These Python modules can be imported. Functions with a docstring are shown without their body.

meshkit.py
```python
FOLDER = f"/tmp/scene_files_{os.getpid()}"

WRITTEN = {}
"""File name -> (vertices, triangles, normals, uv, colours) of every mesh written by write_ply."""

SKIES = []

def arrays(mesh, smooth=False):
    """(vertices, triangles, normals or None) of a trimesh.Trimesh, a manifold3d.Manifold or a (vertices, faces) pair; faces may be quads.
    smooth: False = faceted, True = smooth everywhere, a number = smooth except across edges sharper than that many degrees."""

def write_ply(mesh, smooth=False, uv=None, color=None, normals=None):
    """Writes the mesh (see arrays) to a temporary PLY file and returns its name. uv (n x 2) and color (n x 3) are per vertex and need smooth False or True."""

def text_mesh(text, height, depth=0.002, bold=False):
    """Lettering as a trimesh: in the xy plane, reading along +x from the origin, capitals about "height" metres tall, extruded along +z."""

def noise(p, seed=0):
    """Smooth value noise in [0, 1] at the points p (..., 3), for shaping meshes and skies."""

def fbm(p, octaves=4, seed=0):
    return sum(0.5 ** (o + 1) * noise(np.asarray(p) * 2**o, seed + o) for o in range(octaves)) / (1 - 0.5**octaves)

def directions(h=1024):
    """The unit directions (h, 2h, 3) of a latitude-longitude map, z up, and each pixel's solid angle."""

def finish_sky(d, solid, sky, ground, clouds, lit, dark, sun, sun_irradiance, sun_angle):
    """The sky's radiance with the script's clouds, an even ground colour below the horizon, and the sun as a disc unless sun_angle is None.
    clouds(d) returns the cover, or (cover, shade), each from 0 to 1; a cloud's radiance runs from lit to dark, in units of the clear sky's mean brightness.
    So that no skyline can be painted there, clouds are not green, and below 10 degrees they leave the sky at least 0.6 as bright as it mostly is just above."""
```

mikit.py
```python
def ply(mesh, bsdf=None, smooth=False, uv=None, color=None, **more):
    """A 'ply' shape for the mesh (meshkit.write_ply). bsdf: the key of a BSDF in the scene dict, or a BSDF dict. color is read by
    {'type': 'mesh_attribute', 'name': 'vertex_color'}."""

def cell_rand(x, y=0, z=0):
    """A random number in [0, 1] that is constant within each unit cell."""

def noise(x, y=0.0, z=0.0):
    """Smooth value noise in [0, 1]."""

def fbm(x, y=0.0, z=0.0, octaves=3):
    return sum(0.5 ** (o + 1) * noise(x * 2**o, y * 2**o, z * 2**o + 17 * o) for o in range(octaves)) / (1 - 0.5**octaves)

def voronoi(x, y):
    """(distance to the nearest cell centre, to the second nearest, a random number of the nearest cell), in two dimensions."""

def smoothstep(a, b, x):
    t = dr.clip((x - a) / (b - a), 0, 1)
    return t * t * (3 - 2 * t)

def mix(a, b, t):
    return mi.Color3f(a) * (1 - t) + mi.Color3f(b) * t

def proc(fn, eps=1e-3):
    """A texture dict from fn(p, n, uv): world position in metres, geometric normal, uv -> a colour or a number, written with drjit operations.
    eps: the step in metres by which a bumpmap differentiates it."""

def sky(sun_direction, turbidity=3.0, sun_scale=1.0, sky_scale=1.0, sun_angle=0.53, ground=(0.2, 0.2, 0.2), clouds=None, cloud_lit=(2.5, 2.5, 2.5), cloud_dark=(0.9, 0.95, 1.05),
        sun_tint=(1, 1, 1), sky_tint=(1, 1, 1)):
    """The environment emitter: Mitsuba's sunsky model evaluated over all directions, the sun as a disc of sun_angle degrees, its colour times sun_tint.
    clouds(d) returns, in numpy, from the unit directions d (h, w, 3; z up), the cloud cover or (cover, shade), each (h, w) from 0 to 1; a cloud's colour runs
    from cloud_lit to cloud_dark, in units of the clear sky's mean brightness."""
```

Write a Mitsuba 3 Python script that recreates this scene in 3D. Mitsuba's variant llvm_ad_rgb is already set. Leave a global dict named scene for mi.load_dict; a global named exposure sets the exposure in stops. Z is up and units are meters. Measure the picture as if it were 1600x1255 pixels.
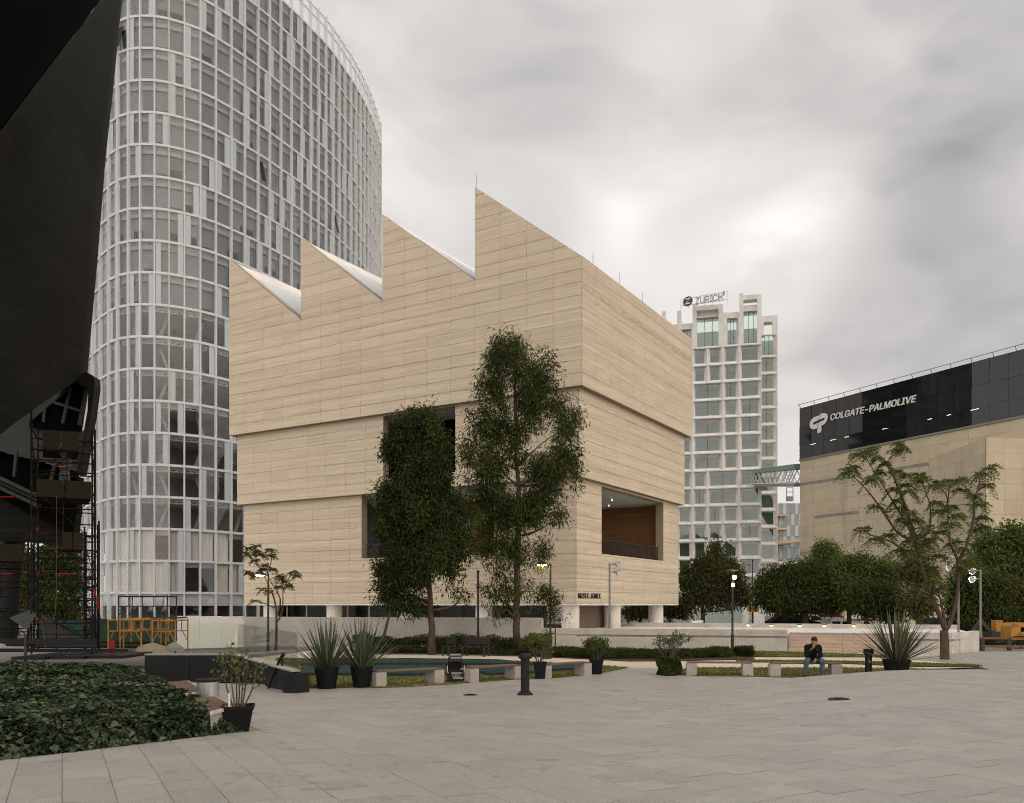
import math, numpy as np, trimesh, mitsuba as mi, drjit as dr, mikit, meshkit, manifold3d
import shapely
import shapely.geometry as sg
from scipy.interpolate import PchipInterpolator
from mikit import noise, fbm, cell_rand, smoothstep, mix
T = mi.ScalarTransform4f
scene, labels = {}, {}
# ---------------------------------------------------------------- camera, sky, exposure
F, CX, HY, E = 1372.0, 800.0, 945.0, 2.3          # focal length and horizon in photograph pixels, eye height in metres
scene['camera'] = dict(type='perspective', fov=math.degrees(2 * math.atan(800 / F)), fov_axis='x', near_clip=0.1, far_clip=3000.0,
                       principal_point_offset_y=(627.5 - HY) / 1255.0,
                       to_world=T().look_at(origin=[0, 0, E], target=[0, 10, E], up=[0, 0, 1]))


def cloud_cover(d):
    x, y, z = d[..., 0], d[..., 1], np.maximum(d[..., 2], 0.02)
    q = np.stack([x * 2.2 + 3.1, y * 2.2 + 1.7, z * 3.2 + 0.5], -1)
    warp = np.stack([meshkit.fbm(q * 1.7, 3, 3), meshkit.fbm(q * 1.7 + 9, 3, 4), meshkit.fbm(q * 1.7 + 5, 3, 6)], -1) - 0.5
    n = meshkit.fbm(q + warp * 1.2, 5, 7)
    m = meshkit.fbm(q * 2.3 + warp * 1.8 + 5.0, 5, 11)
    k = meshkit.fbm(q * np.array([5.0, 5.0, 5.6]) + warp * 2.2 + 21.0, 5, 19)
    v = 1.93 - 1.10 * (n - 0.5) * 2 - 0.60 * (m - 0.5) * 2 - 0.34 * (k - 0.5) * 2      # brightness of the cloud, in the sky's own units

    def near(px, py, ax, ay, tilt=0.0):           # thin places where the light comes through the cloud
        c = np.array([(px - CX) / F, 1.0, (HY - py) / F]); c /= np.linalg.norm(c)
        r = np.cross(c, [0, 0, 1.0]); r /= np.linalg.norm(r); u = np.cross(r, c)
        a, b = d @ r + 0.10 * warp[..., 0], d @ u + 0.10 * warp[..., 1]; ct, st = math.cos(tilt), math.sin(tilt)
        return np.where(d @ c > 0, np.exp(-((a * ct + b * st) / math.radians(ax)) ** 2 - ((-a * st + b * ct) / math.radians(ay)) ** 2), 0)
    w = np.clip(0.45 + 4.5 * (m - 0.47) + 2.6 * (k - 0.5), 0.0, 1.6)
    v = v + (0.85 * near(1245, 345, 3.6, 2.6, .3) + 0.30 * near(985, 320, 3.0, 5.0, -.2) + 0.50 * near(1010, 190, 3.0, 7.0, -.45) + 0.5 * near(1180, 400, 6, 3, .3)) * w
    v = v + 0.55 * near(1060, 330, 8, 9) - 0.16 * near(860, 150, 6, 5) - 0.12 * near(1130, 80, 8, 4) + 0.42 * near(640, 120, 6, 8) + 0.34 * near(1290, 640, 9, 6) + 0.28 * np.exp(-(z / 0.20) ** 2)
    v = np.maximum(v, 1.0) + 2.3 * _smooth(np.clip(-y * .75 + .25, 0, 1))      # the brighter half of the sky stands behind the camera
    return np.ones_like(x), np.clip((4.2 - v) / 3.2, 0, 1)


_smooth = lambda t: t * t * (3 - 2 * t)
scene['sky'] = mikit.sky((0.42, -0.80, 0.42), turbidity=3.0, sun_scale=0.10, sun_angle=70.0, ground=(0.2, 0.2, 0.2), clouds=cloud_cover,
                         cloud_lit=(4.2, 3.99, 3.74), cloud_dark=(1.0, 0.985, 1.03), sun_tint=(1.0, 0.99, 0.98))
exposure = 2.22


# ---------------------------------------------------------------- names, labels
used = {}


def numbered(key):
    n = used.get(key, -1) + 1
    used[key] = n
    return key if n == 0 else f'{key}_{n:03d}'


def thing(name, label, cat, group=None, kind=None):
    key = numbered(name)
    labels[key] = {'label': label, 'category': cat}
    if group: labels[key]['group'] = group
    if kind: labels[key]['kind'] = kind
    return key


def shape(mesh, mat, smooth=False, uv=None, **more):
    if isinstance(mesh, MB): mesh, uv = mesh.mesh(), mesh.uvs()
    if smooth is not False and smooth is not True: uv = None
    return mikit.ply(mesh, 'mat_' + mat, smooth=smooth, uv=uv, **more)


def part(parent, name, mesh, mat, smooth=False, label=None, kind=None, uv=None, **more):
    key = numbered(parent + '__' + name)
    scene[key] = shape(mesh, mat, smooth, uv, **more)
    if label or kind:
        labels[key] = {}
        if label: labels[key]['label'] = label
        if kind: labels[key]['kind'] = kind
    return key


def lone(name, mesh, mat, label, cat, smooth=False, group=None, kind=None, uv=None, **more):
    key = thing(name, label, cat, group, kind)
    scene[key] = shape(mesh, mat, smooth, uv, **more)
    return key


def structure(name, mesh, mat, label, smooth=False, uv=None, kind='structure'):
    key = numbered(name)
    labels[key] = {'kind': kind, 'label': label}
    scene[key] = shape(mesh, mat, smooth, uv)
    return key


# ---------------------------------------------------------------- mesh helpers
class MB:
    """Collects faceted pieces into one mesh; every piece carries its own tone in uv."""
    def __init__(self):
        self.v, self.f, self.u, self.n = [], [], [], 0

    def add(self, v, f, tone=None):
        v = np.asarray(v, float); f = np.asarray(f, int)
        if f.shape[1] == 4: f = np.vstack([f[:, [0, 1, 2]], f[:, [0, 2, 3]]])
        self.v.append(v); self.f.append(f + self.n); self.n += len(v)
        self.u.append(np.tile(tone if tone is not None else (0.5, 0.5), (len(v), 1)))
        return self

    def mesh(self): return np.vstack(self.v), np.vstack(self.f)
    def uvs(self): return np.vstack(self.u)

    def frame(self, o, ax, ay, az, lo, hi, tone=None):
        """Box lo..hi in the frame (o; ax, ay, az)."""
        c = np.array([[x, y, z] for x in (lo[0], hi[0]) for y in (lo[1], hi[1]) for z in (lo[2], hi[2])], float)
        v = np.asarray(o, float) + c @ np.array([ax, ay, az], float)
        f = [[0, 1, 3, 2], [4, 6, 7, 5], [0, 4, 5, 1], [2, 3, 7, 6], [0, 2, 6, 4], [1, 5, 7, 3]]
        if np.linalg.det(np.array([ax, ay, az], float)) < 0: f = [q[::-1] for q in f]
        return self.add(v, f, tone)

    def box(self, c, s, rz=0.0, tone=None):
        cs, sn = math.cos(rz), math.sin(rz); s = np.asarray(s, float) / 2
        return self.frame(c, [cs, sn, 0], [-sn, cs, 0], [0, 0, 1], -s, s, tone)

    def bar(self, p, q, w, h, up=(0, 0, 1), tone=None):
        p, q = np.asarray(p, float), np.asarray(q, float)
        a = q - p; L = np.linalg.norm(a); a /= L
        s = np.cross(a, up)
        if np.linalg.norm(s) < 1e-6: s = np.cross(a, [0, 1, 0])
        s /= np.linalg.norm(s); t = np.cross(s, a)
        return self.frame(p, a, s, t, [0, -w / 2, -h / 2], [L, w / 2, h / 2], tone)

    def tube(self, pts, r, n=8, tone=None, cap=True):
        pts = np.asarray(pts, float); m = len(pts)
        r = np.broadcast_to(np.asarray(r, float), (m,))
        d = np.gradient(pts, axis=0); d /= np.linalg.norm(d, axis=1, keepdims=True) + 1e-12
        ref = np.array([0, 0, 1.0]) if abs(d[0, 2]) < 0.9 else np.array([1.0, 0, 0])
        x = np.cross(d[0], ref); x /= np.linalg.norm(x)
        rings = []
        for i in range(m):
            x = x - d[i] * (x @ d[i]); x /= np.linalg.norm(x) + 1e-12
            y = np.cross(d[i], x); a = np.arange(n) * 2 * np.pi / n
            rings.append(pts[i] + r[i] * (np.cos(a)[:, None] * x + np.sin(a)[:, None] * y))
        v = np.vstack(rings); k = np.arange(n); f = []
        for i in range(m - 1):
            f.append(np.stack([i * n + k, i * n + (k + 1) % n, (i + 1) * n + (k + 1) % n, (i + 1) * n + k], 1))
        f = np.vstack(f); f = np.vstack([f[:, [0, 1, 2]], f[:, [0, 2, 3]]])
        if cap:
            v = np.vstack([v, pts[:1], pts[-1:]]); b = m * n
            f = np.vstack([f, np.stack([(k + 1) % n, k, k * 0 + b], 1), np.stack([(m - 1) * n + k, (m - 1) * n + (k + 1) % n, k * 0 + b + 1], 1)])
        return self.add(v, f, tone)

    def lathe(self, c, prof, n=24, tone=None, sq=None):
        """Revolved profile [(r, z)...]; sq = 4 makes a square section."""
        prof = np.asarray(prof, float); m = len(prof); k = np.arange(n)
        a = k * 2 * np.pi / n + (np.pi / 4 if n == 4 else 0) + (sq or 0.0)
        v = np.concatenate([np.stack([r * np.cos(a), r * np.sin(a), a * 0 + z], 1) for r, z in prof]) + np.asarray(c, float)
        f = np.vstack([np.stack([i * n + k, i * n + (k + 1) % n, (i + 1) * n + (k + 1) % n, (i + 1) * n + k], 1) for i in range(m - 1)])
        return self.add(v, f, tone)

    def poly(self, pts, tone=None):
        """Flat convex polygon as a fan."""
        k = np.arange(1, len(pts) - 1)
        return self.add(pts, np.stack([k * 0, k, k + 1], 1), tone)

    def prism(self, pts, off, tone=None):
        """Convex polygon pts pushed by off into a closed solid."""
        pts = np.asarray(pts, float); n = len(pts); k = np.arange(1, n - 1); off = np.asarray(off, float)
        nrm = np.cross(pts[1] - pts[0], pts[2] - pts[0])
        if nrm @ off > 0: pts = pts[::-1]
        v = np.vstack([pts, pts + off]); i = np.arange(n)
        f = np.vstack([np.stack([k * 0, k, k + 1], 1), np.stack([k * 0 + n, n + k + 1, n + k], 1),
                       np.stack([i, i + n, (i + 1) % n], 1), np.stack([(i + 1) % n, i + n, (i + 1) % n + n], 1)])
        return self.add(v, f, tone)

    def cat(self, mesh, M=None, tone=None):
        v, f = np.asarray(mesh.vertices, float), np.asarray(mesh.faces)
        if M is not None: v = v @ np.asarray(M)[:3, :3].T + np.asarray(M)[:3, 3]
        return self.add(v, f, tone)


def grid_solid(g, off):
    """A grid of points (n, m, 3) given thickness by the offset vector: a closed shell."""
    n, m, _ = g.shape
    v = np.vstack([g.reshape(-1, 3), (g + np.asarray(off)).reshape(-1, 3)])
    a = np.arange(n * m).reshape(n, m); b = a + n * m
    q = lambda A: np.stack([A[:-1, :-1], A[1:, :-1], A[1:, 1:], A[:-1, 1:]], -1).reshape(-1, 4)
    f = [q(a), q(b)[:, ::-1]]
    for r, s, fl in ((a[0], b[0], 0), (a[-1], b[-1], 1), (a[:, 0], b[:, 0], 1), (a[:, -1], b[:, -1], 0)):
        e = np.stack([r[:-1], r[1:], s[1:], s[:-1]], 1)
        f.append(e[:, ::-1] if fl else e)
    return v, np.vstack(f)


def W(px, py, d):
    """World point seen at a photograph pixel, d metres ahead."""
    return np.array([(px - CX) / F * d, d, E - (py - HY) / F * d])


def fprism(poly, d, th, mb=None, tone=None):
    """Upright slab facing the camera side: outline at distance d, thickness th behind it (any simple polygon)."""
    mb = mb or MB()
    p = np.array([W(x, y, d) for x, y in poly])
    m = trimesh.creation.extrude_polygon(sg.Polygon(p[:, [0, 2]]), th, engine='earcut')
    v = np.array(m.vertices)
    return mb.add(np.stack([v[:, 0], d + v[:, 2], v[:, 1]], 1), np.array(m.faces)[:, ::-1], tone)


_zc = PchipInterpolator([-20, 0, 8, 14, 21, 28, 40], [.6, .6, .55, .38, .13, 0, 0])
_zr = PchipInterpolator([-20, 0, 12, 20, 23.5, 28, 40], [.6, .6, .62, .62, .56, 0, 0])
_sm = lambda a, b, t: (lambda s: s * s * (3 - 2 * s))(np.clip((t - a) / (b - a), 0, 1))


def gz(x, y):
    """Height of the ground."""
    x, y = np.asarray(x, float), np.asarray(y, float)
    s = _sm(.16, .48, x / np.maximum(y, 3.0)); yy = np.clip(y, -20, 40)
    return (_zc(yy) * (1 - s) + _zr(yy) * s) * (1 - _sm(28, 40, np.abs(x))) * _sm(-20, -8, y)


def GP(px, py):
    """Ground point seen at a photograph pixel."""
    d = np.linspace(5, 140, 13501); x = (px - CX) / F * d
    h = E - (py - HY) / F * d - gz(x, d)
    i = int(np.argmax(h < 0)) if (h < 0).any() else len(d) - 1
    return np.array([x[i], d[i], float(gz(x[i], d[i]))])


def gp2(pts): return [tuple(GP(x, y)[:2]) for x, y in pts]


def drape(poly, dz=0.0, step=1.5, mb=None):
    """Sheet over the ground height within a plan polygon."""
    mb = mb or MB(); poly = poly if hasattr(poly, 'geoms') or hasattr(poly, 'exterior') else sg.Polygon(poly)
    if not poly.is_valid: poly = poly.buffer(0)
    x0, y0, x1, y1 = poly.bounds; pre = shapely.prepared.prep(poly) if hasattr(shapely, 'prepared') else None
    for i in range(int(math.floor(x0 / step)), int(math.ceil(x1 / step))):
        for j in range(int(math.floor(y0 / step)), int(math.ceil(y1 / step))):
            c = sg.box(i * step, j * step, (i + 1) * step, (j + 1) * step)
            if poly.contains(c): gs = [c]
            else:
                g = poly.intersection(c)
                gs = [k for k in getattr(g, 'geoms', [g]) if k.geom_type == 'Polygon' and k.area > 1e-6]
            for g in gs:
                if g is c:
                    v = np.array(c.exterior.coords)[:4]; f = np.array([[0, 1, 2], [0, 2, 3]])
                    if sg.LinearRing(v).is_ccw is False: f = f[:, ::-1]
                else:
                    v, f = trimesh.creation.triangulate_polygon(g, engine='earcut')
                    v, f = np.asarray(v), np.asarray(f)
                    e1, e2 = v[f[:, 1]] - v[f[:, 0]], v[f[:, 2]] - v[f[:, 0]]
                    neg = e1[:, 0] * e2[:, 1] - e1[:, 1] * e2[:, 0] < 0
                    f[neg] = f[neg][:, ::-1]
                mb.add(np.column_stack([v, gz(v[:, 0], v[:, 1]) + dz]), f)
    return mb


def leaves(p, d, L, Wd, rng, tone, fold=0.25, jit=0.6):
    """Diamond leaves at points p pointing along d, length L, width Wd; tone (n, 2). Two triangles each, folded along the midrib."""
    n = len(p)
    d = d + rng.normal(0, jit, (n, 3)); d /= np.linalg.norm(d, axis=1, keepdims=True) + 1e-9
    s = np.cross(d, rng.normal(0, 1, (n, 3))); s /= np.linalg.norm(s, axis=1, keepdims=True) + 1e-9
    nn = np.cross(d, s); L = np.broadcast_to(L, (n,))[:, None] * rng.uniform(.7, 1.25, (n, 1)); Wd = np.broadcast_to(Wd, (n,))[:, None] * rng.uniform(.75, 1.25, (n, 1))
    m = p + d * L * .45
    v = np.stack([p, m + s * Wd * .5 + nn * Wd * fold, p + d * L, m - s * Wd * .5 + nn * Wd * fold], 1).reshape(-1, 3)
    b = np.arange(n)[:, None] * 4
    f = np.vstack([b + [0, 1, 2], b + [0, 2, 3]])
    return v, f, np.repeat(tone, 4, 0)


def join_leaves(parts):
    v, f, u, at = [], [], [], 0
    for a, b, c in parts:
        v.append(a); f.append(b + at); u.append(c); at += len(a)
    return (np.vstack(v), np.vstack(f)), np.vstack(u)


# ---------------------------------------------------------------- materials
def bsdf(name, d, two=True):
    scene['mat_' + name] = {'type': 'twosided', 'bsdf': d} if two else d
    return name


def rgb(c): return {'type': 'rgb', 'value': list(c)}


def matte(name, c, rough=0.7, spec=0.3, metallic=0.0):
    return bsdf(name, {'type': 'principled', 'base_color': rgb(c) if not isinstance(c, dict) else c, 'roughness': rough, 'specular': spec, 'metallic': metallic})


def travertine_fn(c0, c1, c2):
    def fn(p, n, uv):
        s = uv.y * 40
        h = p.x * .518 + p.y * .855; g = p.x * -.856 + p.y * .517
        a = fbm(h * .30, g * .30, p.z * 8.5 + .25 * uv.y, 4)
        b = fbm(h * .9 + 7, g * .9, p.z * 24 + s, 3)
        pores = smoothstep(.62, .80, fbm(h * 1.6 + s, g * 1.6, p.z * 20, 3)) * smoothstep(.40, .62, fbm(h * .16, g * .16 + 4, p.z * .6, 3))
        stain = dr.select(n.x > .4, smoothstep(.22, .05, dr.abs(p.z - 20.45)) * smoothstep(.38, .62, fbm(h * 3.6, 1.0, p.z * 9, 3)), 0)
        c = mix(c0, c1, dr.clip(.22 * uv.x + .05 + 1.15 * (a - .30) + .55 * (noise(h * .05, g * .05, p.z * 2.7) - .35), 0, 1))
        c = mix(c, c2, dr.clip(.26 * smoothstep(.55, .75, b) + .30 * pores + .50 * stain, 0, 1))
        return c
    return fn


def cut_stone_fn(c0, c1):
    def fn(p, n, uv):
        a = fbm(p.x * .5, p.y * .5, p.z * 1.1, 4); b = fbm(p.x * 2.2 + uv.y * 30, p.y * 2.2, p.z * 9, 3)
        st = smoothstep(.55, .8, fbm(p.x * .9, p.y * .9, p.z * .10 + 3, 3))
        return mix(c0, c1, dr.clip(.40 * uv.x + .55 * a + .20 * b - .05, 0, 1)) * (1 - .16 * st)
    return fn


def build_materials():
    P = mikit.proc
    matte('travertine', P(travertine_fn((.525, .435, .325), (.725, .625, .49), (.34, .25, .16))), .75, .25)
    matte('travertine_glow', P(travertine_fn((.19, .090, .036), (.31, .16, .068), (.10, .05, .02))), .7, .25)  # brown stone, with the warm lamp glow mixed into its colour
    matte('travertine_far', P(cut_stone_fn((.46, .385, .27), (.63, .545, .405))), .8, .2)
    matte('joint', (.27, .215, .155), .9, .1)

    def concrete(c, k=1.0):
        def fn(p, n, uv):
            a = fbm(p.x * 1.1, p.y * 1.1, p.z * 1.1, 4); b = fbm(p.x * 9, p.y * 9, p.z * 9, 3)
            st = smoothstep(.5, .8, noise(p.x * 2.3, p.y * 2.3, p.z * .25))
            return mi.Color3f(c) * (k * (.72 + .36 * a + .22 * b) - .08 * st)
        return fn
    matte('concrete', P(concrete((.50, .47, .43))), .8, .2)
    matte('concrete_pale', P(concrete((.66, .63, .59))), .8, .2)
    matte('concrete_dark', P(concrete((.27, .255, .24))), .85, .2)
    matte('white_column', P(concrete((.74, .70, .65))), .75, .2)

    def paver(p, n, uv):
        s = uv.y * 60
        # brushed stone: streaks along the slab, fine grain, wear
        a = p.x * -.456 + p.y * .89; b = p.x * .89 + p.y * .456
        g = fbm(a * 9 + s, b * 30 + s, 0.5, 4); w = fbm(p.x * .33, p.y * .33, 2.0, 4); f = noise(a * 90, b * 90 + s, 1.0)
        st = smoothstep(.66, .80, fbm(p.x * 1.9 + 9, p.y * 1.9, 4.0, 4))
        c = mix((.195, .180, .164), (.352, .326, .297), dr.clip(.42 * uv.x + .50 * g + .16 * w + .12 * f - .10, 0, 1))
        gum = smoothstep(.80, .86, noise(p.x * 6.1, p.y * 6.1, 8.0)) * smoothstep(.55, .7, noise(p.x * .8, p.y * .8, 3.0))
        lt = smoothstep(.72, .85, fbm(p.x * .55 + 4, p.y * .55, 7.0, 4))
        return c * (1 - .05 * st - .16 * gum + .05 * lt)

    def paver_h(p, n, uv):
        a = p.x * -.456 + p.y * .89; b = p.x * .89 + p.y * .456
        return .006 * fbm(a * 14 + uv.y * 60, b * 26, 0.3, 4)
    scene['mat_paver'] = {'type': 'twosided', 'bsdf': {'type': 'bumpmap', 'arbitrary': P(paver_h, 4e-3), 'scale': 1.0,
                      'bsdf': {'type': 'principled', 'base_color': P(paver), 'roughness': .5, 'specular': .45}}}
    matte('paving_bed', (.10, .092, .085), .95, .1)

    def path(p, n, uv):
        g = fbm(p.x * 22, p.y * 22, 0, 3); w = fbm(p.x * .4, p.y * .4, 1.5, 4)
        return mix((.33, .285, .22), (.50, .45, .37), dr.clip(.5 * g + .8 * w - .15, 0, 1))
    matte('gravel_path', P(path), .9, .15)

    def ground(p, n, uv):
        w = fbm(p.x * .15, p.y * .15, 1.5, 4)
        return mix((.09, .085, .08), (.17, .16, .145), w)
    matte('earth', P(ground), .95, .1)

    def grass(p, n, uv):
        a = fbm(p.x * 1.3, p.y * 1.3, 0, 4); b = fbm(p.x * 14, p.y * 14, 3, 3)
        c = mix((.060, .070, .022), (.160, .155, .055), dr.clip(a * .8 + b * .5 - .15, 0, 1))
        return mix(c, (.20, .16, .07), smoothstep(.58, .78, fbm(p.x * .7 + 8, p.y * .7, 5, 4)) * .6)
    matte('turf', P(grass), .95, .05)

    def leafc(p, n, uv):
        c = mix((.018, .026, .011), (.150, .190, .058), uv.x)
        return mix(c, (.10, .075, .040), dr.clip(uv.y * 2 - 1, 0, 1))
    scene['mat_foliage'] = {'type': 'principledthin', 'base_color': P(leafc), 'roughness': .55, 'diff_trans': .7, 'spec_trans': 0.0, 'eta': 1.4}

    def leafg(p, n, uv):
        return mix((.016, .028, .016), (.15, .185, .105), uv.x)
    scene['mat_ivy_leaf'] = {'type': 'principledthin', 'base_color': P(leafg), 'roughness': .32, 'diff_trans': .3, 'spec_trans': 0.0, 'eta': 1.45}

    def blade(p, n, uv):
        c = mix((.026, .038, .022), (.10, .122, .066), uv.x)
        return mix(c, (.20, .17, .08), dr.clip(uv.y * 2 - 1.2, 0, 1))
    matte('agave_leaf', P(blade), .5, .35)

    def bark(p, n, uv):
        a = fbm(p.x * 14, p.y * 14, p.z * 3.0, 4)
        return mix((.035, .026, .020), (.13, .095, .070), a) * (.6 + .8 * uv.x)
    matte('bark', P(bark), .9, .1)
    matte('black_pot', (.008, .008, .009), .6, .15)
    matte('soil', (.05, .035, .025), .95, .1)
    matte('black_paint', (.010, .011, .012), .5, .25)
    matte('iron', (.03, .028, .027), .5, .4)
    matte('grey_paint', (.22, .22, .21), .5, .4)
    matte('white_paint', (.72, .72, .70), .5, .35)

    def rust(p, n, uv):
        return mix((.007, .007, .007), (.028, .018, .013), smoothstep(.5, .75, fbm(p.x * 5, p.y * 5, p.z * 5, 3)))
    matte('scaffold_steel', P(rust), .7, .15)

    def orange(p, n, uv):
        return mix((.42, .19, .03), (.20, .10, .035), smoothstep(.5, .72, fbm(p.x * 6, p.y * 6, p.z * 6, 3)))
    matte('orange_paint', P(orange), .5, .35)
    matte('red_paint', (.26, .014, .012), .6, .2)
    matte('yellow_paint', (.55, .30, .02), .5, .35)

    def clad(p, n, uv):
        a = fbm(p.x * .25, p.y * .25, p.z * .35, 4); b = noise(p.x * 1.2 + p.z * 2.6, p.y * 1.2, p.z * 9)
        return mix((.0052, .0051, .0042), (.0200, .0194, .0160), dr.clip(a * 1.1 - .1 + .5 * (b - .5), 0, 1))
    bsdf('dark_cladding', {'type': 'principled', 'base_color': P(clad), 'roughness': .65, 'metallic': 0.0, 'specular': .10})
    matte('dark_panel', (.013, .013, .0135), .5, .2)
    matte('soffit_grey', (.045, .045, .043), .6, .2)
    matte('black', (.0035, .0032, .003), .9, .03)

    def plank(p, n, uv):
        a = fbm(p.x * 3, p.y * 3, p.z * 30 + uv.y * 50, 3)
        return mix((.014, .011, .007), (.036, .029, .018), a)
    matte('scaffold_plank', P(plank), .85, .15)

    def wood(p, n, uv):
        a = fbm(p.x * 4 + uv.y * 30, p.y * 4, p.z * 60, 3)
        return mix((.10, .062, .045), (.21, .145, .11), a * .8 + .3 * (uv.x - .5))
    matte('bench_wood', P(wood), .7, .25)

    def step(p, n, uv):
        a = fbm(p.x * .9 + uv.y * 30, p.y * .9, p.z * 12, 4)
        return mix((.40, .285, .215), (.58, .455, .36), dr.clip(a * .9 + .3 * (uv.x - .5), 0, 1))
    matte('pink_stone', P(step), .8, .2)
    matte('mat_green', P(lambda p, n, uv: mix((.012, .024, .024), (.026, .046, .044), fbm(p.x * 1.5, p.y * 1.5, 0, 3))), .75, .2)
    matte('tower_white', (.64, .66, .675), .5, .35)
    matte('tower_panel', (.48, .52, .55), .4, .4)
    matte('tower_slab', (.33, .33, .33), .8, .2)
    matte('tower_core', (.20, .21, .22), .8, .2)

    def blind(p, n, uv):
        z = p.z * 5.2; k = dr.abs(z - dr.floor(z) - .5)
        return mix((.10, .108, .122), (.225, .24, .265), smoothstep(.14, .34, k)) * (.65 + .6 * uv.x)
    matte('blind', P(blind), .7, .2)

    def curtain(p, n, uv):
        return mix((.42, .39, .36), (.66, .64, .62), fbm(p.x * 5, p.y * 5, p.z * .15, 3))
    matte('curtain', P(curtain), .9, .1)
    scene['mat_glass'] = {'type': 'thindielectric', 'int_ior': 1.5}
    scene['mat_glass_clear'] = {'type': 'thindielectric', 'int_ior': 1.5, 'specular_transmittance': rgb((.86, .91, .87))}
    scene['mat_glass_tint'] = {'type': 'thindielectric', 'int_ior': 1.7, 'specular_transmittance': rgb((.66, .84, .75))}
    scene['mat_glass_dark'] = {'type': 'thindielectric', 'int_ior': 1.55, 'specular_transmittance': rgb((.20, .20, .19))}
    matte('facade_white', P(concrete((.69, .67, .645))), .75, .25)
    matte('room', (.34, .41, .37), .85, .2)
    matte('room_ceiling', (.42, .43, .40), .85, .2)
    matte('steel', (.5, .5, .5), .32, .5, .9)
    matte('letter_white', (.70, .70, .68), .5, .3)
    matte('letter_black', (.012, .012, .012), .5, .3)
    matte('letter_grey', (.30, .30, .31), .5, .3)
    matte('sign_navy', (.05, .06, .09), .5, .3)
    matte('bridge_green', (.20, .28, .25), .6, .3)
    matte('asphalt', (.055, .054, .052), .95, .1)
    matte('cloth_black', (.010, .010, .011), .9, .1)
    matte('denim', P(lambda p, n, uv: mix((.045, .06, .09), (.13, .165, .215), fbm(p.x * 9, p.y * 9, p.z * 7, 3))), .9, .1)
    matte('skin', (.28, .15, .10), .6, .3)
    matte('hair', (.008, .007, .007), .6, .3)
    matte('cloth_grey', (.10, .10, .097), .9, .1)
    matte('rubber', (.012, .012, .012), .8, .2)
    matte('sand', (.30, .255, .20), .95, .1)
    matte('net_green', P(lambda p, n, uv: mix((.012, .035, .026), (.035, .075, .055), fbm(p.x * 3, p.y * 3, p.z * 5, 3))), .9, .1)
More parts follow.
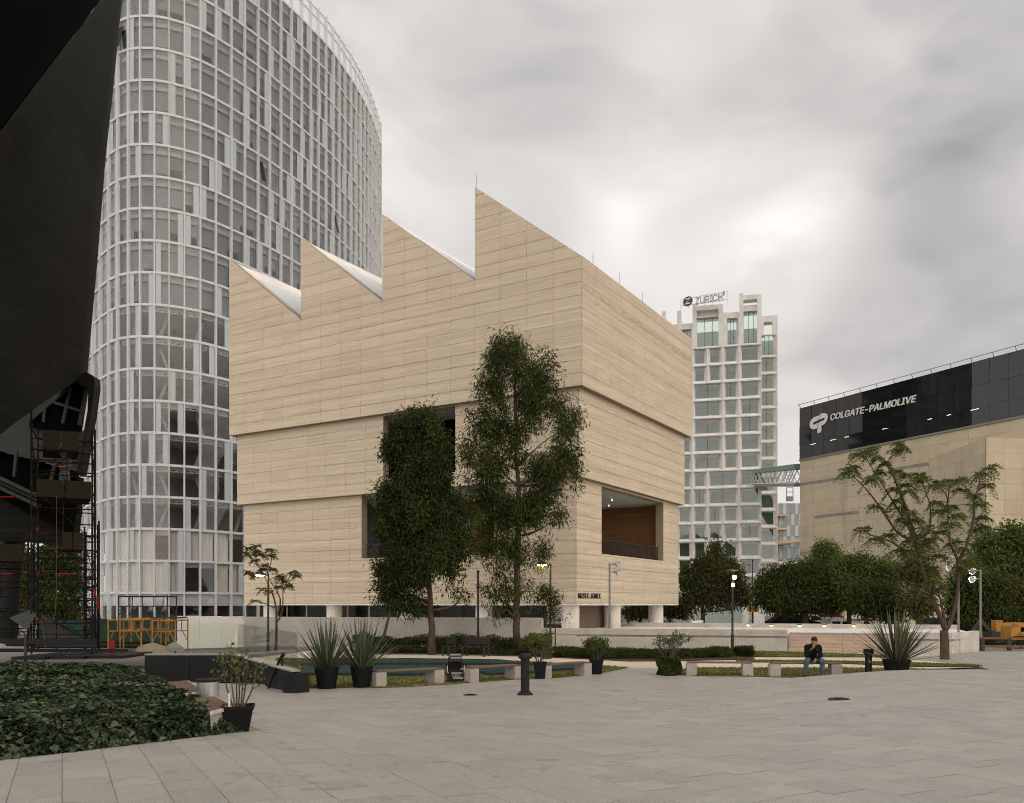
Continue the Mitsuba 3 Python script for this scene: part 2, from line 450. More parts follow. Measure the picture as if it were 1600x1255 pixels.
    matte('van_white', (.62, .62, .60), .4, .4)
    matte('shop_red', (.30, .03, .02), .6, .3)
    matte('office_glass', (.010, .011, .012), .06, .55)
    matte('office_pane_reflect', (.085, .09, .10), .08, .6)  # sky reflection of the right-hand panes put into a paler base colour
    matte('office_pane', (.22, .25, .27), .12, .6)
    matte('bench_stone', P(concrete((.36, .315, .285))), .8, .2)
    matte('dark_wood', (.035, .026, .024), .6, .3)
    matte('orange_rust', (.20, .085, .035), .7, .2)
    matte('rope', (.16, .12, .04), .9, .1)
    matte('lobby_brown', (.20, .155, .12), .8, .2)
    matte('stone_grey', (.33, .31, .30), .8, .2)


build_materials()


def glow(c, k): return {'type': 'area', 'radiance': rgb([x * k for x in c])}


WARM = (1.0, .80, .52)
# ================================================================ ground
PIT = gp2([(226, 1066), (470, 1074.5)])            # front corners of the stair pit
pit_poly = sg.Polygon([PIT[0], PIT[1], (-5.9, 26.9), (-11.2, 26.9)])
ivy_poly = sg.Polygon([(-16, 8.5)] + gp2([(-80, 1197), (0, 1188), (105, 1176.5), (220, 1163), (315, 1151.5), (382, 1143)]) + [(-4.25, 13.7), (-5.7, 16.2), (-7.6, 19.6), (-9.9, 23.4), (-16, 23.4)])
lawn_front = sg.Polygon(gp2([(478, 1075.5), (560, 1075), (600, 1075.5), (695, 1070.5), (735, 1067), (806, 1062), (850, 1061), (930, 1054), (984, 1043.5), (930, 1039.5), (830, 1034), (720, 1030.8), (560, 1029.2), (430, 1029)]))
lawn_bench = sg.Polygon(gp2([(1046, 1054.5), (1090, 1056.5), (1180, 1057.5)]) + [(9.2, 27.4), (11.0, 26.6), (13.6, 26.2), (16, 26.5)] + gp2([(1425, 1044.5), (1300, 1044), (1200, 1044), (1075, 1043.5)]))
lawn_strip = sg.Polygon(gp2([(862, 1013.5), (1100, 1016), (1240, 1019), (1395, 1024), (1395, 1027), (1200, 1026.5), (1080, 1024), (862, 1019)]))
lawn_thin = sg.Polygon(gp2([(1150, 1031.5), (1300, 1033), (1420, 1035.5), (1535, 1040), (1530, 1042.3), (1420, 1041.5), (1300, 1036), (1150, 1034.5)]))
planting = sg.Polygon(gp2([(556, 1007), (700, 1008), (845, 1012), (1170, 1021), (1180, 1030), (1060, 1033), (985, 1033.5), (846, 1026.5), (700, 1022.5), (556, 1022)]))
plaza_poly = sg.Polygon([(-16, 3.0), (14, 3.0), (34, 18)] + gp2([(1750, 1035), (1700, 1018), (1530, 1018)]) + gp2([(1498, 1022), (1400, 1028), (1535, 1039)]) + gp2([(1535, 1043)])
                        + [(16, 26.4), (13.6, 26.1), (11.0, 26.5), (9.2, 27.3)] + gp2([(1180, 1057.5), (1090, 1056.5), (1046, 1054.5), (1036, 1044), (984, 1043.5), (930, 1054), (850, 1061), (806, 1062), (735, 1067), (695, 1070.5), (600, 1075.5), (560, 1075), (478, 1076.5)])
                        + [PIT[1], PIT[0], (-9.0, 21.5), (-16, 21.5)]).buffer(0)

near = sg.box(-42, -21, 42, 75)
near_cut = near.difference(pit_poly)
mb = drape(near_cut, -.07, 2.0)
for a in [((-900, -500), (-42, 1500)), ((42, -500), (900, 1500)), ((-42, 75), (42, 1500)), ((-42, -500), (42, -21))]:
    (x0, y0), (x1, y1) = a
    mb.add([[x0, y0, -.07], [x1, y0, -.07], [x1, y1, -.07], [x0, y1, -.07]], [[0, 1, 2, 3]])
structure('ground', mb, 'earth', 'grey brown bare ground and roadway reaching to the horizon')
solid_cut = lambda p: p.difference(pit_poly.buffer(.02))
path_poly = sg.Polygon(gp2([(390, 1029), (560, 1006), (846, 1013), (1230, 1017), (1500, 1023)]) + gp2([(1535, 1042), (1425, 1045)]) + [(16, 26.9), (13.6, 26.6), (11.0, 27.0), (9.2, 27.8)] + gp2([(1180, 1057), (1075, 1056), (1046, 1054), (984, 1044), (850, 1060), (600, 1074), (478, 1075)]))
structure('garden_path', drape(path_poly.difference(pit_poly), -.02, 1.5), 'gravel_path', 'pale beige compacted gravel path winding between the lawns')
rng = np.random.default_rng(3)


def turf(name, poly, label, n):
    m = drape(poly, .012, 1.2)
    x0, y0, x1, y1 = poly.bounds; c = rng.uniform((x0, y0), (x1, y1), (n, 2))
    c = c[shapely.contains_xy(poly, c[:, 0], c[:, 1])]; z = gz(c[:, 0], c[:, 1]) + .008
    p = np.column_stack([c, z]); k = len(p)
    a = rng.uniform(0, 2 * np.pi, k); h = rng.uniform(.03, .07, k); w = .02
    s = np.column_stack([np.cos(a), np.sin(a), a * 0]) * w
    t = p + np.column_stack([rng.normal(0, .02, k), rng.normal(0, .02, k), h])
    v = np.stack([p - s, p + s, t], 1).reshape(-1, 3)
    m.add(v, np.arange(3 * k).reshape(-1, 3))
    structure(name, m, 'turf', label, kind='stuff')


turf('grass', lawn_front, 'mown grass in front of the left benches, green mats lying on it', 26000)
turf('grass', lawn_bench, 'mown grass strip just behind the two right stone benches', 12000)
turf('grass', lawn_strip, 'long narrow grass strip at the foot of the low concrete wall', 16000)
turf('grass', lawn_thin, 'thin tapering grass strip in the gravel by the spreading tree', 9000)
structure('planting_soil', drape(planting.difference(lawn_strip), .003, 1.5), 'soil', 'bare soil of the planting bed before the concrete wall')

# paving: slabs of brushed stone in staggered rows
structure('paving_bed', drape(plaza_poly, -.03, 1.5), 'paving_bed', 'dark mortar bed showing in the joints of the plaza paving')
U2, V2 = np.array([-.456, .890]), np.array([.890, .456])
SW, SL, GAP, GPX = .44, .63, .0045, .017
prng = np.random.default_rng(11)
pieces = []
pave_in = plaza_poly
shapely.prepare(pave_in)
for i in range(-60, 110):
    off = prng.uniform(0, SL); b0 = i * SW; k0 = -30
    cut = []
    a = -24 + off
    while a < 46:
        L = SL * prng.choice([1, 1, 1, .75, 1.25]); cut.append((a, a + L)); a += L
    for a0, a1 in cut:
        q = np.array([U2 * s + V2 * t for s, t in ((a0 + GPX / 2, b0 + GAP / 2), (a1 - GPX / 2, b0 + GAP / 2), (a1 - GPX / 2, b0 + SW - GAP / 2), (a0 + GPX / 2, b0 + SW - GAP / 2))])
        c = q.mean(0)
        if c[1] < 3 or c[1] > 45 or abs(c[0]) > c[1] * .70 + 5: continue
        g = sg.Polygon(q)
        if not pave_in.contains(g):
            g = g.intersection(pave_in)
            if g.is_empty or g.area < .004 or g.geom_type != 'Polygon': continue
            q = np.array(g.convex_hull.exterior.coords)[:-1]
        if not sg.LinearRing(q).is_ccw: q = q[::-1]
        z = gz(q[:, 0], q[:, 1]) + prng.uniform(-.0022, .0022)
        top = np.column_stack([q, z]); tone = (prng.beta(3, 3), prng.uniform())
        m = MB(); n = len(q)
        # chamfered edge, then the side down into the bed
        inn = c + (q - c) * (1 - .012); e = top.copy(); e[:, 2] -= .003; e2 = e.copy(); e2[:, 2] -= .035
        top[:, :2] = inn
        k = np.arange(n); v = np.vstack([top, e, e2])
        f = np.vstack([[[0, j, j + 1] for j in range(1, n - 1)]])
        qd = np.vstack([np.stack([k, k + n, (k + 1) % n + n, (k + 1) % n], 1), np.stack([k + n, k + 2 * n, (k + 1) % n + 2 * n, (k + 1) % n + n], 1)])
        f = np.vstack([f, qd[:, [0, 1, 2]], qd[:, [0, 2, 3]]])
        dist = math.hypot(c[0], c[1])
        vis = abs(c[0] / c[1]) < .62 and not ivy_poly.contains(sg.Point(c)) and 945 + (E - gz(*c)) * F / c[1] < 1275
        pieces.append((dist if vis else dist + 100, v, f, tone))
pieces.sort(key=lambda t: t[0])
plaza = numbered('plaza_paving')
labels[plaza] = {'kind': 'structure', 'label': 'plaza paving of long grey brushed stone slabs in staggered rows'}
for dist, v, f, tone in pieces[:300]:
    part(plaza, 'slab', (v, f), 'paver', uv=np.tile(tone, (len(v), 1)))
m = MB()
for dist, v, f, tone in pieces[300:]: m.add(v, f, tone)
part(plaza, 'slab_field', m, 'paver', kind='stuff', label='farther paving slabs of the plaza')

# floor drains set in the paving
for px, py, lab in ((1313, 1093, 'dark slotted drain cover in the paving right of the middle'), (735, 1086.5, 'small drain cover in the paving left of the round bollard')):
    g = GP(px, py); t = thing('floor_drain', lab, 'drain cover'); w = .22 if px > 1000 else .17
    m = MB().lathe(g, [(0, .012), (w, .012), (w, -.01)], 20)
    part(t, 'frame', m, 'iron')
    for k in range(-3, 4):
        part(t, 'slat', MB().box(g + np.array([0, k * w * .24, .016]), (w * 1.2, w * .1, .008)), 'black_paint')
# ================================================================ the sawtooth stone building
uL, uR = np.array([-.8563, .5165, 0]), np.array([.5165, .8563, 0]); UZ = np.array([0, 0, 1.0])
LL, RR = 29.06, 18.2
C0 = np.array([3.97, 50.0, 0])
museum = thing('museum_building', 'pale travertine museum with four saw-tooth roof peaks standing on short white columns', 'museum')
wall_pieces = []                                     # (projected size, holder key, mesh, tone)
mrng = np.random.default_rng(5)
PT = .045                                            # panel thickness


def face_panels(holder, org, u, nrm, poly, x_edges, z0, rowh, holes=(), skip=None):
    """Stone panels of one face: a rectangle grid clipped to the face outline, joints left open."""
    x0, zz0, x1, zz1 = poly.bounds
    rows = int(math.ceil((zz1 - z0) / rowh - 1e-6))
    for r in range(rows):
        for a, b in zip(x_edges[:-1], x_edges[1:]):
            cell = sg.box(a + .009, z0 + r * rowh + .010, b - .008, z0 + (r + 1) * rowh - .010)
            g = cell if poly.contains(cell) else cell.intersection(poly)
            for g1 in getattr(g, 'geoms', [g]):
                if g1.is_empty or g1.geom_type != 'Polygon' or g1.area < .01: continue
                hull = g1
                pts = np.array(hull.exterior.coords)[:-1]
                P = org + np.outer(pts[:, 0], u) + np.outer(pts[:, 1], UZ)
                P = P + nrm * mrng.uniform(-.004, .004)
                tone = (mrng.beta(2.2, 2.2), mrng.uniform())
                c = P.mean(0); size = hull.area * abs(nrm @ (c - [0, 0, E])) / np.linalg.norm(c - [0, 0, E]) ** 3
                m = MB()
                if abs(hull.area - hull.convex_hull.area) < 1e-6: m.prism(P, nrm * PT, tone)
                else:
                    tri = trimesh.creation.extrude_polygon(hull, PT, engine='earcut'); v = np.array(tri.vertices)
                    M = org + np.outer(v[:, 0], u) + np.outer(v[:, 1], UZ) + np.outer(v[:, 2], nrm)
                    f = np.array(tri.faces)
                    if np.cross(u, UZ) @ nrm < 0: f = f[:, ::-1]
                    m.add(M, f, tone)
                wall_pieces.append((size, holder, m))


def wall_mesh(org, u, nrm, poly, th):
    """Backing wall of a face (with its holes), th thick behind the panels."""
    tri = trimesh.creation.extrude_polygon(poly, th, engine='earcut'); v = np.array(tri.vertices)
    M = org + np.outer(v[:, 0], u) + np.outer(v[:, 1], UZ) - np.outer(v[:, 2], nrm)
    f = np.array(tri.faces)
    if np.cross(u, UZ) @ -nrm < 0: f = f[:, ::-1]
    return M, f


nL, nR = -uR, -uL                                    # outward normals of the left and the right face
ROW = .736
Z1b, Z1t, Z2b, Z3b = E + 12.5, E + 19.86, E + 7.4, E + .06
TOOTH, PK = LL / 4, E + 25.55
bands = {}
for nm, s, zb, zt in (('upper_wall', 0.0, Z1b, Z1t), ('middle_wall', .40, Z2b, Z1b), ('lower_wall', .75, Z3b, Z2b)):
    org = C0 + s * (uL + uR); wl, wr = LL - 2 * s, RR - 2 * s
    bands[nm] = (org, wl, wr, zb, zt)
    if nm == 'upper_wall':
        outl = [(0, zb), (wl, zb), (wl, PK)]
        for k in (3, 2, 1, 0):
            outl += [(k * TOOTH, Z1t)] + ([(k * TOOTH, PK)] if k else [])
        polyL = sg.Polygon(outl); polyR = sg.box(0, zb, wr, zt)
    else:
        polyL, polyR = sg.box(0, zb, wl, zt), sg.box(0, zb, wr, zt)
    if nm == 'lower_wall':
        polyL = polyL.difference(sg.box(5.6, E + 3.12, 16.2, zt)); polyR = polyR.difference(sg.box(3.4, E + 3.12, 13.7, zt - .12))
    if nm == 'middle_wall':
        polyL = polyL.difference(sg.box(8.6, E + 8.3, 14.4, zt - .05))
    h = numbered(museum + '__' + nm)
    nl, nr = 16, 10
    xl = np.linspace(0, wl, nl + 1); xr = np.linspace(0, wr, nr + 1)
    face_panels(h, org, uL, nL, polyL, xl, zb, ROW)
    face_panels(h, org, uR, nR, polyR, xr, zb, ROW)
    # backing walls, the ones out of sight too
    m = MB(); th = .55
    for o, u, n, pl in ((org, uL, nL, polyL), (org, uR, nR, polyR)): m.add(*wall_mesh(o, u, n, pl, th))
    back = [(wr, zb), (wr, zt)]
    m.frame(org + uR * wr, uL, -uR, UZ, [0, 0, zb], [wl, th, zt]); m.frame(org + uL * wl, uR, -uL, UZ, [0, 0, zb], [wr, th, zt])
    if nm == 'upper_wall':
        tri = sg.Polygon([(wl - x, z) for x, z in outl])
        m.add(*wall_mesh(org + uR * wr + uL * wl, -uL, uR, tri, th))
    part(museum, nm, m, 'joint')
    # underside slab of the band
    part(museum, 'soffit', MB().frame(org, uL, uR, UZ, [.02, .02, zb - .05 if nm == 'lower_wall' else zb + .02], [wl - .02, wr - .02, zb + (.25 if nm == 'lower_wall' else .4)]), 'white_column' if nm == 'lower_wall' else 'concrete')
wall_pieces.sort(key=lambda t: -t[0])
rest = MB()
for k, (size, holder, m) in enumerate(wall_pieces):
    if k < 300: part(holder, 'panel', m, 'travertine')
    else:
        v, f = m.mesh(); rest.add(v, f); rest.u[-1] = m.uvs()
part(museum, 'panel_cladding', rest, 'travertine', kind='stuff', label='the smaller travertine panels of the walls')
print('museum panels', len(wall_pieces))
# white shadow-gap edge under the lowest wall
org3, wl3, wr3, _, _ = bands['lower_wall']
m = MB(); m.frame(org3, uL, nL, UZ, [-.05, -.01, Z3b - .10], [wl3, .05, Z3b - .005]); m.frame(org3, uR, nR, UZ, [-.05, -.01, Z3b - .10], [wr3, .05, Z3b - .005])
part(museum, 'base_trim', m, 'white_column')
# roof slopes with skylights
for k in range(4):
    a, b = k * TOOTH, (k + 1) * TOOTH
    P = lambda t, q, z: C0 + uL * t + uR * q + UZ * z
    sl = (PK - Z1t) / TOOTH
    m = MB(); m.prism([P(a + .05, .02, Z1t - .05 + .02), P(a + .05, RR - .05, Z1t - .03), P(b, RR - .05, PK - .04), P(b, .02, PK - .04)], UZ * -.3)
    rk = part(museum, 'roof', m, 'concrete_pale', label='pale sloping saw-tooth roof plane')
    if k: part(museum, 'roof_glazing', MB().frame(P(a, .6, 0), uL, uR, UZ, [-.04, 0, Z1t + .2], [-.02, RR - 1.2, PK - .5]), 'glass_dark')
    for i in range(4):
        q0, q1 = .9 + i * 4.2, .9 + i * 4.2 + 3.9
        A = lambda f_, q, dz=.03: P(a + TOOTH * f_, q, Z1t + (PK - Z1t) * f_ + dz)
        part(rk, 'skylight', MB().prism([A(.10, q0), A(.10, q1), A(.72, q1), A(.72, q0)], UZ * -.04), 'tower_white')
for px, py, d in ((744.5, 291, 54), (926.5, 413, 52.0), (968, 445, 56), (1004, 474, 60)):
    p = W(px, py + 3, d); part(museum, 'lightning_rod', MB().tube([p, p + UZ * (.75 if d < 53 else .9)], .012, 5), 'iron')
# ------------- loggia behind the openings: floor, ceiling, brown stone walls tinted with lamp glow, balustrades, lamps
I = lambda t, q, z: org3 + uL * t + uR * q + UZ * z
fz, cz = E + 3.05, Z2b - .12
m = MB().frame(org3, uL, uR, UZ, [.5, .5, fz - .25], [wl3 - .5, wr3 - .5, fz]); part(museum, 'terrace_floor', m, 'concrete')
m = MB().frame(org3, uL, uR, UZ, [.5, .5, cz], [wl3 - .5, wr3 - .5, cz + .3]); part(museum, 'ceiling', m, 'room_ceiling')
m = MB()
m.frame(org3, uL, uR, UZ, [.56, 15.2, fz + .005], [16, 15.6, cz - .005]); m.frame(org3, uL, uR, UZ, [10.5, 5.4, fz + .005], [10.9, 15.19, cz - .005]); m.frame(org3, uL, uR, UZ, [10.91, 5.4, fz + .005], [19, 5.8, cz - .005])
iw = numbered(museum + '__inner_wall'); scene[iw] = shape(m, 'joint')
for o, u, n, L, W_ in ((I(.56, 15.2, 0), uL, -uR, 15.4, 15.4), (I(10.5, 15.19, 0), -uR, -uL, 9.7, 9.7), (I(19, 5.4, 0), -uL, -uR, 8.1, 8.1)):
    nx = max(3, int(L / 1.8)); xs = np.linspace(0, L, nx + 1)
    for r in range(int((cz - fz) / .6)):
        for a, b in zip(xs[:-1], xs[1:]):
            pts = [o + u * x + UZ * z for x, z in ((a + .008, fz + .01 + r * .6), (b - .008, fz + .01 + r * .6), (b - .008, fz + .6 + r * .6 - .008), (a + .008, fz + .6 + r * .6 - .008))]
            part(iw, 'panel', MB().prism(pts, np.asarray(n) * .03, (mrng.uniform(), mrng.uniform())), 'travertine_glow')
# left opening: dark glazed wall behind the terrace
m = MB().frame(org3, uL, uR, UZ, [19.05, 3.2, fz + .004], [19.3, 5.8, cz - .004]); part(museum, 'inner_wall', m, 'tower_core')
for k in range(5):
    part(museum, 'terrace_window', MB().frame(org3, uL, uR, UZ, [10.95 + k * 1.62, 5.28, fz + .05], [12.5 + k * 1.62, 5.33, fz + 3.2]), 'glass_dark')
for nm, o, u, n, L0, L1 in (('left', org3, uL, nL, 5.65, 16.15), ('right', org3, uR, nR, 3.45, 13.65)):
    bl = part(museum, 'balustrade', MB().bar(o + u * L0 - n * .3 + UZ * (fz + 1.02), o + u * L1 - n * .3 + UZ * (fz + 1.02), .05, .04), 'iron', label='dark metal balustrade of the ' + nm + ' terrace opening')
    for k in range(int((L1 - L0) / .14)):
        p = o + u * (L0 + .07 + k * .14) - n * .3 + UZ * fz
        part(bl, 'bar', MB().frame(p, u, n, UZ, [-.010, -.016, 0], [.010, .016, 1.0]), 'iron')
for t, q in ((1.6, 5.5), (3.2, 6.8), (1.5, 8.2), (4.6, 9.2), (3.0, 11.0), (4.8, 12.8), (13.5, 2.4), (9.5, 3.6), (16.0, 2.6)):
    p = I(t, q, cz)
    k = part(museum, 'spotlight', MB().lathe(p - UZ * .32, [(.05, 0), (.07, .08), (.05, .22), (.015, .24), (.015, .32)], 10), 'white_paint', smooth=35)
    part(k, 'bulb', MB().lathe(p - UZ * .322, [(0, .0), (.055, .0)][::-1], 10), 'white_paint', emitter=glow(WARM, 120))
# middle opening: deep window, its dark void put in as a black sheet
orgM, wlM, wrM, _, _ = bands['middle_wall']
m = MB().frame(orgM, uL, uR, UZ, [7.5, 3.4, E + 7.9], [15.5, 3.6, Z1b - .02]); part(museum, 'recess_void', m, 'black')
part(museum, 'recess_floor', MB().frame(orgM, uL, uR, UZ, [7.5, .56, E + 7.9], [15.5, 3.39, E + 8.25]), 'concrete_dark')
# ------------- ground floor: columns, set-back glazing and stone walls
POD = E - 1.5
cols = [(25.6, .75), (19.35, .75), (13.1, .75), (6.85, .75), (.75, .75), (.75, 6.7), (.75, 14.2), (6.85, 16.2), (13.1, 16.2)]
for t, q in cols:
    p = C0 + uL * (t + .75) * 1 + uR * (q + .75)
    part(museum, 'column', MB().lathe([p[0], p[1], 0], [(.53, -.1), (.53, Z3b - .05)], 36), 'white_column', smooth=40)
g0 = 3.3
m = MB()
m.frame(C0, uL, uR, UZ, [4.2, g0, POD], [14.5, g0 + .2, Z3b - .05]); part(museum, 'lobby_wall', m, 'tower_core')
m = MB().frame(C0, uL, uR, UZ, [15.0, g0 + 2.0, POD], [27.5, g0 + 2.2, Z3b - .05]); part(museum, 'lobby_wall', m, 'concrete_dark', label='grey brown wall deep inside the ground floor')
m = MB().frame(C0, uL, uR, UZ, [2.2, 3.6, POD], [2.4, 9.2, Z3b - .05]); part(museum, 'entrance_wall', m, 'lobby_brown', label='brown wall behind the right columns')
for k in range(12):
    t0 = 4.2 + k * 2.0
    w = part(museum, 'lobby_window', MB().frame(C0, uL, uR, UZ, [t0 + .06, g0 - .3, POD + .02], [t0 + 1.94, g0 - .27, Z3b - .06]), 'glass_dark')
    part(w, 'frame', MB().frame(C0, uL, uR, UZ, [t0 - .05, g0 - .34, POD], [t0 + .05, g0 - .22, Z3b - .055]), 'white_paint' if k > 6 else 'iron')
# lettering on the right face
tm = meshkit.text_mesh('MUSEO JUMEX', .31, .03, bold=False)
ext = tm.vertices[:, 0].max()
v = np.array(tm.vertices); v[:, 0] *= 3.05 / ext
M = org3 + np.outer(v[:, 0] + .14, uR) + np.outer(v[:, 1] + E + .37, UZ) + np.outer(v[:, 2] + PT + .01, nR)
part(museum, 'lettering', (M, np.array(tm.faces)[:, ::-1] if np.cross(uR, UZ) @ nR < 0 else np.array(tm.faces)), 'letter_black', label='black letters reading MUSEO JUMEX low on the right face')

# ================================================================ podium
pod_line = [(-20.0, 51.6), (1.58, 46.2)]
A0, A1, A2, A3, A4 = np.array([-15.6, 50.5]), np.array([1.58, 46.2]), np.array([13.5, 43.05]), np.array([20.4, 40.7]), np.array([23.2, 43.6])
podium_poly = [tuple(A0), tuple(A1), (13.4, 43.5), (13.9, 45.0), (20.2, 43.1), tuple(A3 + [.15, .25]), tuple(A4), (29.0, 58), (8, 66), (-2, 86), (-34, 70)]
g = sg.Polygon(podium_poly)
tri = trimesh.creation.extrude_polygon(g, POD + .3, engine='earcut'); v = np.array(tri.vertices); v[:, 2] -= .3
structure('podium', (v, np.array(tri.faces)), 'concrete', 'raised concrete podium carrying the museum')


def low_wall(name, pts, z0, z1, th, mat, label, groove=None):
    """Straight concrete wall along plan points, made of cast panels side by side with fine joints."""
    t = thing(name, label, 'wall')
    for p, q in zip(pts[:-1], pts[1:]):
        p, q = np.asarray(p, float), np.asarray(q, float); L = np.linalg.norm(q - p); u = (q - p) / L; n = np.array([-u[1], u[0]])
        k = max(1, round(L / 2.45))
        for i in range(k):
            a, b = L * i / k + (.008 if i else 0), L * (i + 1) / k
            segs = [(z0, z1)] if groove is None else [(z0, groove - .05), (groove + .05, z1)]
            for s0, s1 in segs:
                part(t, 'panel', MB().frame([*p, 0], [*u, 0], [*n, 0], UZ, [a, 0, s0], [b, th, s1], (mrng.uniform(), mrng.uniform())), mat)
        if groove is not None:
            part(t, 'groove', MB().frame([*p, 0], [*u, 0], [*n, 0], UZ, [0, .06, groove - .05], [L, th, groove + .05]), 'concrete_dark')
    return t


low_wall('concrete_wall', [A0, A1], -.3, E - .70, .35, 'concrete', 'tall pale concrete wall below the left face of the museum')
low_wall('concrete_wall', [A1 + (A2 - A1) / np.linalg.norm(A2 - A1) * .02, A2], -.3, E - 1.23, .32, 'concrete', 'low pale concrete wall with a dark groove left of the steps', groove=E - 1.60)
low_wall('concrete_wall', [A3 - (A4 - A3) * 0 + np.array([-2.05, .70]), A3, A4], -.3, E - 1.30, .30, 'concrete', 'concrete end block with a dark groove right of the steps', groove=E - 1.66)
# steps between the low wall and the end block
st = thing('stone_steps', 'flight of wide pinkish stone steps climbing from the lawn to the podium', 'steps')
S0, S1 = A2 + [.06, .05], A3 + [-2.1, .72]
us = (S1 - S0) / np.linalg.norm(S1 - S0); ns = np.array([-us[1], us[0]]); SLn = np.linalg.norm(S1 - S0)
for k in range(5):
    z1 = (k + 1) * (POD + .10) / 6
    for i in range(4):
        a, b = SLn * i / 4, SLn * (i + 1) / 4 - .012
        part(st, 'tread', MB().frame([*S0, 0], [*us, 0], [*ns, 0], UZ, [a, .05 + k * .34, -.2], [b, 2.3, z1 - .004 * i % 2 * 0], (mrng.uniform(), mrng.uniform())), 'pink_stone')
for i in range(5):
    a, b = SLn * i / 5, SLn * (i + 1) / 5 - .015
    part(st, 'coping', MB().frame([*S0, 0], [*us, 0], [*ns, 0], UZ, [a, 1.85, -.2], [b, 2.6, POD + .07], (mrng.uniform(), mrng.uniform())), 'stone_grey', label='weathered grey coping of the top step' if i == 0 else None)
# upstand with small lamps at the back of the podium
B0, B1 = np.array([8.3, 60.3]), np.array([27.0, 53.0])
ub = (B1 - B0) / np.linalg.norm(B1 - B0); nb = np.array([-ub[1], ub[0]])
uw = low_wall('parapet', [B0, B1], POD - .02, POD + .27, .4, 'concrete', 'long low concrete parapet along the back edge of the podium')
for px in (1169, 1205, 1249, 1288, 1334):
    r = (px - CX) / F; s = (r * B0[1] - B0[0]) / (ub[0] - r * ub[1]); p = B0 + ub * s - nb * .06
    t = thing('wall_lamp', {1169: 'leftmost', 1205: 'second from left', 1249: 'middle', 1288: 'fourth from left', 1334: 'rightmost'}[px] + ' of the five small lamps on the podium parapet', 'lamp', 'small lamps on the podium parapet')
    part(t, 'hood', MB().frame([*p, POD + .09], [*ub, 0], [*nb, 0], UZ, [-.12, -.06, .10], [.12, .06, .16]), 'iron')
    part(t, 'bulb', MB().frame([*p, POD + .09], [*ub, 0], [*nb, 0], UZ, [-.09, -.05, .02], [.09, .04, .095]), 'white_paint', emitter=glow(WARM, .5))
# ================================================================ curved white glass tower
tw = thing('glass_tower', 'tall curved office tower with a white grid of fins, floor bands and glass panes', 'tower')
trng = np.random.default_rng(21)
# plan of the facade: photograph column and distance of each fin, left to right round the nose
NOSE = [(104, 112), (112, 108), (119, 104.5), (127, 101.5), (136, 98.8), (147, 96.2), (159, 93.8), (172, 91.9), (186, 90.7), (202, 90.05), (220, 89.85), (242, 89.9), (264, 90.3), (287.5, 91.0), (312, 91.9), (336, 93.2), (360, 94.8),
        (381, 96.4), (402, 98.1), (420, 99.7), (437.5, 101.5), (454, 103.2), (470, 104.9), (484, 106.7), (496, 108.1), (508, 109.6), (519, 111.4), (528.5, 113.1), (537.5, 114.9), (547, 116.8), (555, 118.7), (562, 120.5), (568, 122.3), (574, 124.2), (579, 126.0), (583, 127.8), (587, 129.7), (590, 131.6), (593.5, 133.5)]
FP = np.array([[(x - CX) / F * d, d] for x, d in NOSE])
tan = np.gradient(FP, axis=0); tan /= np.linalg.norm(tan, axis=1, keepdims=True)
nrm2 = np.column_stack([tan[:, 1], -tan[:, 0]])                      # outwards, towards the plaza
FL = [0.02] + [E + 1.22 + 3.277 * k for k in range(22)]              # floor levels
ZTOP, ZFIN = FL[-1], FL[-1] + 3.3
up3 = lambda p, z: np.array([p[0], p[1], z])


def ribbon(off0, off1, z0, z1, mb=None, i0=0, i1=None):
    """Band following the facade between two offsets and two heights."""
    mb = mb or MB(); A = (FP + nrm2 * off0)[i0:i1]; B = (FP + nrm2 * off1)[i0:i1]
    g = np.array([[up3(a, z0), up3(a, z1), up3(b, z1), up3(b, z0), up3(a, z0)] for a, b in zip(A, B)])
    n, m, _ = g.shape; k = np.arange(n * m).reshape(n, m)
    f = np.stack([k[:-1, :-1], k[:-1, 1:], k[1:, 1:], k[1:, :-1]], -1).reshape(-1, 4)
    mb.add(g.reshape(-1, 3), f)
    for e, r in ((g[0], 0), (g[-1], 1)): mb.add(e[:4] if r else e[:4][::-1], [[0, 1, 2, 3]])
    return mb


back2 = [(-27.0, 150.0), (-60.0, 150.0), (-60.0, 118.0)]
plan = [tuple(p) for p in FP - nrm2 * .25] + back2
for k, z in enumerate(FL):
    tri = trimesh.creation.extrude_polygon(sg.Polygon(plan), .30, engine='earcut'); v = np.array(tri.vertices); v[:, 2] += z - .30
    part(tw, 'floor_slab', (v, np.array(tri.faces)), 'tower_slab')
core = [tuple(p) for p in (FP - nrm2 * 7.0)[2:-2]] + [(-29.5, 146.0), (-55.0, 146.0), (-55.0, 119.0)]
core = sg.Polygon(core).buffer(0); core = max(getattr(core, 'geoms', [core]), key=lambda t: t.area)
tri = trimesh.creation.extrude_polygon(core, ZTOP - .4, engine='earcut')
part(tw, 'core', (np.array(tri.vertices), np.array(tri.faces)), 'tower_core')
for k, z in enumerate(FL[1:]):
    part(tw, 'floor_band', ribbon(-.18, .14, z - .13, z + .12), 'tower_white')
for i, (p, n, t) in enumerate(zip(FP, nrm2, tan)):
    part(tw, 'fin', MB().frame(up3(p, 0), [*t, 0], [*n, 0], UZ, [-.055, -.12, 0], [.055, .30, ZFIN]), 'tower_white')
for z in (ZFIN - .22, ZFIN - 1.3): part(tw, 'roof_rail', ribbon(.02, .12, z - .06, z + .05), 'tower_white')
panes = []
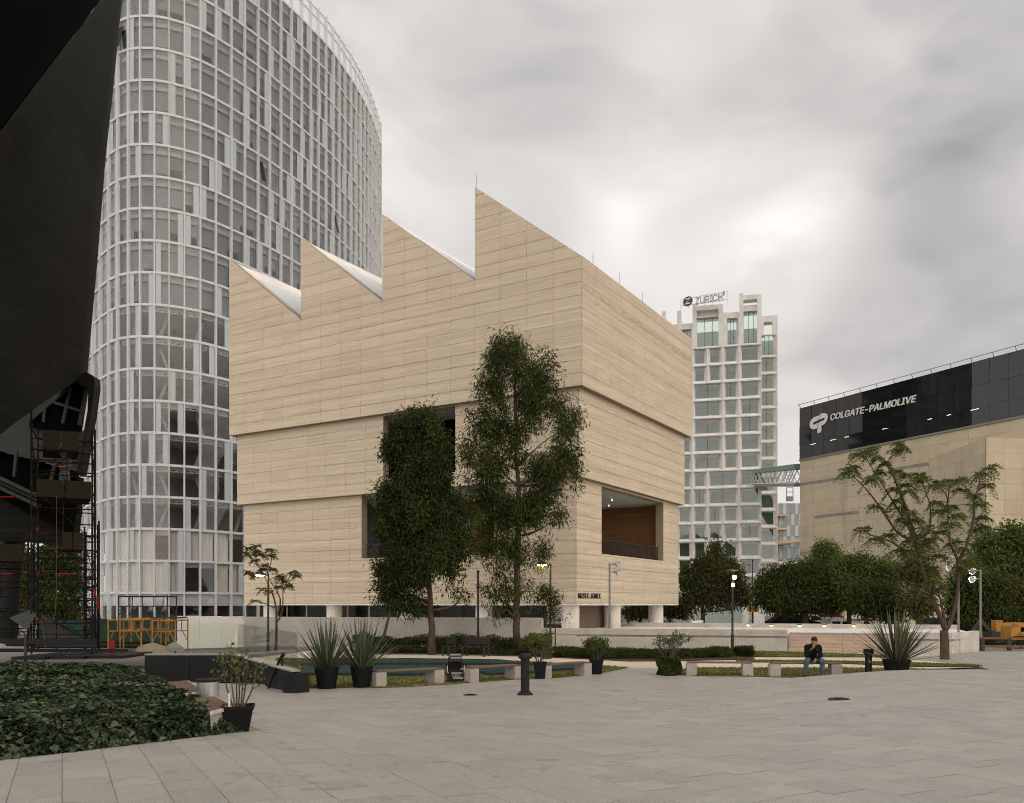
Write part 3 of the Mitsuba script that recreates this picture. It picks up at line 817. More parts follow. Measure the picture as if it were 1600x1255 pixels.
for j in range(len(FL) - 1):
    z0, z1 = FL[j] + .13, FL[j + 1] - .14
    for i in range(len(FP) - 1):
        a, b = FP[i] + nrm2[i] * .02, FP[i + 1] + nrm2[i + 1] * .02; t = (b - a) / np.linalg.norm(b - a); a2, b2 = a + t * .09, b - t * .09
        dz = trng.normal(0, .008, 4)
        nn = np.array([t[1], -t[0]])
        q = [up3(a2 + nn * dz[0], z0), up3(b2 + nn * dz[1], z0), up3(b2 + nn * dz[2], z1), up3(a2 + nn * dz[3], z1)]
        c = (a + b) / 2; nm = np.array([t[1], -t[0]]); vis = -(nm @ c) / np.linalg.norm(c) * np.linalg.norm(b - a) / np.linalg.norm(c)
        hidden = (c[0] / c[1] * F + CX < 135) or (j < 7 and c[0] / c[1] * F + CX > 380)
        panes.append((0 if hidden else vis, q))
panes.sort(key=lambda t: -t[0])
rest = MB()
for k, (_, q) in enumerate(panes):
    if k < 300: part(tw, 'pane', MB().poly(q), 'glass')
    else: rest.poly(q)
part(tw, 'pane_field', rest, 'glass', kind='stuff', label='the narrower glass panes of the tower')
# pale opaque vent strips, blinds, curtains and bulkheads inside each bay
blinds, bulk, slots = MB(), MB(), MB(); curt = MB(); strips = []
for j in range(len(FL) - 1):
    z0, z1 = FL[j] + .13, FL[j + 1] - .14
    for i in range(len(FP) - 1):
        a, b = FP[i], FP[i + 1]; L = np.linalg.norm(b - a); t = (b - a) / L; n = np.array([t[1], -t[0]])
        fr = lambda lo, hi, tone=None, mb=None: (mb or MB()).frame(up3(a, 0), [*t, 0], [*n, 0], UZ, lo, hi, tone)
        rn = trng.uniform()
        if ((i * 2 + j * 3) % 5 in (0, 2) if i > 9 else i % 2 == 1) and j > 0 and rn < .86:
            w = .36 * L; s = .09 if trng.uniform() < .45 else L - .09 - w
            if 9 < i: strips.append(fr([s, .045, z0], [s + w, .065, z1]))
            else: strips.append(fr([s, .045, z0], [s + w, .065, z1]))
        fr([.02, -.42, z1 - (.50 if j < 10 else .62)], [L - .02, -.34, z1], None, bulk)
        if 3 <= j <= 9 and trng.uniform() < .8:
            for q in (.2, .58): fr([L * q, -.338, z1 - .36], [L * (q + .24), -.332, z1 - .28], None, slots)
        if j in (1, 2) and not (j == 2 and i == 11) and not (j == 1 and i in (13, 14)) and not (i > 15 and trng.uniform() < .4):
            m = 10
            for k in range(m):
                x0, x1 = .06 + (L - .12) * k / m, .06 + (L - .12) * (k + 1) / m
                y0, y1 = -.30 + .05 * math.sin(k * 2.1 + i), -.30 + .05 * math.sin((k + 1) * 2.1 + i)
                A, B = a + t * x0 + n * y0, a + t * x1 + n * y1
                curt.add([up3(A, z0), up3(B, z0), up3(B, z1), up3(A, z1)], [[0, 1, 2, 3]])
        elif j >= 10:
            lo = z0 + (trng.choice([0, 0, 0, .5, 1.1]))
            fr([.03, -.62, lo], [L - .03, -.60, z1 - .55], (trng.uniform(), 0), blinds)
        elif 3 <= j <= 9 and i > 15 and trng.uniform() < .3: fr([.03, -.62, z0 + .8], [L - .03, -.60, z1 - .5], (trng.uniform(), 0), blinds)
part(tw, 'bulkhead', bulk, 'tower_slab', kind='stuff'); part(tw, 'slot_vent', slots, 'black', kind='stuff')
part(tw, 'blind', blinds, 'blind', kind='stuff', label='grey window blinds of the upper storeys'); part(tw, 'curtain', curt, 'curtain', kind='stuff', label='white curtains of the two low storeys')
for k, m in enumerate(strips[:290]): part(tw, 'vent_panel', m, 'tower_panel')
if len(strips) > 290:
    m = MB()
    for s in strips[290:]: v, f = s.mesh(); m.add(v, f)
    part(tw, 'vent_panel_field', m, 'tower_panel', kind='stuff')
# inner columns leaning behind the glass, one at every third bay
for i in range(8, len(FP) - 1, 3):
    p = FP[i] - nrm2[i] * 1.5
    for j in range(3, len(FL) - 1): pass
    m = MB()
    for j in range(3, len(FL) - 2, 2):
        q = p + tan[i] * 1.1
        m.bar(up3(p, FL[j]), up3(q, FL[j + 1] - .31), .26, .26); m.bar(up3(q, FL[j + 1]), up3(p, FL[j + 2] - .31), .26, .26)
    part(tw, 'inner_column', m, 'tower_core')
# vents standing open
for i, j, s in ((8, 18, 1), (23, 13, 1), (26, 15, 1), (27, 12, 1), (30, 12, 1), (18, 15, 1)):
    a, b = FP[i], FP[i + 1]; t = (b - a) / np.linalg.norm(b - a); n = np.array([t[1], -t[0]]); z0, z1 = FL[j] + .25, FL[j + 1] - .7
    o = a + t * .12 + n * .07; out = n * .62 + t * .1
    ov = part(tw, 'open_vent', MB().prism([up3(o, z1), up3(o + t * .62, z1), up3(o + t * .62 + n * .55, z0), up3(o + n * .55, z0)], [*(n * .03), .02]), 'dark_panel')
# ground storey of the tower: pale fascia and dark shop glazing
part(tw, 'fascia', ribbon(-.30, -.20, FL[1] - 1.35, FL[1] - .2), 'tower_panel'); part(tw, 'base_panel', ribbon(-1.2, -1.1, .05, FL[1] - 1.35), 'dark_panel')
print('tower panes', len(panes), 'strips', len(strips))
# ================================================================ dark overhanging building at the left, under repair
db = thing('dark_building', 'black metal clad building leaning over the plaza from the top left corner', 'building')


def curve(pts, n):
    """Smooth resampling of (px, py, d) points to n world points."""
    a = np.array(pts, float); s = np.r_[0, np.cumsum(np.hypot(*np.diff(a[:, :2], axis=0).T))]
    q = PchipInterpolator(s / s[-1], a)(np.linspace(0, 1, n))
    return np.array([W(*r) for r in q])


NV = 26
Rc = curve([(214, -170, 33.0), (203, -80, 33.2), (191, 0, 33.4), (177, 140, 33.8), (165, 250, 34), (153, 400, 34.2), (144, 500, 34.4), (137, 583, 34.5)], NV)
Lc = curve([(240, -170, 32.4), (156, 0, 30.0), (78, 103, 28.2), (0, 206, 26.6), (-110, 350, 25.0), (-130, 560, 24.8), (-112, 770, 25.0)], NV)
g = np.array([[Rc[i] * (1 - s) + Lc[i] * s for s in np.linspace(0, 1, 16)] for i in range(NV)])
bul = np.sin(np.linspace(0, np.pi, 16))[None, :, None] * np.array([.25, -.8, -.15]) * np.linspace(.3, 1, NV)[:, None, None]
v, f = grid_solid(g + bul, (-1.2, 2.4, .6))
part(db, 'cladding', (v, f), 'dark_cladding', smooth=45, label='dark brown metal skin curving up along the right edge')
Kc = curve([(240, -170, 32.4), (156, 0, 30.0), (78, 103, 28.2), (0, 206, 26.6), (-110, 350, 25.0)], 14)
Tc = curve([(120, -420, 24), (0, -330, 19), (-160, -200, 15.5), (-330, 20, 14), (-420, 330, 14)], 14)
g = np.array([[Kc[i] * (1 - s) + Tc[i] * s for s in np.linspace(0, 1, 10)] for i in range(14)])
v, f = grid_solid(g, (-1.0, 1.5, 1.5))
part(db, 'soffit', (v, f), 'black', smooth=45, label='black underside overhead at the top left')
# grey lower soffit, glazed opening with pale bars, edge fin
LD = 33.9
part(db, 'edge_fin', fprism([(112, 592), (134, 581), (147, 589), (148, 603), (143, 640), (134, 695), (126, 740), (119, 741), (128, 690), (137, 640), (138, 606), (119, 598)], LD, .5), 'dark_panel')
part(db, 'glazing', fprism([(47, 656), (119, 596), (137, 604), (126, 672), (45, 668)], LD + .55, .12), 'black', label='black triangular window under the overhang')
gl = numbered(db + '__window_bar')
for k, (p, q, w) in enumerate((((50, 655), (119, 596), .085), ((119, 596), (136, 603.5), .07), ((110, 606), (98, 662), .085), ((70, 640), (68, 660), .075), ((84, 629), (125, 642), .075), ((136, 604), (124, 665), .16), ((26, 705), (22, 745), .09), ((85, 728), (78, 757), .09), ((107, 733), (104, 752), .09))):
    part(db, 'window_bar', MB().bar(W(*p, LD + .42), W(*q, LD + .42), .1, w, up=(0, 1, 0)), 'soffit_grey')
part(db, 'lower_soffit', fprism([(-60, 640), (60, 600), (118, 590), (60, 655), (127, 672), (125, 715), (121, 736), (60, 720), (0, 705), (-60, 692)], LD + .8, .4), 'soffit_grey', label='pale grey metal panel below the black window')
part(db, 'lower_glazing', fprism([(-60, 690), (0, 705.5), (60, 720.5), (121, 736.5), (117, 800), (105, 830), (40, 800), (-60, 745)], LD + 1.3, .15), 'black')
for k, (dy, w) in enumerate(((0, .12), (7, .10), (15, .14))):
    part(db, 'beam', MB().bar(W(-40, 728 + dy, LD + .6 + k * .12), W(62, 776 + dy, LD + .6 + k * .12), .22, w), 'soffit_grey' if k != 1 else 'dark_panel')
part(db, 'lower_body', fprism([(-60, 740), (60, 770), (122, 745), (119, 800), (112, 858), (60, 848), (-60, 842)], LD + 1.6, .5), 'dark_cladding')
part(db, 'support', MB().tube([W(20, 835, LD + 3.4), W(6, 1000, LD + 3.4)], .5, 14), 'dark_panel', smooth=40)


# ---------------------------------------------------------------- scaffolds
def scaffold(name, label, x0, x1, d0, d1, zlist, ztop, base, boards, seed, lean=0.0, nled=4):
    """Tube scaffold: standards, ledgers, braces, plank decks and red couplers. x0, x1 in photograph columns at the front."""
    r = np.random.default_rng(seed); t = thing(name, label, 'scaffolding', 'dark tube scaffolding under the overhang')
    A_, B_ = np.array([(x0 - CX) / F * d0, d0]), np.array([(x1 - CX) / F * (d0 + .9 * (x1 - x0) / 95), d0 + .9 * (x1 - x0) / 95]); dv = (d1 - d0) * np.array([-.39, .92])
    P = [tuple(A_), tuple(B_), tuple(B_ + dv), tuple(A_ + dv)]; fu = (B_ - A_) / np.linalg.norm(B_ - A_); fn = np.array([-fu[1], fu[0]]); FW, FD = np.linalg.norm(B_ - A_), float(dv @ fn)
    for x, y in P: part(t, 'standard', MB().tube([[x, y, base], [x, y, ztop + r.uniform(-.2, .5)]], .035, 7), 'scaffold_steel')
    lv = np.arange(base + .35, ztop, .40)
    for k, z in enumerate(lv):
        for i in range(4):
            if r.uniform() < (.90 if i in (0, 2) else .6):
                a, b = P[i], P[(i + 1) % 4]; z2 = z + r.uniform(-.12, .12)
                part(t, 'ledger', MB().tube([[*a, z2], [*b, z2 + r.uniform(-.05, .05)]], .024, 6), 'scaffold_steel')
    for z in np.arange(base + .3, ztop - 1.5, 1.9):
        for i in (0, 1, 2, 3):
            a, b = P[i], P[(i + 1) % 4]
            part(t, 'brace', MB().tube([[*a, z], [*b, z + 1.8]] if r.uniform() < .5 else [[*b, z], [*a, z + 1.8]], .017, 5), 'scaffold_steel')
        m = [(P[0][0] + P[1][0]) / 2 + r.uniform(-.2, .2), (P[0][1] + P[1][1]) / 2]
        part(t, 'post', MB().tube([[*m, z - .2], [*m, z + 1.3]], .02, 6), 'scaffold_steel')
    O3, U3, N3 = [*A_, 0], [*fu, 0], [*fn, 0]
    for z, f0, f1 in boards:
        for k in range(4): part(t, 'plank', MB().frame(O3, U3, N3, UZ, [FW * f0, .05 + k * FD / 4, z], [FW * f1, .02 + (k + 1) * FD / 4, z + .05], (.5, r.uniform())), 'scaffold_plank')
        fm = (f0 + f1) / 2
        for a, b in ((f0, fm - .012), (fm + .012, f1)): part(t, 'toe_board', MB().frame(O3, U3, N3, UZ, [FW * a, -.06, z - .02], [FW * b, -.03, z + .60], (.5, r.uniform())), 'scaffold_plank')
    for k in range(4):
        i = r.integers(0, 4); z = r.uniform(base + 1, ztop - 2.5)
        part(t, 'coupler', MB().box([P[i][0], P[i][1] - .02, z], (.075, .075, r.uniform(.10, .32))), 'red_paint')
    a, b = P[0], P[1]
    for z in (E + 1.1, E + 3.9): part(t, 'red_ledger', MB().tube([[*(A_ + fu * FW * .38), z], [*(A_ + fu * FW * .72), z + .02]], .028, 6), 'red_paint')
    return t, P


SB = .55
scaf, SP = scaffold('scaffold_tower', 'tall dark scaffold tower with plank decks reaching the black triangular window', 49, 144, 31.0, 33.2, None, E + 6.5, SB, [(E + 5.55, .18, .78), (E + 3.85, .08, .98), (E + 2.0, .5, .85)], 31)
scaf2, _ = scaffold('scaffold_tower', 'lower dark scaffold cut by the left edge of the picture', -40, 44, 31.5, 33.4, None, E + 2.9, SB, [(E + 1.6, .0, .9)], 32)
scaf3, _ = scaffold('scaffold_tower', 'slim scaffold ladder tower close behind the right leg of the tall scaffold', 132, 153, 33.9, 34.9, None, E + 2.9, SB, [], 33)
# yellow rope hanging from the high deck
r0 = W(88, 775, 31.3); rp = [r0, W(89, 850, 31.3), W(88, 930, 31.3), W(86, 962, 31.2), W(80, 970, 31.2), W(70, 967, 31.2), W(64, 960, 31.2), W(67, 985, 31.1), W(71, 1012, 31.0)]
lone('rope', MB().tube(np.array(rp), .008, 5), 'rope', 'thin yellow rope hanging down the tall scaffold tower', 'rope')
# deck and debris at the foot of the scaffold
dk = thing('work_platform', 'low black steel platform under the scaffold tower behind the ivy', 'platform')
a, b = W(28, 1018, 29.8), W(166, 1018, 31.5)
for k in range(3):
    part(dk, 'deck_plate', MB().frame([0, 0, 0], [1, 0, 0], [0, 1, 0], UZ, [a[0] + k * 1.15, 29.4 + k * .3, .45], [a[0] + k * 1.15 + 1.13, 33.5 + k * .2, .55]), 'dark_panel')
part(dk, 'rail', MB().bar([-18.0, 29.6, 1.08], [-14.1, 29.6, 1.02], .08, .16), 'dark_panel'); part(dk, 'rail', MB().bar([-18.0, 29.7, .76], [-13.2, 30.2, .72], .08, .12), 'dark_panel')
part(dk, 'post', MB().tube([[-16.4, 29.6, .2], [-16.4, 29.6, 1.3]], .05, 8), 'iron')
for lab, pts, d, mat in (('bent dark grey sheet leaning at the left of the scaffold foot', [(15, 966), (48, 953), (56, 962), (42, 985)], 30.6, 'soffit_grey'), ('wide dark grey sheet lying under the scaffold tower', [(66, 960), (88, 970), (112, 985), (132, 997), (68, 998)], 32.4, 'soffit_grey'), ('long grey skirting board along the platform edge', [(52, 998), (150, 1000), (150, 1012), (58, 1012)], 31.0, 'dark_panel')):
    p = [W(x, y, d + .9 * (1 if i in (0, 1) else 0)) for i, (x, y) in enumerate(pts)]
    lone('metal_sheet', MB().prism(p, [0, .03, .02]), mat, lab, 'metal sheet', group='loose dark metal sheets at the scaffold foot')

# orange trestles, black frame, net fence and hoarding beyond the stair pit
gf = lambda x, y: float(gz(x, y))
fn = thing('net_fence', 'dark green netting fence behind the orange trestles', 'fence')
p0, p1 = np.array([(60 - CX) / F * 46, 46.0]), np.array([(277 - CX) / F * 46, 46.0])
n = 9
for k in range(n):
    a, b = p0 + (p1 - p0) * k / n, p0 + (p1 - p0) * (k + 1) / n
    xs = np.linspace(0, 1, 5); g = np.array([[[*(a + (b - a) * s), z] for z in (0.05, 1.55 + .04 * math.sin(k * 2 + s * 5))] for s in xs]); g[:, :, 1] += .06 * np.sin(xs * 6)[:, None]
    part(fn, 'panel', grid_solid(g, (0, .02, 0)), 'net_green')
    part(fn, 'post', MB().tube([[*a, 0], [*a, 1.75]], .03, 6), 'iron')
hd = thing('hoarding', 'white board hoarding between the green net and the concrete wall', 'hoarding')
p0, p1 = np.array([(276 - CX) / F * 45, 45.0]), np.array([(381 - CX) / F * 47, 47.0])
for k in range(3):
    a, b = p0 + (p1 - p0) * k / 3, p0 + (p1 - p0) * (k + 1) / 3; u = (b - a) / np.linalg.norm(b - a)
    part(hd, 'panel', MB().frame([*a, 0], [*u, 0], [-u[1], u[0], 0], UZ, [.005, 0, .03], [np.linalg.norm(b - a) - .005, .05, 1.72 - .02 * k]), 'white_paint')


def trestle(name, label, px, py0, py1, d, w, mat, group, depth=1.0):
    t = thing(name, label, 'scaffold', group)
    a = W(px, py1, d); x, y = a[0], d; z0, z1 = a[2], W(px, py0, d)[2]
    for dy in (0, depth):
        for dx in (0, w): part(t, 'post', MB().tube([[x + dx, y + dy, z0], [x + dx, y + dy, z1 + .05]], .03, 7), mat)
        part(t, 'top_rail', MB().tube([[x, y + dy, z1], [x + w, y + dy, z1]], .03, 7), mat)
        part(t, 'rail', MB().tube([[x + .04, y + dy, z1 - .42], [x + w - .04, y + dy, z1 - .42]], .022, 6), mat)
        for f_ in (.28, .72): part(t, 'strut', MB().tube([[x + w * f_, y + dy, z1 - .42], [x + w * f_, y + dy, z1]], .02, 6), mat)
        part(t, 'knee_brace', MB().tube([[x + .02, y + dy, z1 - .8], [x + .22, y + dy, z1 - .42]], .018, 6), mat); part(t, 'knee_brace', MB().tube([[x + w - .02, y + dy, z1 - .8], [x + w - .22, y + dy, z1 - .42]], .018, 6), mat)
    return t


OT = 'orange scaffold frames stacked beyond the pit'
trestle('trestle_scaffold', 'leftmost orange scaffold frame by the red cylinder', 169, 969, 1022, 33.2, 1.25, 'orange_paint', OT)
trestle('trestle_scaffold', 'middle orange scaffold frame standing in front of the green net', 193, 967, 1018, 35.0, 1.5, 'orange_paint', OT, .7)
trestle('trestle_scaffold', 'rightmost orange scaffold frame with a board on top', 238, 970, 1021, 33.6, .88, 'orange_paint', OT, 1.3)
trestle('trestle_scaffold', 'black scaffold frame standing upright above the orange ones', 185.5, 932, 1004, 37.0, 2.05, 'iron', None, 1.0)
a = W(236, 968, 33.6); lone('plank_board', MB().box([a[0] + .45, 34.2, a[2] + .06], (1.2, .8, .05), .1), 'soffit_grey', 'grey board resting on the rightmost orange frame', 'board')
for k, z in enumerate((.62, .78)):
    lone('timber_beam', MB().bar([-20.5, 35.6 + k * .2, z + .05], [-13.7, 35.2 + k * .2, z - .05], .14, .10), 'scaffold_plank', ('lower' if k == 0 else 'upper') + ' of the two long dark beams lying through the orange frames', 'beam')
ex = thing('fire_extinguisher', 'small red fire extinguisher standing by the leftmost orange frame', 'fire extinguisher')
p = W(175.5, 1021, 30.6)
part(ex, 'cylinder', MB().lathe(p, [(0, 0), (.095, 0), (.1, .03), (.1, .36), (.05, .44), (0, .44)], 18), 'red_paint', smooth=40); part(ex, 'valve', MB().lathe(p + [0, 0, .44], [(.03, 0), (.03, .06), (.05, .06), (.05, .1), (0, .1)], 10), 'iron')
prn = np.random.default_rng(8)


def heap(c, rx, ry, h, seed):
    ic = trimesh.creation.icosphere(3); v = np.array(ic.vertices); r = 1 + .45 * (meshkit.fbm(v * 2.1 + seed, 3, seed) - .5)
    v = v * r[:, None] * [rx, ry, h]; v[:, 2] = np.maximum(v[:, 2], -.05); return v + c, np.array(ic.faces)


p = W(238, 1022, 33.0); lone('sand_heap', heap(p, .6, .45, .40, 4), 'sand', 'heap of pale sand under the orange frames', 'sand heap', smooth=True)
p = W(272, 1020, 33.4); lone('sack', heap(p + [0, 0, .12], .34, .3, .26, 9), 'concrete_dark', 'grey sack beside the foot of the right orange frame', 'sack', smooth=True)

# ================================================================ stair pit with glass balustrade
pt = thing('stair_pit', 'sunken stairwell lined with black stone beside the ivy bed', 'stairwell')
q0, q1 = np.array(pit_poly.exterior.coords[0]), np.array(pit_poly.exterior.coords[1]); q2, q3 = np.array([-8.55, 26.9]), np.array([-11.2, 26.9])
q2 = np.array([-5.9, 26.9])
qb0, qb1, qb2 = np.array([-11.15, 27.0]), np.array([-8.60, 27.0]), q1
fz0 = -2.6
for a, b, za, zb, nm in ((np.array([-11.3, 27.0]), np.array([-8.55, 27.0]), .74, .74, 'back_wall'), (np.array([-8.55, 27.0]), np.array([-5.52, 22.05]), .74, .62, 'side_wall')):
    u = (b - a) / np.linalg.norm(b - a); n = np.array([-u[1], u[0]]); L = np.linalg.norm(b - a); k = max(2, int(L / .95))
    for i in range(k):
        s0, s1 = L * i / k + .006, L * (i + 1) / k - .006; h0, h1 = za + (zb - za) * s0 / L, za + (zb - za) * s1 / L
        pts = [[*(a + u * s0), fz0], [*(a + u * s1), fz0], [*(a + u * s1), h1], [*(a + u * s0), h0]]
        part(pt, nm + '_panel', MB().prism(pts, [*(n * .22), 0]), 'dark_panel')
part(pt, 'end_wall', MB().box([-5.40, 21.95, -.9], (.42, .5, 3.0), -.55), 'dark_panel')
part(pt, 'coping', MB().bar([-8.5, 27.0, .765], [-5.38, 21.85, .645], .24, .04), 'concrete_dark'); part(pt, 'coping', MB().bar([-11.3, 27.1, .765], [-8.62, 27.1, .765], .24, .04), 'concrete_dark')
part(pt, 'floor', MB().frame([0, 0, 0], [1, 0, 0], [0, 1, 0], UZ, [-13, 20, fz0 - .2], [-5, 27.3, fz0]), 'dark_panel')
part(pt, 'front_wall', MB().bar([*PIT[0], -1.32], [*PIT[1], -1.22], .12, 2.7), 'concrete_dark'); part(pt, 'front_kerb', MB().bar([*(np.array(PIT[0]) + [0, -.12]), gf(*PIT[0]) - .02], [*(np.array(PIT[1]) + [0, -.12]), gf(*PIT[1]) - .03], .34, .09), 'stone_grey')
gb = thing('glass_balustrade', 'frameless clear glass balustrade around the stair pit', 'balustrade')
for a, b, n, za, zb in ((np.array([-11.2, 27.12]), np.array([-8.55, 27.12]), 3, .79, .79), (np.array([-8.45, 27.0]), np.array([-5.35, 21.9]), 4, .79, .67)):
    for i in range(n):
        s0, s1 = (i + .012) / n, (i + .988) / n; A, B = a + (b - a) * s0, a + (b - a) * s1
        part(gb, 'pane', MB().poly([[*A, za + (zb - za) * s0], [*B, za + (zb - za) * s1], [*B, za + (zb - za) * s1 + .93], [*A, za + (zb - za) * s0 + .93]]), 'glass_clear')
hr = thing('handrail', 'black metal handrail sloping down into the stair pit', 'handrail')
p = [W(442, 1023, 23.0), W(438, 1029, 23.1), W(424, 1062, 23.3), W(418, 1080, 23.4)]
part(hr, 'rail', MB().tube(np.array(p), .035, 8), 'black_paint'); part(hr, 'post', MB().tube([W(441, 1024, 23.0), W(441, 1078, 23.0)], .025, 8), 'black_paint')
part(hr, 'end_knob', MB().cat(trimesh.creation.icosphere(2, .06), T().translate(W(442, 1023.5, 23.0).tolist()).matrix), 'black_paint', smooth=True)
# ================================================================ white gridded office block with a roof sign
zb = thing('office_block', 'white office block with deep gridded window frames and a lettered sign on its roof', 'office building')
zr = np.random.default_rng(41)
ZA, ZB = np.array([(1190 - CX) / F * 185, 185.0]), np.array([(1082 - CX) / F * 188.7, 188.7])
zu = (ZA - ZB) / np.linalg.norm(ZA - ZB); zn = np.array([zu[1], -zu[0]])         # u runs to the right, n towards the camera


def on_face(px, o, u):
    """Distance along a facade line at which a photograph column meets it."""
    r = (px - CX) / F
    return (r * o[1] - o[0]) / (u[0] - r * u[1])


ZX = [on_face(p, ZB, zu) for p in (1010, 1034, 1058, 1082, 1105.5, 1129.5, 1155, 1190)]
RZ = [E + 55.0 - 3.77 * k for k in range(0, 15)]
RZ = [z for z in RZ if z > 3] + [0.0]


def cell(holder, o, u, n, x0, x1, z0, z1, dep=.85, ins=(.55, .75, .70, .22), dark=None, mull=0):
    """Deep window frame with splayed reveals (left, right, sill, head) round a recessed pane, a dim room behind."""
    D3, N3 = np.array([*u, 0]), np.array([*n, 0]); O = np.array([*o, 0])
    P = lambda x, y, z: O + D3 * x + N3 * y + UZ * z
    a = [P(x0, 0, z0), P(x1, 0, z0), P(x1, 0, z1), P(x0, 0, z1)]
    e = .10; b = [P(x0 + e, 0, z0 + .14), P(x1 - e, 0, z0 + .14), P(x1 - e, 0, z1 - .10), P(x0 + e, 0, z1 - .10)]
    i0, i1, k0, k1 = x0 + ins[0], x1 - ins[1], z0 + ins[2], z1 - ins[3]
    c = [P(i0, -dep, k0), P(i1, -dep, k0), P(i1, -dep, k1), P(i0, -dep, k1)]
    m = MB(); v = np.array(a + b + c)
    f = [[k, (k + 1) % 4, 4 + (k + 1) % 4, 4 + k] for k in range(4)] + [[4 + k, 4 + (k + 1) % 4, 8 + (k + 1) % 4, 8 + k] for k in range(4)]
    m.add(v, f); h = part(holder, 'window', m, 'facade_white')
    part(h, 'pane', MB().poly([P(i0, -dep + .06, k0), P(i1, -dep + .06, k0), P(i1, -dep + .06, k1), P(i0, -dep + .06, k1)]), 'glass_tint')
    for q in range(mull): x = i0 + (i1 - i0) * (q + 1) / (mull + 1); part(h, 'mullion', MB().frame(O, D3, N3, UZ, [x - .05, -dep, k0], [x + .05, -dep + .12, k1]), 'iron')
    return h


rows = [  # merged columns per storey from the top: pairs of column edges, as seen
    [(3, 4), (4, 5), (5, 6), (6, 7)], [(3, 4), (4, 5), (5, 6), (6, 7)], [(3, 5), (5, 6), (6, 7)], [(3, 5), (5, 6), (6, 7)], [(3, 5), (5, 6), (6, 7)], [(3, 5), (5, 6), (6, 7)], [(3, 5), (5, 6), (6, 7)],
    [(3, 4), (4, 6), (6, 7)], [(3, 4), (4, 6), (6, 7)], [(3, 4), (4, 5), (5, 6), (6, 7)], [(3, 4), (4, 5), (5, 6), (6, 7)], [(3, 4), (4, 5), (5, 6), (6, 7)], [(3, 4), (4, 5), (5, 6), (6, 7)], [(3, 4), (4, 5), (5, 6), (6, 7)]]
for k in range(len(RZ) - 1):
    for a, b in [(0, 1), (1, 2), (2, 3)] + rows[min(k, len(rows) - 1)]:
        cell(zb, ZB, zu, zn, ZX[a], ZX[b], RZ[k + 1], RZ[k], mull=1 if b - a > 1 or zr.uniform() < .25 else 0)
# crown storey: tall panes between fins, open frames above
CZ = RZ[0]
for a, b, top, hh in ((0, 1, 8.6, 4.6), (1, 2, 8.6, 4.4), (2, 3, 8.4, 4.4), (3, 5, 9.6, 6.6), (5, 6, 7.2, 6.0), (6, 7, 11.0, 7.2)):
    cell(zb, ZB, zu, zn, ZX[a], ZX[b], CZ, CZ + hh, ins=(.95, .6, .5, .1), mull=2)
    o3 = np.array([*ZB, 0])
    part(zb, 'crown_fin', MB().prism([o3 + np.array([*zu, 0]) * x + np.array([*zn, 0]) * y + UZ * z for x, y, z in ((ZX[a], 0, CZ), (ZX[a], -2.6, CZ), (ZX[a], -2.6, CZ + top - 3.2), (ZX[a], 0, CZ + top))], [*(zu * .85), 0]), 'facade_white')
    if a in (3, 6): part(zb, 'crown_beam', MB().frame(o3, [*zu, 0], [*zn, 0], UZ, [ZX[a] + .86, -2.2, CZ + top - 1.5], [ZX[b] - .9, .0, CZ + top - .5]), 'facade_white')
    if a in (3, 6): part(zb, 'crown_fin', MB().frame(o3, [*zu, 0], [*zn, 0], UZ, [ZX[b] - .9, -2.6, CZ + .0], [ZX[b], -.01, CZ + top - .55]), 'facade_white')
    part(zb, 'roof_edge', MB().frame(o3, [*zu, 0], [*zn, 0], UZ, [ZX[a] + .87, -3.6, CZ + hh], [ZX[b] - .02, -1.2, CZ + hh + 1.5]), 'facade_white')
# body behind the frames: dim rooms with pale ceilings
m = MB()
for k in range(len(RZ) - 1):
    m.frame([*ZB, 0], [*zu, 0], [*zn, 0], UZ, [ZX[0], -14, RZ[k] - .35], [ZX[-1] - .4, -.9, RZ[k] - .02])
part(zb, 'ceiling', m, 'room_ceiling'); part(zb, 'core', MB().frame([*ZB, 0], [*zu, 0], [*zn, 0], UZ, [ZX[0], -15, 0], [ZX[-1] - .3, -5.5, CZ + 5]), 'room')
part(zb, 'side_wall', MB().frame([*ZB, 0], [*zu, 0], [*zn, 0], UZ, [ZX[-1] - .28, -15, 0], [ZX[-1] - .01, -.9, CZ + 5]), 'facade_white')
# wing, set back at the right
WA = np.array([(1190 - CX) / F * 194, 194.0]); WX = [on_face(p, WA, zu) for p in (1180, 1190, 1215)]
for k in range(len(RZ) - 1): cell(zb, WA, zu, zn, WX[1] - .6, WX[2], RZ[k + 1] - .3, RZ[k] - .3, ins=(.3, .95, .75, .2), mull=1 if k < 6 else 0)
cell(zb, WA, zu, zn, WX[1] - .6, WX[2], RZ[0] - .3, RZ[0] + 4.6, ins=(.3, .9, .6, .1), mull=2)
o3 = np.array([*WA, 0]); part(zb, 'crown_beam', MB().frame(o3, [*zu, 0], [*zn, 0], UZ, [WX[1] - .6, -2.5, RZ[0] + 7.4], [WX[2], 0, RZ[0] + 8.7]), 'facade_white')
for x in (WX[1] - .6, WX[2] - 1.1): part(zb, 'crown_fin', MB().frame(o3, [*zu, 0], [*zn, 0], UZ, [x, -2.4, RZ[0] + 4.6], [x + 1.1, -.02, RZ[0] + 7.4]), 'facade_white')
part(zb, 'core', MB().frame(o3, [*zu, 0], [*zn, 0], UZ, [WX[0], -12, 0], [WX[2] - .1, -3.5, RZ[0] + 4.2]), 'room')
part(zb, 'side_wall', MB().frame(o3, [*zu, 0], [*zn, 0], UZ, [WX[2] - .09, -12, 0], [WX[2], -.86, RZ[0] + 4.2]), 'facade_white')
m = MB()
for k in range(len(RZ) - 1): m.frame(o3, [*zu, 0], [*zn, 0], UZ, [WX[0], -11, RZ[k] - .65], [WX[2] - .1, -.88, RZ[k] - .32])
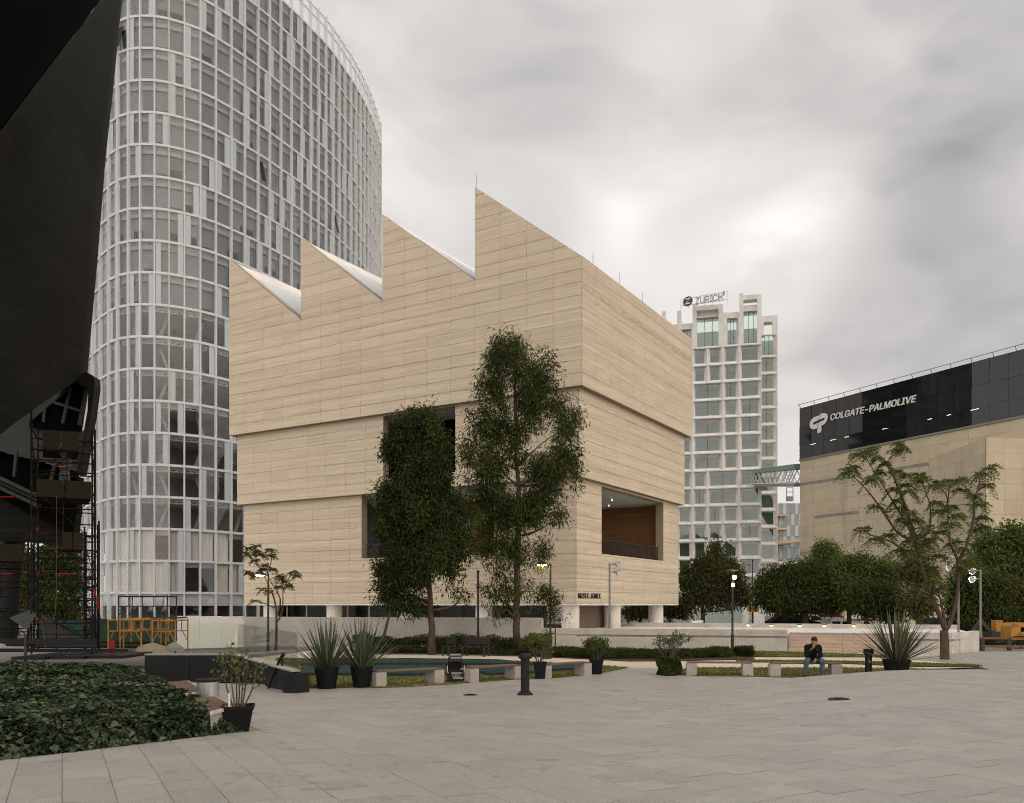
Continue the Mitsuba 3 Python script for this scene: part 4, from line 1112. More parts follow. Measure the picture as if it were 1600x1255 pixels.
part(zb, 'ceiling', m, 'room_ceiling')
# roof sign
zs = thing('roof_sign', 'roof sign with a round dark Z emblem and grey letters on a thin frame', 'sign')
sD = 187.0; s0, s1 = W(1066, 482, sD), W(1138, 463, sD - 3.5)
su = (s1 - s0) / np.linalg.norm(s1 - s0); suz = UZ; sn = np.array([su[1], -su[0], 0]); sn /= np.linalg.norm(sn)
SP_ = lambda px, py: W(px, py, sD - 3.5 * (px - 1066) / 72)
m = MB()
for a, b in (((1064, 468), (1137, 455.5)), ((1064, 478), (1137, 468))): m.bar(SP_(*a), SP_(*b), .14, .14)
for px in (1064, 1076, 1089, 1101, 1113, 1125, 1137):
    m.bar(SP_(px, 468 - (px - 1064) * .17), SP_(px, 484 - (px - 1064) * .14), .13, .13)
part(zs, 'frame', m, 'white_paint')
c = SP_(1075, 471.5); R_ = np.array([su, suz / np.linalg.norm(suz), sn]).T
dsk = MB(); ang = np.linspace(0, 2 * np.pi, 33)[:-1]
dsk.prism([c + R_ @ np.array([math.cos(a) * 1.02, math.sin(a) * 1.02, .1]) for a in ang], sn * .18); part(zs, 'emblem_disc', dsk, 'sign_navy')
zl = MB()
for pts in ([(-.5, .62), (.62, .62), (.50, .36), (-.42, .36)], [(.62, .62), (.34, .36), (-.62, -.55), (-.28, -.40)], [(-.62, -.60), (.45, -.60), (.58, -.36), (-.36, -.36)]):
    zl.prism([c + R_ @ np.array([x, y, .29]) for x, y in pts], sn * .06)
part(zs, 'emblem_letter', zl, 'letter_white')


def letters(text, p0, p1, hpx, d0, mat, holder, name='lettering', shear=0.0, bold=True, push=.1, label=None, depth=.12):
    """Extruded letters running between two world points, capitals as high as hpx photograph pixels at distance d0."""
    tm = meshkit.text_mesh(text, 1.0, .1, bold=bold); v = np.array(tm.vertices); L = np.linalg.norm(p1 - p0)
    v[:, 0] -= v[:, 0].min(); h = hpx * d0 / F; v[:, 0] *= L / v[:, 0].max(); v[:, 1] *= h; v[:, 2] *= depth / .1
    v[:, 0] += v[:, 1] * shear
    u = (p1 - p0) / L; n = np.array([u[1], -u[0], 0]); n /= np.linalg.norm(n); up = np.array([0, 0, 1.0])
    M = p0 + np.outer(v[:, 0], u) + np.outer(v[:, 1], up) + np.outer(v[:, 2] + push, n)
    f = np.array(tm.faces)
    if np.linalg.det(np.array([u, up, n])) < 0: f = f[:, ::-1]
    return part(holder, name, (M, f), mat, label=label)


letters('ZURICH', SP_(1087, 476.5), SP_(1129, 469.5), 10.5, 186, 'letter_grey', zs, label='grey letters reading ZURICH')
part(zs, 'antenna', MB().bar(SP_(1131, 462), SP_(1131, 455), .2, .2), 'iron')

# ================================================================ stone office with a dark glass top storey
cb = thing('stone_office', 'beige stone office with a black glass top storey carrying white lettering', 'office building')
CA, CB = np.array([44.95, 137.0]), np.array([61.3, 105.0])
u2 = (CB - CA) / np.linalg.norm(CB - CA); n2 = np.array([u2[1], -u2[0]])
if n2 @ CA > 0: n2 = -n2
CB = CB + u2 * 9
LN = np.linalg.norm(CB - CA); cu, cn = np.array([*u2, 0]), np.array([*n2, 0]); CO = np.array([*CA, 0])
ZT, ZG = E + 30.6, E + 22.65
crr = np.random.default_rng(43)
cx = np.arange(0, LN + .1, 2.86); cx[-1] = LN
rowz = np.arange(.2, ZG - .3, 1.78)
for i in range(len(cx) - 1):
    for z in rowz:
        z1 = min(z + 1.78, ZG - .25)
        part(cb, 'panel', MB().frame(CO, cu, cn, UZ, [cx[i] + .012, -.02, z + .012], [cx[i + 1] - .012, .04 + crr.uniform(-.006, .006), z1 - .012], (crr.beta(2, 2), crr.uniform())), 'travertine_far')
m = MB().frame(CO, cu, cn, UZ, [0, -20, 0], [LN, -.03, ZG - .25]); part(cb, 'wall', m, 'joint')
m = MB().frame(CO, cu, cn, UZ, [-.06, -20, ZG - .24], [LN, .22, ZG]); part(cb, 'cornice', m, 'grey_paint')
for x0, x1, k in ((0.02, 8.6, 2), (16.5, 27.0, 2), (2.88, 11.4, 5), (0.02, 2.8, 8), (0.02, 8.5, 11)):
    z = ZG - .25 - 1.78 * k - .1
    g = part(cb, 'vent_strip', MB().frame(CO, cu, cn, UZ, [x0, .05, z - .2], [x1, .09, z + .2]), 'concrete_dark', label='brown grille strip')
nb_ = int(LN / 2.43)
for i in range(nb_ + 1):
    x0, x1 = i * 2.43, min((i + 1) * 2.43, LN)
    if x1 - x0 < .2: continue
    for z0, z1 in ((ZG + .02, ZG + 2.2), (ZG + 2.2, ZG + 4.9), (ZG + 4.9, ZT)):
        t = crr.normal(0, .022, 2)
        part(cb, 'pane', MB().prism([CO + cu * x + cn * y + UZ * z for x, y, z in ((x0 + .015, .10 + t[0], z0 + .015), (x1 - .015, .10 - t[0], z0 + .015), (x1 - .015, .10 - t[0] + t[1], z1 - .015), (x0 + .015, .10 + t[0] + t[1], z1 - .015))], cn * .03), 'office_pane_reflect' if x0 > 28.2 else 'office_glass')
part(cb, 'glass_storey', MB().frame(CO, cu, cn, UZ, [0, -20, ZG], [LN, .06, ZT]), 'black')
for i in range(9):
    x = 2.2 + i * 3.35
    if i == 1: x += .6
    part(cb, 'ceiling_lamp', MB().frame(CO, cu, cn, UZ, [x, .142, ZG + 1.9], [x + 1.15, .148, ZG + 1.97]), 'white_paint', emitter=glow((1, .92, .66), .28))
part(cb, 'roof_rail', MB().bar(CO + cn * .6 + UZ * (ZT + .45), CO + cu * LN + cn * .6 + UZ * (ZT + .45), .07, .07), 'grey_paint')
for i in range(15):
    part(cb, 'rail_bracket', MB().bar(CO + cu * (i * 2.9 + .1) + cn * .0 + UZ * (ZT + .02), CO + cu * (i * 2.9 + .4) + cn * .6 + UZ * (ZT + .43), .06, .06), 'iron')
q = lambda px, py: (lambda s: CO + cu * s + UZ * (E - (py - HY) / F * (CA[1] + u2[1] * s)))(on_face(px, CA, u2))
letters('COLGATE-PALMOLIVE', q(1299, 657.5), q(1432, 628.5), 9.5, 129, 'letter_white', cb, shear=.22, push=.2, label='white slanted letters reading COLGATE-PALMOLIVE')
# rounded double emblem of two joined letters
c0 = q(1281, 660); S = 1.15
body = sg.Point(-.55, 0).buffer(.95).union(sg.Point(.55, .25).buffer(.95)).union(sg.box(-.55, -.95, .1, .95)).union(sg.box(.05, -1.7, .62, .2))
body = body.difference(sg.LineString([(-.75, -.05), (.85, .25)]).buffer(.20)).difference(sg.LineString([(.0, -.95), (.18, .9)]).buffer(.07))
m = MB()
for gq in getattr(body, 'geoms', [body]):
    tri = trimesh.creation.extrude_polygon(gq, .14, engine='earcut'); v = np.array(tri.vertices); v[:, 0] += v[:, 1] * .15
    f = np.array(tri.faces)
    if np.linalg.det(np.array([cu, UZ, cn])) < 0: f = f[:, ::-1]
    m.add(c0 + np.outer(v[:, 0] * S, cu) + np.outer(v[:, 1] * S * .85, UZ) + np.outer(v[:, 2] + .2, cn), f)
part(cb, 'emblem', m, 'letter_white', label='white rounded emblem left of the lettering')
# folded stone prow standing out of the wall
e0, e1, e2 = on_face(1440, CA, u2), None, None
pr = W(1540, 684, 101); pr = np.array([pr[0], pr[1]]); a0 = CA + u2 * on_face(1452, CA, u2); b0 = CA + u2 * (on_face(1600, CA, u2) + 4)
b0 = pr + np.array([16.0, 2.5])
zt0, zp = E + (HY - 718) * a0[1] / F, E + (HY - 684) * 101 / F
pw = numbered(cb + '__prow')
m = MB(); m.prism([[*a0, zt0], [*pr, zp], [*b0, zp - .01]], [0, 0, -zp - 3]); scene[pw] = shape(m, 'joint')
for A, B, za, zb2 in ((a0, pr, zt0, zp), (pr, b0, zp, zp - .01)):
    L = np.linalg.norm(B - A); u = (B - A) / L; n = np.array([u[1], -u[0]]); n = -n if n @ A > 0 else n
    K = max(2, round(L / 2.4))
    for i in range(K):
        x0, x1 = L * i / K, L * (i + 1) / K
        for z in np.arange(.2, max(za, zb2), 1.78):
            cellp = sg.box(x0 + .012, z + .012, x1 - .012, z + 1.768).intersection(sg.Polygon([(0, 0), (L, 0), (L, zb2), (0, za)]))
            if cellp.is_empty or cellp.geom_type != 'Polygon' or cellp.area < .05: continue
            pts = [np.array([*(A + u * x), zz]) + np.array([*n, 0]) * .03 for x, zz in np.array(cellp.exterior.coords)[:-1]]
            part(pw, 'panel', MB().prism(pts, np.array([*n, 0]) * .04, (crr.beta(2, 2), crr.uniform())), 'travertine_far')
# ================================================================ glass building far behind, footbridge
fb = thing('glass_office', 'pale glass office with stacked balconies seen in the gap under the footbridge', 'office building')
gd = 230.0; FX = lambda px: (px - CX) / F * gd
part(fb, 'body', MB().frame([0, gd, 0], [1, 0, 0], [0, 1, 0], UZ, [FX(1200), .4, 0], [FX(1262), 16, E + 26.6]), 'room')
for i in range(9):
    for j in range(9):
        x0 = FX(1205 + i * 6.2)
        part(fb, 'pane', MB().frame([0, gd, 0], [1, 0, 0], [0, 1, 0], UZ, [x0 + .04, .25, E + .6 + j * 2.9], [x0 + 1.0, .3, E + 3.4 + j * 2.9]), 'tower_panel' if (i * 7 + j * 3) % 5 < 2 else 'office_pane')
for py in (805, 826, 849): part(fb, 'balcony', MB().frame([0, gd, 0], [1, 0, 0], [0, 1, 0], UZ, [FX(1195), -2.2, E + (HY - py) * gd / F - .45], [FX(1228), .2, E + (HY - py) * gd / F]), 'travertine_far')
part(fb, 'canopy', MB().bar([FX(1205), gd - 4, E + (HY - 850) * gd / F], [FX(1255), gd - 4, E + (HY - 846) * gd / F], 4, .8), 'travertine_far')
part(fb, 'terrace', MB().frame([0, gd, 0], [1, 0, 0], [0, 1, 0], UZ, [FX(1195), -6, E + 9.2], [FX(1262), -3, E + 11.0]), 'facade_white'); part(fb, 'terrace_wall', MB().frame([0, gd, 0], [1, 0, 0], [0, 1, 0], UZ, [FX(1195), -5.5, 0], [FX(1262), -3.2, E + 9.2]), 'concrete_pale')
m = MB()
for px in (1229, 1239): m.bar(W(px, 782, gd), W(px, 762, gd), .18, .18)
for py in (762, 769, 776): m.bar(W(1229, py, gd), W(1239, py, gd), .15, .15)
m.box(W(1234, 780, gd), (1.6, 1.2, 1.0)); part(fb, 'roof_mast', m, 'grey_paint')
br = thing('footbridge', 'pale green truss footbridge between the white block and the stone office', 'footbridge')
bA, bB = W(1182, 757.5, 191), W(1254, 757, 139.5)
ub_ = bB - bA; Lb = np.linalg.norm(ub_); ub_ = ub_ / Lb; nb3 = np.array([ub_[1], -ub_[0], 0]); nb3 /= np.linalg.norm(nb3)
zt_ = lambda s, f_: bA + ub_ * s + UZ * f_
part(br, 'deck', MB().bar(bA - UZ * .1, bB - UZ * .1, 2.6, .55), 'grey_paint'); part(br, 'roof', MB().bar(bA + UZ * 2.85, bB + UZ * 2.85, 2.6, .8), 'bridge_green')
K = 9
for side in (1, -1):
    off = nb3 * 1.25 * side
    for i in range(K):
        s0, s1 = Lb * i / K, Lb * (i + 1) / K
        for f0, f1 in ((.2, 2.4), (2.4, .2)): part(br, 'brace', MB().bar(zt_(s0, f0) + off, zt_(s1, f1) + off, .14, .14), 'facade_white')
    part(br, 'chord', MB().bar(zt_(0, .25) + off, zt_(Lb, .25) + off, .18, .18), 'facade_white')
# ================================================================ trees and planting
def make_tree(name, label, cat, base, trunk_pts, blobs, n_clusters, per, leaf, tone, seed, r0=.16, droop=.4, brown=.1, limbs=True, spread=.30, group=None, gap=.42, barkt=.5, twig=220):
    """Tapered trunk, limbs to every clump of the crown, and leaves in small clusters through the clumps.
    blobs: (centre, radii, weight)."""
    r = np.random.default_rng(seed); t = thing(name, label, cat, group)
    tp = np.array(trunk_pts, float); m = MB()
    s = np.linspace(0, 1, len(tp)); rad = r0 * (1 - .86 * s ** .9)
    fine = PchipInterpolator(s, tp)(np.linspace(0, 1, 26)); fr = np.interp(np.linspace(0, 1, 26), s, rad); fr[0] *= 1.35; fr[1] *= 1.1
    fine[2:-1, :2] += r.normal(0, r0 * .10, (23, 2)); m.tube(fine, fr, 10, (barkt, 0))
    C = np.array([b[0] for b in blobs]); R = np.array([b[1] for b in blobs]); Wt = np.array([b[2] * np.prod(b[1]) for b in blobs]); Wt = Wt / Wt.sum()
    paths = [fine]
    if limbs:
        for c, rr in zip(C, R):
            k = int(np.argmin(np.linalg.norm(fine - c, axis=1) + np.maximum(0, fine[:, 2] - c[2] + .35 * np.linalg.norm(fine[:, :2] - c[:2], axis=1)) * 2.5)); k = min(k, 22)
            a = fine[k]; e = c + np.array([0, 0, rr[2] * .55])
            mid = (a + e) / 2 + r.normal(0, .12, 3) * np.linalg.norm(e - a); mid[2] -= .05 * np.linalg.norm(e - a)
            q = PchipInterpolator([0, .5, 1], np.array([a, mid, e]))(np.linspace(0, 1, 10)); m.tube(q, np.linspace(max(fr[k] * .55, .02), .010, 10), 7, (barkt, 0)); paths.append(q)
    allp = np.vstack(paths)
    idx = r.choice(len(blobs), n_clusters * 3, p=Wt)
    dr_ = r.normal(0, 1, (len(idx), 3)); dr_ /= np.linalg.norm(dr_, axis=1, keepdims=True)
    P = C[idx] + dr_ * R[idx] * (r.uniform(0, 1, (len(idx), 1)) ** .45)
    nz = meshkit.fbm(P * np.array([1.15, 1.15, .60]) + seed, 4, seed); P = P[nz > gap][:n_clusters]
    # twigs
    for c in P[::max(1, len(P) // twig)]:
        k = np.argmin(np.linalg.norm(allp - c, axis=1) + np.maximum(0, allp[:, 2] - c[2])); a = allp[k]
        if .15 < np.linalg.norm(a - c) < 2.2: m.tube(np.array([a, (a + c) / 2 + r.normal(0, .05, 3), c]), [.014, .009, .004], 5, (barkt, 0), cap=False)
    part(t, 'trunk', m, 'bark', smooth=True)
    n = len(P); pos = np.repeat(P, per, 0) + r.normal(0, spread, (n * per, 3)) * [1, 1, 1.1]
    ct = np.clip(r.normal(tone[0], tone[1], n), 0, 1); tt = np.clip(np.repeat(ct, per) + r.normal(0, .10, n * per), 0, 1)
    br_ = np.repeat(r.uniform(0, 1, n) < brown, per) * r.uniform(.5, 1, n * per) + r.uniform(0, .5, n * per)
    outw = (pos - np.repeat(P, per, 0)); d = outw / (np.linalg.norm(outw, axis=1, keepdims=True) + 1e-6); d[:, 2] -= droop * 2
    (v, f, u) = leaves(pos, d, leaf[0], leaf[1], r, np.column_stack([tt, br_]), jit=.45)
    part(t, 'crown', (v, f), 'foliage', uv=u)
    return t


def B(px, py, d, rx, ry, rdep=None, w=1.0):
    """Crown clump from its picture centre and picture radii at distance d."""
    c = W(px, py, d); k = d / F
    return (c, np.array([1.0 * rx * k, (rdep if rdep is not None else rx * .9 * k), ry * k]), w)


d = 40.4; g = GP(675, 1022.5)
make_tree('leafy_tree', 'dense dark green tree with a straight trunk, left of the two tall trees', 'tree', g, [g - [0, 0, .1], W(674, 985, d), W(672, 930, d), W(665, 860, d), W(658, 760, d), W(655, 665, d)],
          [B(655, 672, d, 38, 36), B(632, 708, d, 34, 40), B(680, 712, d, 34, 44), B(648, 760, d, 52, 50), B(690, 775, d + .8, 40, 48), B(622, 800, d - .6, 38, 52), B(668, 830, d, 62, 52), B(706, 822, d, 28, 46), B(612, 868, d, 30, 40), B(650, 880, d - .6, 52, 42), B(694, 868, d, 34, 34), B(610, 915, d, 24, 32), B(640, 938, d, 30, 22, None, .7), B(700, 905, d, 20, 16, None, .35), B(722, 928, d, 13, 14, None, .5), B(650, 790, d + 1.4, 50, 70), B(588, 838, d, 14, 12, None, .8), B(742, 800, d, 12, 14, None, .6), B(596, 890, d, 13, 20), B(730, 860, d, 12, 16, None, .6), B(618, 690, d, 12, 16), B(640, 645, d, 10, 12), B(668, 640, d, 10, 10), B(600, 770, d, 12, 14), B(592, 935, d, 12, 12, None, .6)],
          2100, 34, (.215, .060), (.28, .20), 101, r0=.20, droop=.5, brown=.03, spread=.17, gap=.468)
d = 42.3; g = GP(808, 1018)
make_tree('leafy_tree', 'tallest tree, slender and open, in front of the museum corner', 'tree', g, [g - [0, 0, .1], W(807, 985, d), W(808, 900, d), W(810, 800, d), W(806, 690, d), W(804, 600, d), W(812, 525, d)],
          [B(800, 522, d, 16, 22, None, .6), B(830, 530, d, 16, 24, None, .6), B(778, 540, d, 18, 26, None, .7), B(806, 560, d, 46, 36), B(845, 560, d, 24, 28, None, .8), B(770, 590, d, 24, 40), B(812, 610, d, 44, 42), B(858, 600, d, 26, 40), B(884, 600, d, 14, 26, None, .7), B(748, 650, d, 26, 40), B(785, 660, d, 38, 46), B(838, 640, d, 32, 44, None, .8), B(880, 655, d, 24, 50, None, .9), B(898, 680, d, 14, 40), B(734, 700, d, 16, 34), B(766, 735, d, 34, 48), B(812, 720, d, 32, 56, None, .6), B(862, 735, d, 40, 46), B(896, 735, d, 16, 34), B(740, 790, d, 26, 40, None, .8), B(790, 800, d, 46, 48), B(848, 790, d, 42, 38), B(800, 862, d, 52, 36), B(760, 850, d, 24, 34, None, .8), B(842, 858, d, 22, 30, None, .7), B(868, 812, d, 20, 16, None, .6), B(790, 915, d, 34, 26, None, .45), B(828, 925, d, 24, 20, None, .4), B(755, 925, d, 15, 16, None, .45), B(790, 958, d, 30, 16, None, .4), B(730, 755, d - .5, 14, 30, None, .4)],
          2100, 24, (.205, .050), (.40, .23), 102, r0=.21, droop=.55, brown=.05, spread=.155, gap=.478)
# sapling by the lit lamp, leaning sapling, thin trees at the left
d = 42.0; g = GP(866, 1020)
make_tree('sapling', 'thin sapling with reddish leaves beside the lit lamp post before the museum corner', 'sapling', g, [g, W(868, 985, d), W(864, 950, d), W(858, 920, d)], [B(852, 925, d, 13, 10), B(866, 935, d, 9, 8), B(862, 955, d, 10, 14, None, .7), B(878, 965, d, 5, 7, None, .6)], 60, 22, (.15, .05), (.35, .2), 103, r0=.04, brown=.25, spread=.16, gap=.3)
d = 40.0; g = GP(601, 1016)
make_tree('sapling', 'leaning dark trunk of a small tree behind the potted agaves', 'sapling', g, [g, W(602, 985, d), W(609, 950, d), W(613, 910, d), W(612, 880, d)], [B(622, 905, d, 22, 18, None, .5), B(600, 920, d, 12, 12, None, .4), B(628, 940, d, 14, 12, None, .4)], 70, 24, (.19, .05), (.28, .15), 104, r0=.085, spread=.2, gap=.3)


def sprig_tree(name, label, base, stems, sprigs, seed, leaf, nleaf, rad, tone, brown, r0, dd, group=None, droop=.35, fl=14):
    """Open tree of bare stems, each ending in fans of feathered leaves."""
    r = np.random.default_rng(seed); t = thing(name, label, 'tree', group); m = MB(); paths = []
    for pts, ra, rb in stems:
        p = np.array([W(*q) if len(q) == 3 else W(q[0], q[1], dd) for q in pts]); k = len(p); q = PchipInterpolator(np.linspace(0, 1, k), p)(np.linspace(0, 1, 5 * k))
        m.tube(q, np.linspace(ra, rb, len(q)), 8, (.5, 0)); paths.append(q)
    allp = np.vstack(paths); L = []
    for px, py, s in sprigs:
        c = W(px, py, dd + r.normal(0, .5)); k = np.argmin(np.linalg.norm(allp - c, axis=1) + np.maximum(0, allp[:, 2] - c[2]) * 1.5); a = allp[k]
        if np.linalg.norm(a - c) > .06: m.tube(np.array([a, (a * .45 + c * .55) + [0, 0, .04], c]), [.022, .016, .008], 6, (.5, 0), cap=False)
        nf = int(fl * s ** .5) + 2
        for j in range(nf):                           # fronds: a drooping midrib with paired leaflets
            az = j * 2.399 + r.uniform(0, .6); el = r.uniform(-.45, .95); ln = rad * s * r.uniform(.7, 1.2)
            u = np.linspace(.12, 1, nleaf // 2); h = np.array([math.cos(az) * math.cos(el), math.sin(az) * math.cos(el), math.sin(el)])
            rib = c + np.outer(u * ln, h) - np.outer(u ** 2 * ln * droop * 1.6, [0, 0, 1]); side = np.array([-math.sin(az), math.cos(az), 0])
            for sg_ in (1, -1):
                tt = np.clip(r.normal(tone[0], tone[1]) + r.normal(0, .08, len(u)), 0, 1)
                L.append(leaves(rib, np.tile(side * sg_ * .9 + h * .5 - [0, 0, .3], (len(u), 1)), leaf[0], leaf[1], r, np.column_stack([tt, (r.uniform() < brown) * .9 + 0 * tt]), jit=.2))
            m.tube(np.vstack([c, rib[::max(1, len(rib) // 4)]]), .004, 4, (.5, 0), cap=False)
    part(t, 'trunk', m, 'bark', smooth=True)
    vf, u = join_leaves(L); part(t, 'crown', vf, 'foliage', uv=u)
    return t


Q = lambda x, y: (1220 + x / 4.2105, 680 + y / 4.2105)
sp = [(440, 240, 1.1), (470, 215, .9), (545, 110, 1.2), (500, 130, .8), (600, 90, .8), (640, 160, .8), (780, 100, 1.0), (780, 60, .7), (600, 290, 1.1), (640, 250, .8), (690, 190, .8), (830, 260, 1.0), (760, 240, .8), (850, 370, .9), (820, 330, .7), (630, 470, .9), (740, 360, .9), (760, 430, .9), (790, 480, .9), (850, 510, 1.1), (880, 560, .9), (800, 560, 1.0), (540, 620, .9), (640, 690, 1.1), (700, 660, .9), (930, 290, 1.0), (910, 260, .7), (1010, 330, .9), (1040, 310, .7), (1030, 440, .9), (1110, 300, 1.0), (1180, 290, .9), (1200, 360, .8), (1060, 500, 1.0), (1110, 470, .9), (1160, 530, 1.0), (1110, 590, 1.1), (1060, 640, .9), (1280, 400, .9), (1310, 260, .9), (1380, 210, .9), (1360, 330, .8), (1310, 450, .9), (1330, 540, .8), (1290, 620, .9), (1340, 600, .9), (900, 660, 1.1), (960, 610, .9), (860, 700, 1.1), (930, 720, 1.2), (990, 690, 1.0), (780, 760, .9), (840, 780, 1.0), (1130, 710, 1.1), (1190, 740, 1.1), (1230, 830, 1.1), (1180, 880, 1.0), (1000, 960, 1.1), (1050, 1010, 1.0), (990, 880, .9), (1050, 800, .9), (920, 860, .9)]
J = lambda *p: [Q(*k) for k in p]
g = GP(1476, 1030.5); gd_ = g[1]
sprig_tree('spreading_tree', 'spreading open-crowned tree with forked pale trunk in front of the stone office', g,
           [([(1476, 1032), (1476, 1010), (1475, 985)], .20, .17), (J((1080, 1280), (1010, 1100), (930, 880), (880, 690), (800, 540), (690, 360), (560, 150)), .11, .016), (J((930, 880), (880, 660), (800, 420), (720, 230), (680, 190)), .09, .02), (J((880, 690), (780, 650), (690, 530), (590, 390), (490, 285)), .07, .02), (J((1085, 1280), (1130, 1180), (1165, 980), (1165, 840), (1110, 690), (1100, 500), (1110, 310)), .11, .014), (J((1165, 840), (1230, 700), (1270, 520), (1270, 430), (1200, 330)), .08, .02), (J((1270, 430), (1305, 330), (1310, 260), (1360, 220)), .04, .015), (J((880, 690), (980, 620), (985, 500), (940, 340)), .06, .015), (J((840, 780), (700, 690), (590, 655), (545, 625)), .05, .015), (J((1085, 1270), (1060, 1130), (1030, 1010)), .08, .02), (J((1100, 500), (1090, 400), (1060, 370)), .03, .015)],
           [(*Q(x, y), s) for x, y, s in sp], 111, (.17, .050), 20, .52, (.92, .18), .15, .3, gd_, droop=.50, fl=10)
sm = [(1345, 120, 1), (1290, 130, .9), (1280, 180, .7), (1350, 160, .8), (1400, 190, .8), (1460, 140, .8), (1480, 190, .7), (1420, 260, .7), (1290, 325, .8), (1330, 345, .7), (1400, 300, .6), (1480, 300, .8), (1530, 350, .9), (1570, 390, .9), (1400, 455, .8), (1450, 460, .7), (1345, 225, .7), (1530, 440, .6), (1340, 545, .8)]
Q5 = lambda x, y: (130 + x / 5, 830 + y / 5)
d = 44.5
sprig_tree('young_tree', 'small sparse tree with feathery tufts beside the left lamp post', GP(430, 1014),
           [([(431, 1016), (432, 985), (432, 960)], .075, .06), ([Q5(*p) for p in ((1510, 650), (1495, 540), (1450, 430), (1400, 320), (1350, 230), (1345, 120))], .05, .015), ([Q5(*p) for p in ((1510, 650), (1540, 540), (1480, 420), (1440, 330), (1470, 230), (1465, 140))], .045, .015), ([Q5(*p) for p in ((1510, 720), (1560, 600), (1560, 480), (1600, 380), (1650, 300))], .04, .015), ([Q5(*p) for p in ((1495, 600), (1400, 560), (1310, 535))], .03, .01)],
           [(*Q5(x, y), s) for x, y, s in sm] + [(458, 893, .9), (463, 900, .7), (452, 915, .6), (440, 905, .7)], 112, (.15, .05), 16, .42, (.45, .15), .12, .07, d, fl=8)
# trees standing beyond the podium
FT = 'trees beyond the podium'


def far_tree(label, d, trunk_px, blobs, n, per, leaf, tone, seed, r0=.2, brown=.1, gap=.40, spread=.30, base_py=None):
    tone = (tone[0] + .20, tone[1] + .05); gap += .08; n = int(n * .8); tone = (tone[0] + np.random.default_rng(seed).uniform(-.10, .12), tone[1]); blobs = [(c + [0, 0, .22], r_ * [.88, .88, .70], w) for c, r_, w in blobs]
    q = np.random.default_rng(seed + 900)
    for c, r_, w in list(blobs):                      # ragged outline: small clumps at the rim
        for _ in range(3):
            e = q.normal(0, 1, 3); e /= np.linalg.norm(e); e[2] = abs(e[2]) * .9 - .1; blobs.append((c + e * r_ * 1.05, r_ * q.uniform(.22, .42), w * 1.2))
    x, yb, yt = trunk_px
    b = W(x, yb, d); b[2] = .0
    return make_tree('street_tree', label, 'tree', b, [b, W(x, (yb + yt) / 2, d), W(x + 3, yt, d), W(x + 1, yt - 20, d)], blobs, n, per, leaf, tone, seed, r0=r0, brown=brown, gap=gap, spread=spread, group=FT, twig=120)


d = 74; far_tree('brownish open tree just right of the museum wall', d, (1098, 965, 930), [B(1090, 905, d, 26, 26), B(1118, 890, d, 28, 26, None, .8), B(1122, 862, d, 16, 14, None, .5), B(1150, 905, d, 26, 28, None, .8), B(1085, 940, d, 20, 18), B(1125, 935, d, 34, 22), B(1160, 935, d, 16, 18, None, .6)], 1000, 24, (.30, .12), (.34, .2), 121, brown=.4, gap=.43)
d = 80; far_tree('second brownish tree glimpsed under the museum soffit', d, (1000, 972, 960), [B(1005, 956, d, 26, 12), B(1045, 950, d, 24, 14), B(985, 962, d, 14, 10), B(1068, 958, d, 16, 14)], 360, 24, (.30, .12), (.25, .2), 122, brown=.25)
d = 67; far_tree('round dense dark tree with a short forked trunk right of the traffic lights', d, (1258, 978, 950), [B(1215, 915, d, 34, 26), B(1255, 905, d, 40, 26), B(1290, 920, d, 34, 28), B(1235, 940, d, 44, 22), B(1285, 945, d, 34, 16), B(1195, 935, d, 18, 18)], 1500, 30, (.26, .12), (.14, .10), 123, r0=.3, brown=.06, gap=.33)
d = 78; far_tree('light green tree rising behind the round dark tree', d, (1288, 965, 900), [B(1288, 866, d, 20, 14), B(1270, 878, d, 18, 14), B(1300, 882, d, 20, 18), B(1282, 900, d, 30, 16)], 420, 24, (.28, .13), (.72, .18), 124, brown=.05, gap=.42)
d = 66; far_tree('mid green tree with a slim dark trunk between round and bare trees', d, (1327, 978, 930), [B(1335, 890, d, 32, 18), B(1318, 915, d, 26, 22), B(1352, 915, d, 30, 26), B(1340, 940, d, 34, 18), B(1385, 900, d, 28, 22, None, .8)], 950, 26, (.27, .12), (.52, .2), 125, brown=.08, gap=.40)
d = 62; far_tree('dull green tree with drooping low branches before the pale wall', d, (1354, 978, 950), [B(1350, 950, d, 26, 12), B(1375, 935, d, 34, 18), B(1395, 955, d, 22, 18), B(1360, 930, d, 26, 12)], 520, 26, (.25, .11), (.30, .15), 126, brown=.15, gap=.42)
d = 58; far_tree('half bare reddish tree with dark twisting branches', d, (1434, 985, 950), [B(1390, 880, d, 26, 18, None, .35), B(1425, 870, d, 28, 18, None, .3), B(1412, 905, d, 34, 22, None, .45), B(1450, 900, d, 26, 30, None, .5), B(1420, 940, d, 34, 22, None, .6), B(1445, 955, d, 22, 18, None, .6)], 520, 22, (.22, .10), (.30, .2), 127, brown=.5, gap=.47)
d = 64; far_tree('big bright green tree at the right edge under the terrace wall', d, (1575, 985, 930), [B(1545, 860, d, 26, 24), B(1585, 850, d, 30, 24), B(1610, 870, d, 30, 30), B(1560, 885, d, 36, 24), B(1600, 905, d, 36, 26), B(1530, 895, d, 24, 24)], 1300, 28, (.30, .14), (.55, .2), 128, r0=.3, brown=.04, gap=.36)
d = 60; far_tree('olive green tree behind the floodlight mast at the right', d, (1545, 990, 950), [B(1520, 915, d, 26, 24), B(1555, 925, d, 34, 22), B(1590, 940, d, 34, 24), B(1530, 945, d, 30, 22), B(1500, 940, d, 22, 26), B(1570, 965, d, 44, 18), B(1515, 970, d, 28, 14)], 1500, 28, (.28, .11), (.30, .15), 129, r0=.25, brown=.22, gap=.35)
